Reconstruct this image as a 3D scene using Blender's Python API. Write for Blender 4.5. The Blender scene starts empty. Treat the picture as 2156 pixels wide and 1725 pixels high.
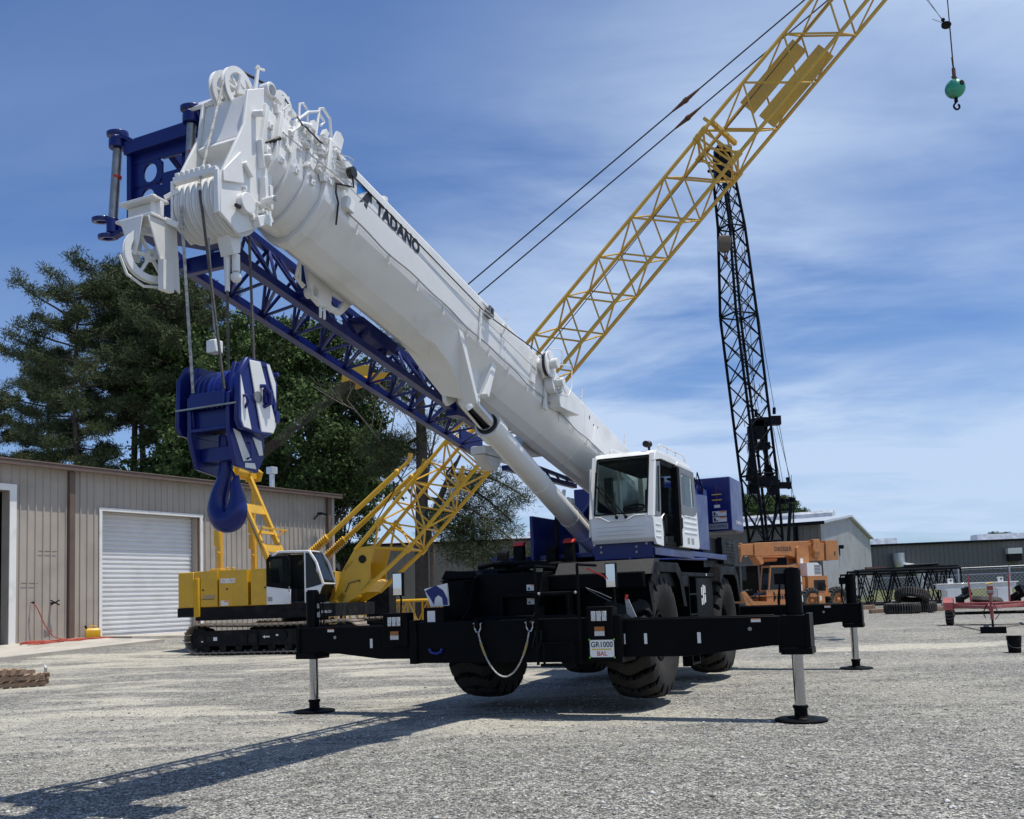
import bpy, bmesh, math, random
import numpy as np
from mathutils import Vector, Matrix
R_ = math.radians
rnd = random.Random(7)
scene = bpy.context.scene
COL = scene.collection

# ------------------------------------------------------------------ camera
PITCH, ROLL, EYE, FPX, WPX, PPX = R_(5.2), R_(2.12), 1.65, 1993.0, 2156.0, 1078.0
PPY = 1263 - FPX * math.tan(PITCH)
fwd = Vector((0, math.cos(PITCH), math.sin(PITCH)))
r0 = Vector((1, 0, 0)); u0 = r0.cross(fwd)
cr, sr = math.cos(ROLL), math.sin(ROLL)
CR = r0 * cr - u0 * sr
CU = r0 * sr + u0 * cr
EYEP = Vector((0, 0, EYE))
cam = bpy.data.cameras.new('camera'); cam_ob = bpy.data.objects.new('camera', cam); COL.objects.link(cam_ob)
m = Matrix.Identity(4)
for i in range(3):
    m[i][0] = CR[i]; m[i][1] = CU[i]; m[i][2] = -fwd[i]; m[i][3] = EYEP[i]
cam_ob.matrix_world = m
cam.sensor_width = 36; cam.sensor_fit = 'HORIZONTAL'; cam.lens = 36 * FPX / WPX
cam.shift_y = (PPY - 862.3) / WPX
cam.clip_start = 0.1; cam.clip_end = 3000
scene.camera = cam_ob

# ------------------------------------------------------------------ light
SUN_EL = R_(74.7)
# direction to the sun on the ground plane
sun_h = Vector((0.975, -0.222, 0)).normalized()
sun_dir = sun_h * math.cos(SUN_EL) + Vector((0, 0, math.sin(SUN_EL)))
sun = bpy.data.lights.new('sun', 'SUN'); sun.energy = 4.8; sun.angle = R_(0.53); sun.color = (1.0, 0.95, 0.86)
sun_ob = bpy.data.objects.new('sun', sun); COL.objects.link(sun_ob)
sun_ob.rotation_euler = sun_dir.to_track_quat('Z', 'Y').to_euler()

world = bpy.data.worlds.new('World'); scene.world = world; world.use_nodes = True
wt = world.node_tree; wn = wt.nodes; wl = wt.links; wn.clear()
def WN(t, **k):
    n = wn.new(t)
    for a, b in k.items(): setattr(n, a, b)
    return n
out = WN('ShaderNodeOutputWorld'); bg = WN('ShaderNodeBackground'); bg.inputs[1].default_value = 0.070
sky = WN('ShaderNodeTexSky', sky_type='NISHITA', sun_disc=False)
sky.sun_elevation = SUN_EL; sky.sun_rotation = math.atan2(sun_h.x, sun_h.y)
sky.air_density = 1.0; sky.dust_density = 0.7; sky.ozone_density = 2.2; sky.altitude = 100
tc = WN('ShaderNodeTexCoord'); sep = WN('ShaderNodeSeparateXYZ'); wl.new(tc.outputs['Generated'], sep.inputs[0])
def wmath(op, a, b=None):
    n = WN('ShaderNodeMath', operation=op)
    for i, v in enumerate((a, b)):
        if v is None: continue
        if isinstance(v, (int, float)): n.inputs[i].default_value = v
        else: wl.new(v, n.inputs[i])
    return n.outputs[0]
zc = wmath('ADD', wmath('MAXIMUM', sep.outputs[2], 0.0), 0.16)
px_ = wmath('DIVIDE', sep.outputs[0], zc); py_ = wmath('DIVIDE', sep.outputs[1], zc)
comb = WN('ShaderNodeCombineXYZ'); wl.new(px_, comb.inputs[0]); wl.new(py_, comb.inputs[1])
def cloud(rot, scl, ns, det, dist, lo, hi, loc=(0, 0, 0)):
    mp = WN('ShaderNodeMapping'); mp.inputs['Rotation'].default_value[2] = R_(rot)
    mp.inputs['Scale'].default_value = scl; mp.inputs['Location'].default_value = loc
    wl.new(comb.outputs[0], mp.inputs[0])
    nz = WN('ShaderNodeTexNoise'); nz.inputs['Scale'].default_value = ns; nz.inputs['Detail'].default_value = det
    nz.inputs['Roughness'].default_value = 0.58; nz.inputs['Distortion'].default_value = dist
    wl.new(mp.outputs[0], nz.inputs[0])
    rp = WN('ShaderNodeMapRange', interpolation_type='SMOOTHSTEP'); wl.new(nz.outputs[0], rp.inputs[0])
    rp.inputs[1].default_value = lo; rp.inputs[2].default_value = hi
    return rp.outputs[0]
c1 = cloud(35, (0.8, 1.15, 1), 0.95, 7, 0.35, 0.28, 0.60, (3.6, 1.2, 0))
c2 = cloud(28, (0.7, 2.0, 1), 2.2, 7, 0.6, 0.34, 0.66, (0.4, 5.0, 0))
c3 = cloud(60, (1, 1, 1), 0.55, 3, 0.2, 0.30, 0.62, (8.2, 2.5, 0))
cc = wmath('MULTIPLY', wmath('ADD', wmath('MULTIPLY', c1, 0.80), wmath('MULTIPLY', c2, 0.26)), wmath('ADD', wmath('MULTIPLY', c3, 0.75), 0.35))
hz = WN('ShaderNodeMapRange'); wl.new(sep.outputs[2], hz.inputs[0])
hz.inputs[1].default_value = 0.0; hz.inputs[2].default_value = 0.30; hz.inputs[3].default_value = 0.34; hz.inputs[4].default_value = 0.0
bias = WN('ShaderNodeMapRange', interpolation_type='SMOOTHSTEP'); wl.new(wmath('SUBTRACT', wmath('MULTIPLY', sep.outputs[0], 1.0), wmath('MULTIPLY', sep.outputs[2], 0.85)), bias.inputs[0])
bias.inputs[1].default_value = -0.62; bias.inputs[2].default_value = 0.02; bias.inputs[3].default_value = 0.14; bias.inputs[4].default_value = 1.0
cf = wmath('MINIMUM', wmath('ADD', wmath('MULTIPLY', cc, bias.outputs[0]), hz.outputs[0]), 0.86)
tint = WN('ShaderNodeMix', data_type='RGBA', blend_type='MULTIPLY'); tint.inputs[0].default_value = 1.0
wl.new(sky.outputs[0], tint.inputs[6]); tint.inputs[7].default_value = (0.86, 1.20, 1.70, 1)
mix = WN('ShaderNodeMix', data_type='RGBA'); wl.new(cf, mix.inputs[0]); wl.new(tint.outputs[2], mix.inputs[6])
mix.inputs[7].default_value = (8.0, 9.9, 12.9, 1)
wl.new(mix.outputs[2], bg.inputs[0]); wl.new(bg.outputs[0], out.inputs[0])

scene.view_settings.view_transform = 'Standard'; scene.view_settings.look = 'None'
scene.view_settings.exposure = 0.06; scene.view_settings.gamma = 1.0
scene.cycles.max_bounces = 6; scene.cycles.transparent_max_bounces = 12
scene.cycles.use_denoising = True

# ------------------------------------------------------------------ helpers
def ray(x, y): return fwd + CR * ((x - PPX) / FPX) - CU * ((y - PPY) / FPX)
def at(x, y, Y):
    """point on the sight line through photo pixel (2156 wide) at distance Y"""
    d = ray(x, y); return EYEP + d * (Y / d.y)
def sm(a, b, t):
    t = min(1, max(0, (t - a) / (b - a))); return t * t * (3 - 2 * t)
def lerp(a, b, t): return a + (b - a) * t
PROF = [(-50, 0), (20, 0), (30, .30), (50, .30), (67, .44), (95, 1.3), (200, 1.6), (2000, 1.6)]
def G(x, y):
    z = 1.6
    for (a, za), (b, zb) in zip(PROF, PROF[1:]):
        if a <= y <= b: z = lerp(za, zb, (y - a) / (b - a)); break
    if y < -50: z = 0
    return z + 0.40 * sm(-8, -15, x) * sm(26, 36, y) * (1 - sm(55, 80, y))
def on_ground(x, y):
    """ground point seen at photo pixel"""
    d = ray(x, y); lo, hi = 1.0, 400.0
    for _ in range(60):
        t = (lo + hi) / 2; p = EYEP + d * t
        if p.z > G(p.x, p.y): lo = t
        else: hi = t
    return EYEP + d * lo

MATS = {}
def mat(name, col, rough=.5, metal=0., var=.0, vscale=3., bump=0., bscale=60., coat=0., spec=.5, dirt=None, dscale=2., dlo=.5, dhi=.75, trans=0., alpha=1.):
    mt = bpy.data.materials.new(name); mt.use_nodes = True; nt = mt.node_tree; N = nt.nodes; L = nt.links
    b = N['Principled BSDF']
    b.inputs['Base Color'].default_value = (*col, 1); b.inputs['Roughness'].default_value = rough; b.inputs['Metallic'].default_value = metal
    b.inputs['Coat Weight'].default_value = coat; b.inputs['Coat Roughness'].default_value = .08
    b.inputs['Specular IOR Level'].default_value = spec
    if trans: b.inputs['Transmission Weight'].default_value = trans
    if alpha < 1: b.inputs['Alpha'].default_value = alpha
    tc = N.new('ShaderNodeTexCoord'); src = tc.outputs['Object']
    def noise(s, d=4):
        n = N.new('ShaderNodeTexNoise'); n.inputs['Scale'].default_value = s; n.inputs['Detail'].default_value = d; L.new(src, n.inputs[0]); return n.outputs[0]
    cur = None
    if var:
        n = noise(vscale, 5)
        mx = N.new('ShaderNodeMix'); mx.data_type = 'RGBA'
        mr = N.new('ShaderNodeMapRange'); mr.inputs[1].default_value = .3; mr.inputs[2].default_value = .7; L.new(n, mr.inputs[0]); L.new(mr.outputs[0], mx.inputs[0])
        mx.inputs[6].default_value = (*[c * (1 - var) for c in col], 1); mx.inputs[7].default_value = (*[min(1, c * (1 + var)) for c in col], 1)
        cur = mx.outputs[2]
        rr = N.new('ShaderNodeMapRange'); L.new(n, rr.inputs[0]); rr.inputs[1].default_value = .3; rr.inputs[2].default_value = .7
        rr.inputs[3].default_value = max(.02, rough * .8); rr.inputs[4].default_value = min(1, rough * 1.25); L.new(rr.outputs[0], b.inputs['Roughness'])
    if dirt:
        n = noise(dscale, 8); mr = N.new('ShaderNodeMapRange'); mr.inputs[1].default_value = dlo; mr.inputs[2].default_value = dhi; L.new(n, mr.inputs[0])
        mx = N.new('ShaderNodeMix'); mx.data_type = 'RGBA'; L.new(mr.outputs[0], mx.inputs[0])
        if cur: L.new(cur, mx.inputs[6])
        else: mx.inputs[6].default_value = (*col, 1)
        mx.inputs[7].default_value = (*dirt, 1); cur = mx.outputs[2]
    if cur: L.new(cur, b.inputs['Base Color'])
    if bump:
        n = noise(bscale, 3); bp = N.new('ShaderNodeBump'); bp.inputs['Strength'].default_value = bump; bp.inputs['Distance'].default_value = .01
        L.new(n, bp.inputs['Height']); L.new(bp.outputs[0], b.inputs['Normal'])
    MATS[name] = mt; return mt

mat('white', (.74, .735, .71), .38, var=.03, vscale=2.5, coat=.25, dirt=(.56, .55, .51), dscale=1.9, dlo=.52, dhi=.85)
mat('white_rough', (.76, .76, .74), .5, var=.05, vscale=8, bump=.15, bscale=40)
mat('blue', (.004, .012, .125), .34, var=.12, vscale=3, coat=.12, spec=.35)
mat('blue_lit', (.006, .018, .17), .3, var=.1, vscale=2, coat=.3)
mat('black', (.0035, .0038, .0045), .45, var=.3, vscale=3, bump=.08, bscale=90, spec=.07)
mat('black_matte', (.004, .004, .0045), .7, var=.3, vscale=6, spec=.15)
mat('deck_grip', (.013, .013, .013), .6, var=.5, vscale=40, bump=.8, bscale=70)
mat('rubber', (.028, .026, .0235), .8, var=.35, vscale=9, bump=.25, bscale=50, spec=.2, dirt=(.035, .032, .028), dscale=3, dlo=.55, dhi=.8)
mat('old_rubber', (.035, .033, .031), .85, var=.35, vscale=6, bump=.3, bscale=40, dirt=(.12, .11, .10), dscale=2.5, dlo=.45, dhi=.75)
mat('mirror', (.85, .86, .87), .02, metal=1.)
mat('tread_groove', (.004, .004, .004), .9, spec=.1)
mat('chrome', (.46, .47, .49), .10, metal=1.)
mat('steel', (.34, .33, .31), .42, metal=.85, var=.25, vscale=14, dirt=(.20, .17, .14), dscale=7)
mat('rope', (.42, .41, .38), .6, metal=.35, var=.5, vscale=25, bump=.6, bscale=220)
mat('rope_dark', (.10, .09, .075), .55, metal=.4, var=.4, vscale=25, bump=.6, bscale=220)
mat('cable', (.012, .012, .014), .6)
mat('yellow', (.60, .335, .008), .38, var=.07, vscale=4, coat=.2)
mat('yellow_old', (.56, .34, .045), .45, var=.10, vscale=2, dirt=(.42, .27, .07), dscale=1.2, dlo=.5, dhi=.8)
mat('orange', (.46, .19, .062), .5, var=.10, vscale=3, dirt=(.27, .14, .075), dscale=2.2, dlo=.52, dhi=.8)
mat('gun', (.008, .0085, .010), .5, spec=.12, var=.3, vscale=4, dirt=(.028, .026, .024), dscale=3)
mat('track', (.19, .155, .125), .75, var=.4, vscale=5, bump=.5, bscale=25, dirt=(.26, .22, .18), dscale=4)
mat('black_steel', (.004, .005, .008), .5, var=.3, vscale=3, spec=.1)
mat('rust', (.10, .045, .025), .8, var=.4, vscale=9, dirt=(.03, .02, .015), dscale=6)
mat('red', (.55, .03, .02), .4, var=.1)
mat('red_old', (.30, .06, .055), .5, var=.15, vscale=5, dirt=(.30, .13, .11), dscale=4)
mat('glass', (.008, .011, .011), .05, spec=.35)
mat('cab_glass', (.62, .72, .68), .0, trans=1., spec=.5)
MATS['cab_glass'].node_tree.nodes['Principled BSDF'].inputs['IOR'].default_value = 1.12
mat('interior', (.014, .0145, .015), .7, var=.3, vscale=10)
mat('grey_paint', (.12, .125, .13), .4, var=.1)
mat('sticker', (.72, .71, .68), .5)
mat('sticker_grey', (.30, .30, .29), .5, var=.3, vscale=60)
mat('sticker_orange', (.75, .22, .06), .5)
mat('ink', (.012, .012, .014), .5)
mat('logo_blue', (.02, .20, .62), .4)
mat('lamp', (.55, .56, .56), .15, metal=.4, var=.5, vscale=70)
mat('amber', (.35, .12, .02), .25, var=.3, vscale=60)
mat('paper', (.80, .80, .76), .7)
mat('tape_green', (.24, .50, .08), .6); mat('tape_yellow', (.60, .44, .06), .6); mat('sling_yellow', (.33, .26, .10), .8)
mat('wood', (.30, .20, .13), .8, var=.3, vscale=6, dirt=(.16, .12, .09), dscale=5, bump=.3, bscale=30)
mat('tan_panel', (.37, .33, .285), .55, var=.06, vscale=.9, dirt=(.27, .235, .20), dscale=.7, dlo=.5, dhi=.85)
mat('brown_trim', (.125, .085, .065), .5, var=.12)
mat('white_door', (.68, .685, .69), .45, var=.04, vscale=.8, dirt=(.56, .55, .53), dscale=1.1, dlo=.55, dhi=.9)
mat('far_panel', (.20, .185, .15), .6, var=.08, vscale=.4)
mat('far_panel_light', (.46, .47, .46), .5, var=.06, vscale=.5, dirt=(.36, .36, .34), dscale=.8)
mat('far_dark', (.125, .125, .122), .6, var=.10, vscale=.4)
mat('galv', (.52, .54, .56), .4, metal=.6, var=.15, vscale=2)
mat('concrete', (.42, .39, .34), .85, var=.12, vscale=1.2, bump=.3, bscale=30, dirt=(.30, .27, .23), dscale=1.1)
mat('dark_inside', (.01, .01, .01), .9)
mat('hose_red', (.34, .05, .03), .6, var=.2, vscale=8)
mat('green_ball', (.035, .33, .20), .4, var=.15, vscale=3, dirt=(.05, .12, .09), dscale=3, dlo=.5, dhi=.7)
mat('bark', (.055, .042, .034), .9, var=.4, vscale=7, bump=1., bscale=14)
mat('dead_wood', (.20, .165, .14), .9, var=.3, vscale=7)
mat('ball_brown', (.10, .075, .045), .6, var=.3, vscale=6)

def rot_align(a, b):
    d = (Vector(b) - Vector(a)); L = d.length
    return d.to_track_quat('Z', 'Y').to_matrix().to_4x4(), L

class MB:
    """collects simple solids and links them as one mesh object"""
    def __init__(s, T=None): s.v = []; s.f = []; s.mi = []; s.ms = []; s.cur = 0; s.T = T or Matrix.Identity(4); s.isl = []
    def use(s, name):
        if name not in s.ms: s.ms.append(name)
        s.cur = s.ms.index(name); return s
    def add(s, vs, fs, M=None):
        T = s.T @ M if M is not None else s.T
        o = len(s.v); s.isl.append((o, o + len(vs), len(s.f), len(s.f) + len(fs))); s.v += [tuple(T @ Vector(v)) for v in vs]
        s.f += [tuple(i + o for i in f) for f in fs]; s.mi += [s.cur] * len(fs); return s
    def box(s, c, d, rot=None, M=None):
        x, y, z = (k / 2 for k in d)
        vs = [(-x, -y, -z), (x, -y, -z), (x, y, -z), (-x, y, -z), (-x, -y, z), (x, -y, z), (x, y, z), (-x, y, z)]
        m = Matrix.Translation(c)
        if rot: m = m @ Matrix.Rotation(rot[1], 4, rot[0])
        if M is not None: m = M @ m
        return s.add(vs, [(0, 3, 2, 1), (4, 5, 6, 7), (0, 1, 5, 4), (1, 2, 6, 5), (2, 3, 7, 6), (3, 0, 4, 7)], m)
    def bb(s, a, b):
        return s.box([(p + q) / 2 for p, q in zip(a, b)], [abs(q - p) for p, q in zip(a, b)])
    def beam(s, a, b, w, h=None, up=(0, 0, 1)):
        a = Vector(a); b = Vector(b); d = b - a; L = d.length
        if L < 1e-6: return s
        d.normalize(); up = Vector(up)
        if abs(d.dot(up)) > .98: up = Vector((1, 0, 0))
        sx = d.cross(up).normalized(); sy = sx.cross(d).normalized()
        m = Matrix((( sx.x, sy.x, d.x, a.x), (sx.y, sy.y, d.y, a.y), (sx.z, sy.z, d.z, a.z), (0, 0, 0, 1)))
        return s.box((0, 0, L / 2), (w, h or w, L), M=m)
    def cyl(s, a, b, r, r2=None, n=16, cap=True):
        m, L = rot_align(a, b); r2 = r if r2 is None else r2
        vs = [(r * math.cos(2 * math.pi * i / n), r * math.sin(2 * math.pi * i / n), 0) for i in range(n)] + [(r2 * math.cos(2 * math.pi * i / n), r2 * math.sin(2 * math.pi * i / n), L) for i in range(n)]
        fs = [(i, (i + 1) % n, n + (i + 1) % n, n + i) for i in range(n)]
        if cap: fs += [tuple(range(n - 1, -1, -1)), tuple(range(n, 2 * n))]
        return s.add(vs, fs, Matrix.Translation(a) @ m)
    def path(s, pts, r, n=8):
        pts = [Vector(p) for p in pts]; vs = []; k = len(pts); ref = None
        for i, p in enumerate(pts):
            d = (pts[min(i + 1, k - 1)] - pts[max(i - 1, 0)]).normalized()
            if ref is None: ref = Vector((0, 0, 1)) if abs(d.z) < .9 else Vector((1, 0, 0))
            a = (ref - d * ref.dot(d)).normalized(); b = d.cross(a); ref = a
            rr = r[i] if isinstance(r, (list, tuple)) else r
            vs += [tuple(p + (a * math.cos(2 * math.pi * j / n) + b * math.sin(2 * math.pi * j / n)) * rr) for j in range(n)]
        fs = [(i * n + j, i * n + (j + 1) % n, (i + 1) * n + (j + 1) % n, (i + 1) * n + j) for i in range(k - 1) for j in range(n)]
        fs += [tuple(range(n - 1, -1, -1)), tuple(range((k - 1) * n, k * n))]
        return s.add(vs, fs)
    def prism(s, poly, ax, a, b):
        """poly in the two other axes (in x,y,z order), extruded along ax from a to b"""
        def P(p, t):
            q = list(p); q.insert(ax, t); return tuple(q)
        n = len(poly); vs = [P(p, a) for p in poly] + [P(p, b) for p in poly]
        return s.add(vs, [(i, (i + 1) % n, n + (i + 1) % n, n + i) for i in range(n)] + [tuple(range(n - 1, -1, -1)), tuple(range(n, 2 * n))])
    def ring(s, poly_o, poly_i, ax, a, b):
        def P(p, t):
            q = list(p); q.insert(ax, t); return tuple(q)
        n = len(poly_o); vs = [P(p, t) for t in (a, b) for po in (poly_o, poly_i) for p in po]
        fs = []
        for i in range(n):
            j = (i + 1) % n
            fs += [(i, j, 2 * n + j, 2 * n + i), (n + j, n + i, 3 * n + i, 3 * n + j), (j, i, n + i, n + j), (2 * n + i, 2 * n + j, 3 * n + j, 3 * n + i)]
        return s.add(vs, fs)
    def loft(s, rings):
        n = len(rings[0]); vs = [p for r in rings for p in r]; k = len(rings)
        fs = [(i * n + j, i * n + (j + 1) % n, (i + 1) * n + (j + 1) % n, (i + 1) * n + j) for i in range(k - 1) for j in range(n)]
        fs += [tuple(range(n - 1, -1, -1)), tuple(range((k - 1) * n, k * n))]
        return s.add(vs, fs)
    def lathe(s, prof, c, axis, n=32, closed=False):
        """prof = [(radius, offset along axis)]"""
        m = Vector(axis).to_track_quat('Z', 'Y').to_matrix().to_4x4(); k = len(prof)
        vs = [(r * math.cos(2 * math.pi * i / n), r * math.sin(2 * math.pi * i / n), h) for r, h in prof for i in range(n)]
        kk = k if closed else k - 1
        fs = [(a * n + i, a * n + (i + 1) % n, ((a + 1) % k) * n + (i + 1) % n, ((a + 1) % k) * n + i) for a in range(kk) for i in range(n)]
        if not closed: fs += [tuple(range(n - 1, -1, -1)), tuple(range((k - 1) * n, k * n))]
        return s.add(vs, fs, Matrix.Translation(c) @ m)
    def sphere(s, c, r, n=16, sc=(1, 1, 1)):
        vs = []; fs = []; k = n // 2
        for i in range(1, k):
            t = math.pi * i / k
            for j in range(n): vs.append((c[0] + sc[0] * r * math.sin(t) * math.cos(2 * math.pi * j / n), c[1] + sc[1] * r * math.sin(t) * math.sin(2 * math.pi * j / n), c[2] + sc[2] * r * math.cos(t)))
        vs += [(c[0], c[1], c[2] + r * sc[2]), (c[0], c[1], c[2] - r * sc[2])]; a = len(vs) - 2
        for i in range(k - 2):
            for j in range(n): fs.append((i * n + j, (i + 1) * n + j, (i + 1) * n + (j + 1) % n, i * n + (j + 1) % n))
        for j in range(n): fs += [(a, j, (j + 1) % n), (a + 1, (k - 2) * n + (j + 1) % n, (k - 2) * n + j)]
        return s.add(vs, fs)
    def pieces(s):
        """groups of solids that stand apart from each other (so that each becomes a part of its own)"""
        B = [(np.array(s.v[a:b]).min(0), np.array(s.v[a:b]).max(0)) for a, b, _, _ in s.isl]; k = len(B)
        lo = np.array([b[0] for b in B]); hi = np.array([b[1] for b in B]); size = (hi - lo).max(1)
        gap = np.maximum(0, np.maximum(lo[:, None] - hi[None], lo[None] - hi[:, None]))
        near = np.sqrt((gap ** 2).sum(2)) <= np.maximum(.02, .48 * np.maximum(size[:, None], size[None])); root = list(range(k))
        def find(i):
            while root[i] != i: root[i] = root[root[i]]; i = root[i]
            return i
        for i, j in zip(*np.nonzero(np.triu(near, 1))): root[find(int(i))] = find(int(j))
        g = {}
        for i in range(k): g.setdefault(find(i), []).append(i)
        return sorted(g.values(), key=lambda m: -sum(size[i] for i in m))
    def build(s, name, parent=None, mat=None, bevel=0, smooth=40, label=None):
        if parent is not None and 1 < len(s.isl) < 900:
            gs = s.pieces()
            if 1 < len(gs) <= 40:
                first = None
                for g in gs:
                    t = MB(); t.ms = list(s.ms)
                    for i in g:
                        a, b, c, d = s.isl[i]; o = len(t.v); t.v += s.v[a:b]; t.f += [tuple(q - a + o for q in f) for f in s.f[c:d]]; t.mi += s.mi[c:d]
                    t.isl = []
                    ob = t.build(name, parent, mat, bevel, smooth, label); first = first or ob
                return first
        me = bpy.data.meshes.new(name); me.from_pydata(s.v, [], s.f)
        names = s.ms or [mat]
        if mat and s.ms: names = s.ms
        for nm in names: me.materials.append(MATS[nm])
        if s.ms: me.polygons.foreach_set('material_index', s.mi)
        bm = bmesh.new(); bm.from_mesh(me); bmesh.ops.recalc_face_normals(bm, faces=bm.faces); bm.to_mesh(me); bm.free()
        me.shade_smooth(); me.set_sharp_from_angle(angle=R_(smooth))
        o = bpy.data.objects.new(name, me); COL.objects.link(o)
        if parent: o.parent = parent
        if bevel:
            b = o.modifiers.new('edge', 'BEVEL'); b.width = bevel; b.segments = 2; b.limit_method = 'ANGLE'; b.angle_limit = R_(35); b.harden_normals = False
        if label: o['label'] = label
        return o

def tag(o, label, cat, group=None):
    o['label'] = label; o['category'] = cat
    if group: o['group'] = group
    return o
def thing(name, label, cat, loc=(0, 0, 0), rotz=0., group=None):
    o = bpy.data.objects.new(name, None); COL.objects.link(o); o.empty_display_size = .2
    o.location = loc; o.rotation_euler = (0, 0, rotz); return tag(o, label, cat, group)
def structure(o): o['kind'] = 'structure'; return o
def stuff(o): o['kind'] = 'stuff'; return o
def copy_tree(o, parent=None, **kw):
    c = o.copy(); COL.objects.link(c); c.parent = parent
    for ch in list(o.children): copy_tree(ch, c)
    return c
def text_mesh(name, s, size, matn, M, parent, extrude=.002, offset=0., spacing=1., align='CENTER', sx=1., label=None, shear=0.):
    cu = bpy.data.curves.new(name, 'FONT'); cu.body = s; cu.size = size; cu.extrude = extrude; cu.offset = offset
    cu.space_character = spacing; cu.align_x = align; cu.align_y = 'CENTER'; cu.shear = shear; cu.resolution_u = 3
    t = bpy.data.objects.new('t', cu); COL.objects.link(t); bpy.context.view_layer.update()
    me = bpy.data.meshes.new_from_object(t); me.name = name
    bpy.data.objects.remove(t); bpy.data.curves.remove(cu)
    me.transform(M @ Matrix.Diagonal((sx, 1, 1, 1))); me.materials.clear(); me.materials.append(MATS[matn])
    o = bpy.data.objects.new(name, me); COL.objects.link(o); o.parent = parent
    if label: o['label'] = label
    return o
def frame(origin, xa, ya):
    """matrix whose x axis is xa, y axis is ya"""
    x = Vector(xa).normalized(); y = Vector(ya); y = (y - x * y.dot(x)).normalized(); z = x.cross(y)
    return Matrix(((x.x, y.x, z.x, origin[0]), (x.y, y.y, z.y, origin[1]), (x.z, y.z, z.z, origin[2]), (0, 0, 0, 1)))
def lattice(mb, a, b, fw, fh, n, chord, lace, tw=None, th=None, side=None, faces='all', off=0, up=None, cross=False, double=False):
    """box lattice boom from a to b, width fw, height fh at a and tw, th at b"""
    a = Vector(a); b = Vector(b); d = (b - a).normalized()
    side = Vector(side) if side else d.cross(Vector((0, 0, 1))).normalized()
    side = (side - d * side.dot(d)).normalized(); u = side.cross(d).normalized()
    tw = fw if tw is None else tw; th = fh if th is None else th
    def P(t, i):
        w = lerp(fw, tw, t) / 2; h = lerp(fh, th, t) / 2; c = a.lerp(b, t)
        return c + side * (w * (1, 1, -1, -1)[i]) + u * (h * (1, -1, -1, 1)[i])
    for i in range(4): mb.cyl(P(0, i), P(1, i), chord, n=8)
    for f in range(4):
        i, j = f, (f + 1) % 4
        for k in range(n):
            t0, t1 = k / n, (k + 1) / n
            p, q = (i, j) if (k + f) % 2 == 0 else (j, i)
            mb.cyl(P(t0, p), P(t1, q), lace, n=6)
            if cross: mb.cyl(P(t0, q), P(t1, p), lace, n=6)
            if double: mb.cyl(P(t0, i), P(t0, j), lace, n=6)
        for t in (0, 1): mb.cyl(P(t, i), P(t, j), lace * 1.2, n=6)
    return P
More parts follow.
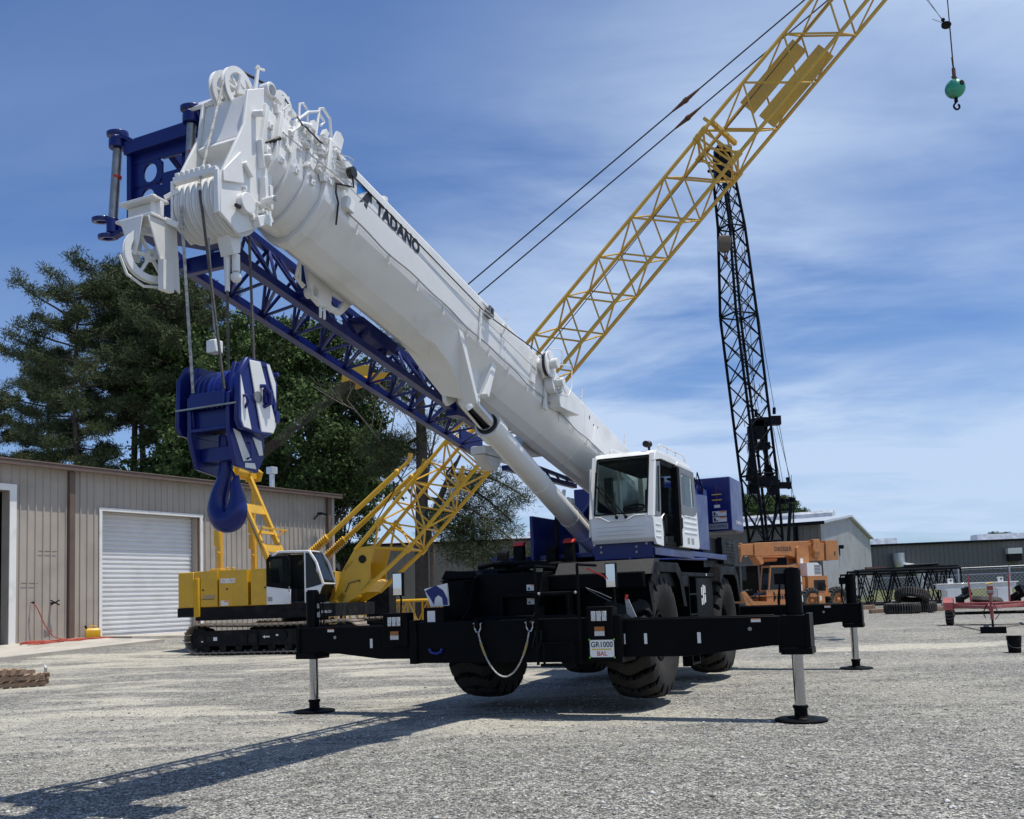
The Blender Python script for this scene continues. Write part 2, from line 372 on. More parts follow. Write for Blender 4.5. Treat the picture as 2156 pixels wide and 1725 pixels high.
# ------------------------------------------------------------------ ground
def ground_material(name, lawn=False):
    mt = bpy.data.materials.new(name); mt.use_nodes = True; N = mt.node_tree.nodes; L = mt.node_tree.links; b = N['Principled BSDF']
    b.inputs['Roughness'].default_value = .9; b.inputs['Specular IOR Level'].default_value = .25
    tc = N.new('ShaderNodeTexCoord'); P = tc.outputs['Object']
    def noise(s, d=4, sc=None, rot=0, dist=0, loc=(0, 0, 0)):
        src = P
        if sc:
            mp = N.new('ShaderNodeMapping'); mp.inputs['Scale'].default_value = sc; mp.inputs['Rotation'].default_value[2] = R_(rot); mp.inputs['Location'].default_value = loc; L.new(P, mp.inputs[0]); src = mp.outputs[0]
        n = N.new('ShaderNodeTexNoise'); n.inputs['Scale'].default_value = s; n.inputs['Detail'].default_value = d; n.inputs['Distortion'].default_value = dist; n.inputs['Roughness'].default_value = .6; L.new(src, n.inputs[0]); return n.outputs[0]
    def rng(v, a, c, lo=0., hi=1.):
        r = N.new('ShaderNodeMapRange'); L.new(v, r.inputs[0]); r.inputs[1].default_value = a; r.inputs[2].default_value = c; r.inputs[3].default_value = lo; r.inputs[4].default_value = hi; return r.outputs[0]
    def mth(op, a, c=None):
        n = N.new('ShaderNodeMath'); n.operation = op
        for i, v in enumerate((a, c)):
            if v is None: continue
            if isinstance(v, (int, float)): n.inputs[i].default_value = v
            else: L.new(v, n.inputs[i])
        return n.outputs[0]
    def mixc(f, a, c, blend='MIX'):
        n = N.new('ShaderNodeMix'); n.data_type = 'RGBA'; n.blend_type = blend
        if isinstance(f, (int, float)): n.inputs[0].default_value = f
        else: L.new(f, n.inputs[0])
        for i, v in ((6, a), (7, c)):
            if isinstance(v, tuple): n.inputs[i].default_value = (*v, 1)
            else: L.new(v, n.inputs[i])
        return n.outputs[2]
    vo = N.new('ShaderNodeTexVoronoi'); vo.inputs['Scale'].default_value = 44; L.new(P, vo.inputs[0])
    vs = N.new('ShaderNodeSeparateColor'); L.new(vo.outputs['Color'], vs.inputs[0])
    v2 = N.new('ShaderNodeTexVoronoi'); v2.inputs['Scale'].default_value = 11; L.new(P, v2.inputs[0])
    s2 = N.new('ShaderNodeSeparateColor'); L.new(v2.outputs['Color'], s2.inputs[0])
    if lawn:
        c = mixc(rng(noise(.5, 6), .35, .65), (.10, .12, .035), (.20, .19, .07)); c = mixc(rng(noise(14, 3), .3, .7), c, (.07, .085, .03))
        L.new(c, b.inputs['Base Color']); return mt
    stone = mth('MULTIPLY', rng(vs.outputs[0], 0, 1, .30, 1.62), rng(s2.outputs[1], 0, 1, .70, 1.30))
    stone = mth('MULTIPLY', stone, rng(vo.outputs['Distance'], .0, .75, 1.25, .30))
    stone = mth('MULTIPLY', stone, rng(noise(1.1, 6), .3, .7, .84, 1.14))
    g = mixc(rng(vs.outputs[1], .2, 1), (.335, .331, .306), (.375, .358, .310))
    sc = N.new('ShaderNodeCombineColor')
    for i in range(3): L.new(stone, sc.inputs[i])
    gravel = mixc(1., g, sc.outputs[0], 'MULTIPLY')
    # fines and ruts: pale limestone dust worked up where vehicles drive
    sepP = N.new('ShaderNodeSeparateXYZ'); L.new(P, sepP.inputs[0]); X, Y = sepP.outputs[0], sepP.outputs[1]
    ruts = noise(1.0, 8, (.22, .75, 1), 8, .8)
    blot = noise(.22, 5, (1, 1, 1), 0, .4)
    area = mth('MULTIPLY', rng(Y, 9.0, 14), rng(Y, 46, 30))
    leftw = rng(X, 6, -1, .35, 1.0)
    dm = mth('MULTIPLY', rng(mth('ADD', mth('MULTIPLY', ruts, .62), mth('MULTIPLY', blot, .38)), .475, .575), mth('MULTIPLY', area, leftw))
    def spot(x0, y0, rx, ry, k):
        dx = mth('DIVIDE', mth('SUBTRACT', X, x0), rx); dy = mth('DIVIDE', mth('SUBTRACT', Y, y0), ry)
        q = mth('ADD', mth('MULTIPLY', dx, dx), mth('MULTIPLY', dy, dy))
        return mth('MULTIPLY', rng(mth('ADD', q, mth('MULTIPLY', mth('SUBTRACT', noise(2.2, 6, (.5, 1.6, 1)), .5), 3.2)), 1.2, .1), k)
    dm = mth('MAXIMUM', dm, spot(9.8, 23.9, 2.9, .75, 2.0)); dm = mth('MAXIMUM', dm, spot(-.2, 12.1, 1.0, .32, .75)); dm = mth('MAXIMUM', dm, spot(5.2, 21.5, 3.2, 1.0, .5))
    dm = mth('MAXIMUM', dm, spot(-3.2, 13.0, 2.2, .7, .6)); dm = mth('MAXIMUM', dm, spot(-6.4, 14.6, 1.6, .9, .55))
    dust = mixc(rng(noise(7, 6), .3, .7), (.50, .47, .375), (.40, .38, .315))
    dust = mixc(rng(vs.outputs[2], .72, .9), dust, gravel)
    fin = mixc(mth('MULTIPLY', mth('MINIMUM', dm, 1.0), .85), gravel, dust)
    L.new(fin, b.inputs['Base Color'])
    bp = N.new('ShaderNodeBump'); bp.inputs['Strength'].default_value = .75; bp.inputs['Distance'].default_value = .012
    h = mth('ADD', mth('MULTIPLY', rng(vo.outputs['Distance'], 0, .6, 1, 0), mth('SUBTRACT', 1.0, mth('MULTIPLY', dm, .8))), mth('MULTIPLY', noise(5, 4), .6))
    L.new(h, bp.inputs['Height']); L.new(bp.outputs[0], b.inputs['Normal'])
    return mt
MATS['gravel'] = ground_material('gravel'); MATS['lawn'] = ground_material('lawn', True)

def sheet(name, xs, ys, matn, dz=0):
    vs = []; n = len(xs)
    for y in ys:
        for x in xs: vs.append((x, y, G(x, y) + dz + (.02 * math.sin(x * 1.3 + y * .7) * math.sin(y * 1.1 - x * .4) if 22 < y < 80 else 0)))
    fs = [(j * n + i, j * n + i + 1, (j + 1) * n + i + 1, (j + 1) * n + i) for j in range(len(ys) - 1) for i in range(n - 1)]
    me = bpy.data.meshes.new(name); me.from_pydata(vs, [], fs); me.materials.append(MATS[matn]); me.shade_smooth()
    o = bpy.data.objects.new(name, me); COL.objects.link(o); return structure(o)
xs = [-900, -400, -150, -80] + [i * 1.0 for i in range(-50, 51)] + [80, 150, 400, 900]
ys = [-60, -20, -5] + [i * 1.0 for i in range(0, 110)] + [120, 150, 200, 400, 900]
sheet('ground', xs, ys, 'gravel')
sheet('lawn', [10 + i * 2.0 for i in range(0, 60)], [71 + i * 1.0 for i in range(0, 24)] + [110, 150], 'lawn', .03)

def loose_stones():
    rs = np.random.RandomState(3); n = 34000
    Y = 5.2 + (19 - 5.2) * rs.rand(n) ** 1.4; X = (rs.rand(n) - .5) * 1.22 * (Y + .5)
    oct_ = np.array([(1, 0, 0), (0, 1, 0), (-1, 0, 0), (0, -1, 0), (0, 0, .75), (0, 0, -.7)], float)
    fc = np.array([(0, 1, 4), (1, 2, 4), (2, 3, 4), (3, 0, 4), (1, 0, 5), (2, 1, 5), (3, 2, 5), (0, 3, 5)])
    V = oct_[None] * (1 + .5 * (rs.rand(n, 6, 1) - .5)) * (.006 + .016 * rs.rand(n, 1, 1) ** 3 + .022 * (rs.rand(n, 1, 1) > .985)) * np.array([1, .8, .62])[None, None]
    a = rs.rand(n) * 6.28; ca, sa = np.cos(a)[:, None], np.sin(a)[:, None]
    V = np.stack([V[..., 0] * ca - V[..., 1] * sa, V[..., 0] * sa + V[..., 1] * ca, V[..., 2]], -1)
    V += np.stack([X, Y, np.full(n, .003)], -1)[:, None]
    F = (fc[None] + 6 * np.arange(n)[:, None, None]).reshape(-1, 3)
    me = bpy.data.meshes.new('loose_stones'); me.vertices.add(6 * n); me.vertices.foreach_set('co', V.reshape(-1))
    me.loops.add(len(F) * 3); me.loops.foreach_set('vertex_index', F.reshape(-1)); me.polygons.add(len(F)); me.polygons.foreach_set('loop_start', np.arange(len(F)) * 3)
    me.update(); me.validate(); me.materials.append(MATS['stone'])
    o = bpy.data.objects.new('loose_stones', me); COL.objects.link(o); tag(o, 'loose grey crushed stone scattered over the gravel yard', 'gravel'); stuff(o)
def island_mat(name, a, b_, rough=.8, c=None):
    mt = bpy.data.materials.new(name); mt.use_nodes = True; N = mt.node_tree.nodes; L = mt.node_tree.links; b = N['Principled BSDF']; b.inputs['Roughness'].default_value = rough
    b.inputs['Specular IOR Level'].default_value = .3
    ge = N.new('ShaderNodeNewGeometry'); rp = N.new('ShaderNodeValToRGB'); L.new(ge.outputs['Random Per Island'], rp.inputs[0])
    rp.color_ramp.elements[0].color = (*a, 1); rp.color_ramp.elements[1].color = (*b_, 1)
    if c: e = rp.color_ramp.elements.new(.85); e.color = (*c, 1)
    L.new(rp.outputs[0], b.inputs['Base Color']); MATS[name] = mt; return mt
island_mat('stone', (.08, .08, .08), (.62, .61, .57)); island_mat('needle', (.022, .038, .016), (.085, .105, .04)); island_mat('leaf', (.020, .042, .012), (.075, .12, .028))
loose_stones()

# ------------------------------------------------------------------ metal building on the left
K = .576; Wd = Vector((.5236, .852, 0)).normalized(); W0 = Vector((-17.14, 36.5, 0))
Wn = Vector((Wd.y, -Wd.x, 0)); ZB = .70
# wall local frame: x along the wall (away from camera), y into the building, z up
bA = thing('metal_building', 'tan ribbed metal shop building with a white roll-up door and brown eave gutter', 'building', W0 + Vector((0, 0, ZB - .35)), math.atan2(Wd.y, Wd.x))
def ribs(mb, x0, x1, z0, z1, y=0., pitch=.305, t=.05, w=.042):
    k = int((x1 - x0) / pitch)
    for i in range(k + 1):
        x = x0 + i * pitch; mb.prism([(x - w, y - .001), (x - w * .45, y - t), (x + w * .45, y - t), (x + w, y - .001)], 2, z0, z1)
EZ = 6.95; dz0 = .35
wl_ = MB(); s0, s1 = -14., 15.0
DL, DR, DT = 1.38, 6.12, dz0 + 5.10; OL, OR_, OT = -8.0, -2.42, dz0 + 5.62
for a, b_, z0, z1 in ((s0, OL, 0, EZ), (OL, OR_, OT, EZ), (OR_, DL, 0, EZ), (DL, DR, DT, EZ), (DR, s1, 0, EZ)):
    wl_.bb((a, 0, z0), (b_, .44, z1)); ribs(wl_, a + .12, b_ - .05, z0 + .01, z1 - .02)
wl_.bb((s1 - .22, .22, 0), (s1, 18, EZ)); wl_.bb((s0, .22, 0), (s0 + .22, 18, EZ)); wl_.bb((s0 + .22, 17.8, 0), (s1 - .22, 18, EZ))
wl_.build('wall', bA, 'tan_panel')
pw = MB()
for x0, x1, z in ((-1.95, -1.3, 2.55), (-1.28, -.55, 3.75)): pw.bb((x0, -.045, z), (x1, -.037, z + .03))
pw.build('panel_seam', bA, 'brown_trim')
rf = MB(); rf.prism([(-.30, EZ), (9, EZ + .75), (18.3, EZ), (18.3, EZ + .08), (9, EZ + .83), (-.30, EZ + .08)], 0, s0 - .2, s1 + .2); rf.build('roof', bA, 'galv')
gt = MB(); gt.bb((s0 - .2, -.42, EZ - .06), (s1 + .2, -.302, EZ + .10)); gt.bb((s0 - .2, -.44, EZ + .102), (s1 + .2, -.29, EZ + .16)); gt.build('gutter', bA, 'brown_trim', bevel=.01)
for x in (.0, 14.45):
    p = MB(); p.bb((x - .11, -.19, .1), (x + .11, -.04, EZ - .07)); p.path([(x, -.13, .35), (x, -.2, .2), (x, -.32, .12)], .07)
    p.build('downpipe', bA, 'brown_trim')
rd = MB(); nsl = 27
for i in range(nsl):
    z0 = dz0 + (DT - dz0) * i / nsl; h = (DT - dz0) / nsl
    rd.prism([(.40, z0), (.365, z0 + h * .12), (.365, z0 + h * .52), (.40, z0 + h * .60), (.40, z0 + h * (.94 - .1 * (i % 2))), (.385, z0 + h * .97), (.40, z0 + h), (.43, z0 + h), (.43, z0)], 0, DL + .02, DR - .02)
rd.build('roll_up_door', bA, 'white_door', smooth=20)
tr = MB().use('white'); tr.bb((DL - .14, -.06, DT), (DR + .28, -.04, DT + .13)); tr.bb((DL - .13, -.06, dz0), (DL - .001, -.03, DT - .001)); tr.bb((DR + .12, -.06, dz0), (DR + .25, -.03, DT - .001))
tr.bb((OR_ + .001, -.075, dz0), (OR_ + .26, -.03, OT + .24)); tr.bb((OL, -.085, OT + .001), (OR_, -.045, OT + .24))
tr.use('rust').bb((DR + .001, -.02, dz0), (DR + .118, .0, DT)); tr.build('door_trim', bA)
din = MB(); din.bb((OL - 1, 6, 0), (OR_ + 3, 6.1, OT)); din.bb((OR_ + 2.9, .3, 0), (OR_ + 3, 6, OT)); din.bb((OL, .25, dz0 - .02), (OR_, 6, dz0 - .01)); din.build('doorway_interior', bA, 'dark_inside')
lf = MB().use('gun'); lf.beam((13.45, -.02, 5.75), (13.45, -.35, 6.0), .05); lf.box((13.6, -.45, 5.98), (.42, .30, .12), ('Y', .15)); lf.use('lamp').box((13.6, -.46, 5.91), (.34, .22, .02), ('Y', .15)); lf.build('wall_lamp', bA)
vp = MB().use('galv'); vp.cyl((11.5, .9, EZ), (11.5, .9, EZ + 1.05), .13); vp.bb((11.3, .7, EZ + 1.05), (11.7, 1.1, EZ + 1.38)); vp.build('flue_pipe', bA, bevel=.02)
sp = MB().use('gun'); sp.cyl((-1.55, -.03, 1.85), (-1.55, -.16, 1.85), .02); sp.sphere((-1.55, -.18, 1.85), .05, 8); sp.build('tap', bA)
hb = MB().use('gun'); hb.cyl((-.78, -.03, 1.82), (-.78, -.30, 1.82), .03); hb.beam((-.95, -.3, 1.92), (-.6, -.3, 1.74), .04); hb.beam((-.95, -.3, 1.74), (-.6, -.3, 1.92), .04); hb.build('hose_hook', bA)

def slab(name, s0_, s1_, w, h=.03):
    o = MB(); vs = []
    for s, t in ((s0_, 0), (s1_, 0), (s1_ + .3, w), ((s0_ + s1_) / 2, w * 1.15), (s0_ - .3, w)):
        p = W0 + Wd * s + Wn * t; vs.append((p.x, p.y))
    zz = [G(*v) for v in vs]; n = len(vs)
    verts = [(x, y, max(z, ZB * (1 - i_ * 0)) + h if False else z + h) for i_, ((x, y), z) in enumerate(zip(vs, zz))] + [(x, y, z - .2) for (x, y), z in zip(vs, zz)]
    o.add(verts, [tuple(range(n)), tuple(range(2 * n - 1, n - 1, -1))] + [(i, (i + 1) % n, n + (i + 1) % n, n + i) for i in range(n)])
    return structure(o.build(name, None, 'concrete'))
slab('concrete_apron', 1.0, 6.9, 2.8, .13); slab('concrete_apron', -9, .3, 4.8, .12)
def wallpt(s, t, z): return W0 + Wd * s + Wn * t + Vector((0, 0, z))
# yellow fuel can
p = wallpt(.72, .42, 0); p.z = G(p.x, p.y) + .04
t = thing('fuel_can', 'yellow plastic fuel can standing by the corner of the white roll-up door', 'fuel can', p, math.atan2(Wd.y, Wd.x) - .5)
b = MB(); b.loft([[(-.26, -.15, 0), (.26, -.15, 0), (.26, .15, 0), (-.26, .15, 0)], [(-.27, -.16, .05), (.27, -.16, .05), (.27, .16, .05), (-.27, .16, .05)], [(-.27, -.16, .34), (.27, -.16, .34), (.27, .16, .34), (-.27, .16, .34)], [(-.2, -.1, .42), (.2, -.1, .42), (.2, .1, .42), (-.2, .1, .42)]])
b.build('body', t, 'yellow', bevel=.03); b = MB(); b.path([(-.15, 0, .40), (-.13, 0, .50), (.1, 0, .50), (.14, 0, .40)], .022); b.build('handle', t, 'yellow')
b = MB(); b.cyl((-.2, 0, .38), (-.28, 0, .52), .035); b.build('spout', t, 'black_matte')
# red air hose
pts = []; rr = random.Random(4)
a0 = wallpt(-1.55, .18, ZB + 1.5); pts += [a0, wallpt(-1.45, .3, ZB + 1.25), wallpt(-1.1, .35, ZB + .5), wallpt(-.7, .6, ZB + .12)]
for i in range(90):
    th = i * .55; s = lerp(-2.6, 1.6, .5 + .5 * math.sin(i * .13 + .5)) * .6 + .9 * math.cos(th) - .2; tt = 1.0 + .45 * math.sin(th) + .3 * math.sin(i * .31)
    q = wallpt(s, tt, 0); q.z = G(q.x, q.y) + .06 + .02 * (i % 3); pts.append(q)
o = MB(); 
def catmull(P, k=4):
    P = [Vector(q) for q in P]; P = [P[0]] + P + [P[-1]]; r = []
    for i in range(1, len(P) - 2):
        for j in range(k):
            t_ = j / k; a, b2, c, d = P[i - 1], P[i], P[i + 1], P[i + 2]
            r.append(.5 * ((2 * b2) + (c - a) * t_ + (2 * a - 5 * b2 + 4 * c - d) * t_ ** 2 + (3 * b2 - a - 3 * c + d) * t_ ** 3))
    return r + [P[-2]]
o.path(catmull(pts, 3), .022, 6); tag(o.build('air_hose', None, 'hose_red'), 'red air hose coiled on the ground at the foot of the shop wall', 'hose')

# ------------------------------------------------------------------ far buildings
def far_building(nm, label, A, B, depth, H, roofm, wallm, gable=False, eave_over=.2, rise=.8, ridge_x=.5, endwall=None):
    """side wall from A to B (ground xy); building extends depth away; returns the thing"""
    A = Vector((*A, 0)); B = Vector((*B, 0)); d = (B - A).normalized(); L = (B - A).length
    t = thing(nm, label, 'building', (A.x, A.y, min(G(A.x, A.y), G(B.x, B.y)) - .1), math.atan2(d.y, d.x))
    w = MB(); w.bb((0, 0, 0), (L, .2, H)); ribs(w, .2, L - .1, 0, H - .01, 0, .45, .04, .06); w.build('wall', t, wallm)
    e = MB(); e.bb((0, depth - .2, 0), (L, depth, H))
    for x in (0, L - .2):
        e.prism([(.201, 0), (depth - .201, 0), (depth - .201, H), (depth * ridge_x, H + rise), (.201, H)], 0, x, x + .2)
    n_ = int(depth / .45)
    for i in range(1, n_):
        y = i * .45; hh = H + rise * (1 - abs(y / depth - ridge_x) / .5) - .1
        e.bb((L, y - .03, 0), (L + .03, y + .03, hh))
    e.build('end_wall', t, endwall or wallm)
    r = MB(); r.prism([(-eave_over, H + .02), (depth * ridge_x, H + rise + .03), (depth + eave_over, H + .02), (depth + eave_over, H + .16), (depth * ridge_x, H + rise + .18), (-eave_over, H + .16)], 0, -.3, L + .3); r.build('roof', t, roofm)
    g = MB(); g.bb((-.3, -eave_over - .12, H - .06), (L + .3, -eave_over - .005, H + .14)); g.build('gutter', t, 'gun')
    return t, L
tC, LC = far_building('metal_building', 'long drab metal building behind the pine trunk and the yellow crane boom', (-17, 80), (13, 79.4), 20, 5.9, 'galv', 'far_panel')
for x in (18.2, 24.6):
    v = MB(); v.prism([(9.2, 6.6), (9.4, 7.25), (9.7, 7.4), (10.3, 7.4), (10.6, 7.25), (10.8, 6.6)], 0, x, x + 3.2); v.build('ridge_vent', tC, 'galv')
# gable building
gB = Vector((19.7, 60.5, 0)); gd = Vector((.456, .89, 0)).normalized(); gl = Vector((-gd.y, gd.x, 0))
A = gB + gl * 17
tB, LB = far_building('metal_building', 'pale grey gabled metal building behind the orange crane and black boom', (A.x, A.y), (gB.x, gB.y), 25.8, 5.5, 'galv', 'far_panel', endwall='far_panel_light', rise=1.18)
v = MB(); v.prism([(12.0, 6.4), (12.2, 7.1), (12.5, 7.3), (13.3, 7.3), (13.6, 7.1), (13.8, 6.4)], 0, 5.6, 16.0); v.build('ridge_vent', tB, 'galv')
v = MB(); v.bb((LB + .05, 6.9, 4.1), (LB + .35, 7.3, 4.35)); v.bb((LB + .05, 7.05, 3.6), (LB + .1, 7.15, 4.1)); v.build('wall_lamp', tB, 'gun')
v = MB(); v.bb((12.1, -.18, 3.6), (13.3, -.04, 3.95)); v.build('wall_lamp', tB, 'white')
v = MB(); v.bb((LB - 1.6, -.16, .1), (LB - 1.4, -.04, 5.4)); v.build('downpipe', tB, 'black_steel')
# dark building on the right
tD, LD = far_building('metal_building', 'low dark grey metal building behind the chain-link fence', (32.5, 93.5), (66, 90.5), 22, 4.55, 'galv', 'far_dark', rise=.32)
for x, w in ((9.9, 4.6), (22.9, 4.8)):
    v = MB(); v.prism([(9.8, 4.75), (10.1, 5.75), (11.9, 5.75), (12.2, 4.75)], 0, x - 6.2, x + w - 6.2); v.build('ridge_vent', tD, 'galv')
for x, z in ((16.0, 3.25), (24.2, 3.45)):
    v = MB().use('white'); v.bb((x - .65, -.65, z), (x + .65, -.04, z + .55)); v.use('dark_inside').bb((x - .6, -.6, z - .7), (x + .6, -.045, z)); v.build('wall_vent', tD)
v = MB(); v.bb((19.6, -.12, 3.75), (20.3, -.04, 3.9)); v.build('wall_lamp', tD, 'white')
v = MB(); v.bb((22.4, -.18, .1), (22.65, -.04, 4.7)); v.build('downpipe', tD, 'black_steel')
v = MB(); v.path([(7.0, -.6, 0.0), (7.0, -.6, 1.35), (6.85, -.6, 1.9), (6.3, -.6, 2.15), (5.6, -.6, 2.25), (5.15, -.6, 2.6), (5.1, -.6, 3.1), (5.1, -.6, 3.75)], .55, 14); v.build('exhaust_duct', tD, 'galv', label='large silver S-shaped exhaust duct')

# ------------------------------------------------------------------ chain-link fence
F0 = Vector((23.5, 74.0, 0)); F1 = Vector((44, 65.0, 0)); fd = (F1 - F0).normalized(); FL = (F1 - F0).length
tf = thing('chain_link_fence', 'grey chain-link fence with a top rail in front of the dark far building', 'fence', (F0.x, F0.y, .42), math.atan2(fd.y, fd.x))
f = MB(); f.cyl((0, 0, 1.85), (FL, 0, 1.85), .035, n=6); f.cyl((0, 0, 2.2), (FL, 0, 2.2), .012, n=4); f.cyl((0, 0, 2.35), (FL, 0, 2.35), .012, n=4); f.build('top_rail', tf, 'galv')
x = 0.
while x < FL:
    f = MB(); f.cyl((x, 0, 0), (x, 0, 2.4), .045, n=6); f.build('post', tf, 'galv'); x += 3.35
def chain_mat():
    mt = mat('chain', (.30, .31, .32), .5, metal=.4); N = mt.node_tree.nodes; L = mt.node_tree.links; b = N['Principled BSDF']
    tc = N.new('ShaderNodeTexCoord'); out = []
    for r in (45, -45):
        mp = N.new('ShaderNodeMapping'); mp.inputs['Rotation'].default_value[1] = R_(r); L.new(tc.outputs['Object'], mp.inputs[0])
        w = N.new('ShaderNodeTexWave'); w.inputs['Scale'].default_value = 1.6; L.new(mp.outputs[0], w.inputs[0])
        g = N.new('ShaderNodeMath'); g.operation = 'GREATER_THAN'; g.inputs[1].default_value = .90; L.new(w.outputs[0], g.inputs[0]); out.append(g.outputs[0])
    mx = N.new('ShaderNodeMath'); mx.operation = 'MAXIMUM'; L.new(out[0], mx.inputs[0]); L.new(out[1], mx.inputs[1]); L.new(mx.outputs[0], b.inputs['Alpha'])
chain_mat()
f = MB(); f.bb((0, -.003, .03), (FL, .003, 1.84)); f.build('wire_mesh', tf, 'chain')

# ------------------------------------------------------------------ trees
def mesh_tris(name, V, F, matn):
    me = bpy.data.meshes.new(name); me.vertices.add(len(V)); me.vertices.foreach_set('co', V.reshape(-1))
    me.loops.add(F.size); me.loops.foreach_set('vertex_index', F.reshape(-1)); me.polygons.add(len(F)); me.polygons.foreach_set('loop_start', np.arange(len(F)) * F.shape[1])
    me.update(); me.validate(); me.materials.append(MATS[matn]); return me
def leaf_cloud(C, rad, per, size, aspect, rs, matn, name, updroop=0.):
    """per blades around each centre in C"""
    n = len(C) * per; base = np.repeat(C, per, 0)
    d = rs.normal(size=(n, 3)); d /= np.linalg.norm(d, axis=1)[:, None]
    r = rad * rs.rand(n, 1) ** .5; pos = base + d * r * np.array([1, 1, .75])
    ax = rs.normal(size=(n, 3)) + d * .8; ax[:, 2] += updroop; ax /= np.linalg.norm(ax, axis=1)[:, None]
    s = np.cross(ax, rs.normal(size=(n, 3))); s /= np.linalg.norm(s, axis=1)[:, None] + 1e-9
    L = size * (.6 + .8 * rs.rand(n, 1)); w = L * aspect
    V = np.stack([pos - s * w * .5, pos + ax * L * .5 - s * w * .1 + s * w * .6, pos + ax * L, pos + ax * L * .5 - s * w * .5], 1)
    F = np.arange(n * 4).reshape(n, 4)
    return mesh_tris(name, V.reshape(-1, 3), F, matn)
def pine_meshes(h, clear, spread, seed, nb=60, tuft=.5, per=26, top=.25, low_side=None):
    rs = np.random.RandomState(seed); rn = random.Random(seed); w = MB(); cents = []
    lean = (rn.uniform(-.02, .02), rn.uniform(-.02, .02))
    def tp(z): return Vector((lean[0] * z + .15 * math.sin(z * .35 + seed), lean[1] * z + .12 * math.cos(z * .3), z))
    k = 12; w.path([tp(h * .97 * i / k) for i in range(k + 1)], [(h * .0125) * (1 - .85 * i / k) + .03 for i in range(k + 1)], 9)
    for i in range(nb):
        t = clear + (1 - clear) * (i + rn.random() * .8) / nb; z = t * h; q = (t - clear) / (1 - clear)
        shape = math.sqrt(max(.12, 1 - ((q - .55) / .62) ** 2)) * (.75 + .25 * math.sin(i * 1.7))
        L = spread * shape * rn.uniform(.55, 1.1) + .3; az = i * 2.4 + rn.uniform(-.5, .5); up = lerp(-.14, .22, q) + rn.uniform(-.14, .15)
        p0 = tp(z); d = Vector((math.cos(az), math.sin(az), up)); pts = [p0]; m_ = 6
        for j in range(1, m_ + 1):
            f_ = j / m_; pts.append(p0 + d * L * f_ + Vector((rn.uniform(-.12, .12), rn.uniform(-.12, .12), .10 * L * f_ * f_)) * 1)
        w.path(pts, [.035 + .012 * L * (1 - j / m_) for j in range(m_ + 1)], 5)
        for j in range(3, m_ + 1, 1):
            cb = pts[j] + Vector((0, 0, .15))
            for _ in range(7):
                dd = Vector((rn.gauss(0, 1), rn.gauss(0, 1), rn.gauss(0, 1))).normalized() * rn.uniform(.25, .85); dd.z *= .75; cents.append(tuple(cb + dd))
            if rn.random() < .25: continue
            for s in range(rn.randint(1, 3)):
                sl = L * .30 * (1.1 - j / m_ * .6); a2 = az + rn.uniform(-1.3, 1.3); e = pts[j] + Vector((math.cos(a2), math.sin(a2), rn.uniform(.0, .5))) * sl * rn.uniform(.4, 1.1)
                w.path([pts[j], pts[j].lerp(e, .5) + Vector((0, 0, .05)), e], [.02, .015, .01], 3)
                for c in range(3):
                    cents.append(tuple(pts[j].lerp(e, .45 + .28 * c) + Vector((rn.uniform(-.2, .2), rn.uniform(-.2, .2), rn.uniform(-.05, .25)))))
    C = np.array(cents)
    return w, leaf_cloud(C, tuft, per, .30, .17, rs, 'needle', 'crown', .35)
def broad_meshes(h, rx, rz, cz, seed, nclump=420, per=70):
    rs = np.random.RandomState(seed); rn = random.Random(seed); w = MB()
    w.path([(0, 0, 0), (.1, 0, h * .2), (-.1, .1, h * .45), (.1, 0, h * .75)], [h * .022, h * .018, h * .013, .06], 9)
    lobes = []
    for i in range(26):
        a = rn.random() * 6.28; e = rn.uniform(-.75, 1); rr_ = math.sqrt(1 - e * e * .9)
        lobes.append((Vector((math.cos(a) * rx * rr_ * .72, math.sin(a) * rx * rr_ * .72, cz + e * rz * .74)), rn.uniform(.20, .34) * rx))
    cents = []
    for c, r in lobes:
        w.path([(0, 0, min(c.z, h * .7) * .6), c * .5 + Vector((0, 0, c.z * .3)), c], [.10, .06, .02], 5)
        for _ in range(nclump // 26):
            d = Vector((rn.gauss(0, 1), rn.gauss(0, 1), rn.gauss(0, 1) + .3)).normalized(); cents.append(tuple(c + d * r * rn.uniform(.55, 1.08)))
    return w, leaf_cloud(np.array(cents), rx * .085 + .12, per, .20, .75, rs, 'leaf', 'crown')
def put_tree(nm, label, cat, wm, crown, loc, rz=0, sc=1., group=None, barkm='bark', zs=1.):
    t = thing(nm, label, cat, loc, rz, group); t.scale = (sc, sc, sc * zs)
    if isinstance(wm, MB): wm = wm.build('trunk', t, barkm)
    else: wm = wm.copy(); COL.objects.link(wm); wm.parent = t
    c = bpy.data.objects.new('crown', crown); COL.objects.link(c); c.parent = t
    return t, wm
def base_at(px, Y):
    p = at(px, 1290, Y); return Vector((p.x, Y, G(p.x, Y) - .1))
pA = pine_meshes(25, .46, 6.2, 11, 54, tuft=.33, per=30); pB = pine_meshes(25, .56, 4.6, 22, 46, tuft=.33, per=30); pC = pine_meshes(25, .60, 4.0, 33, 38, tuft=.33, per=30)
gp = 'pines behind the shop building'
tA, wA = put_tree('pine_tree', 'broad pine with low spreading boughs behind the left end of the shop', 'tree', pA[0], pA[1], base_at(160, 57), .3, .83, gp)
tP, wB = put_tree('pine_tree', 'tall pine with twin-looking trunk topping out highest behind the shop roof', 'tree', pB[0], pB[1], base_at(268, 60), 1., .93, gp)
tQ, wC = put_tree('pine_tree', 'slim pine just left of the hanging hook block', 'tree', pC[0], pC[1], base_at(300, 66), 2., 1.0, gp)
put_tree('pine_tree', 'dense pine directly behind the left half of the blue hook block', 'tree', wB, pB[1], base_at(362, 58), 3.1, .86, gp)
put_tree('pine_tree', 'pine behind the hoist ropes, second trunk right of the block', 'tree', wC, pC[1], base_at(392, 63), 4.4, .90, gp)
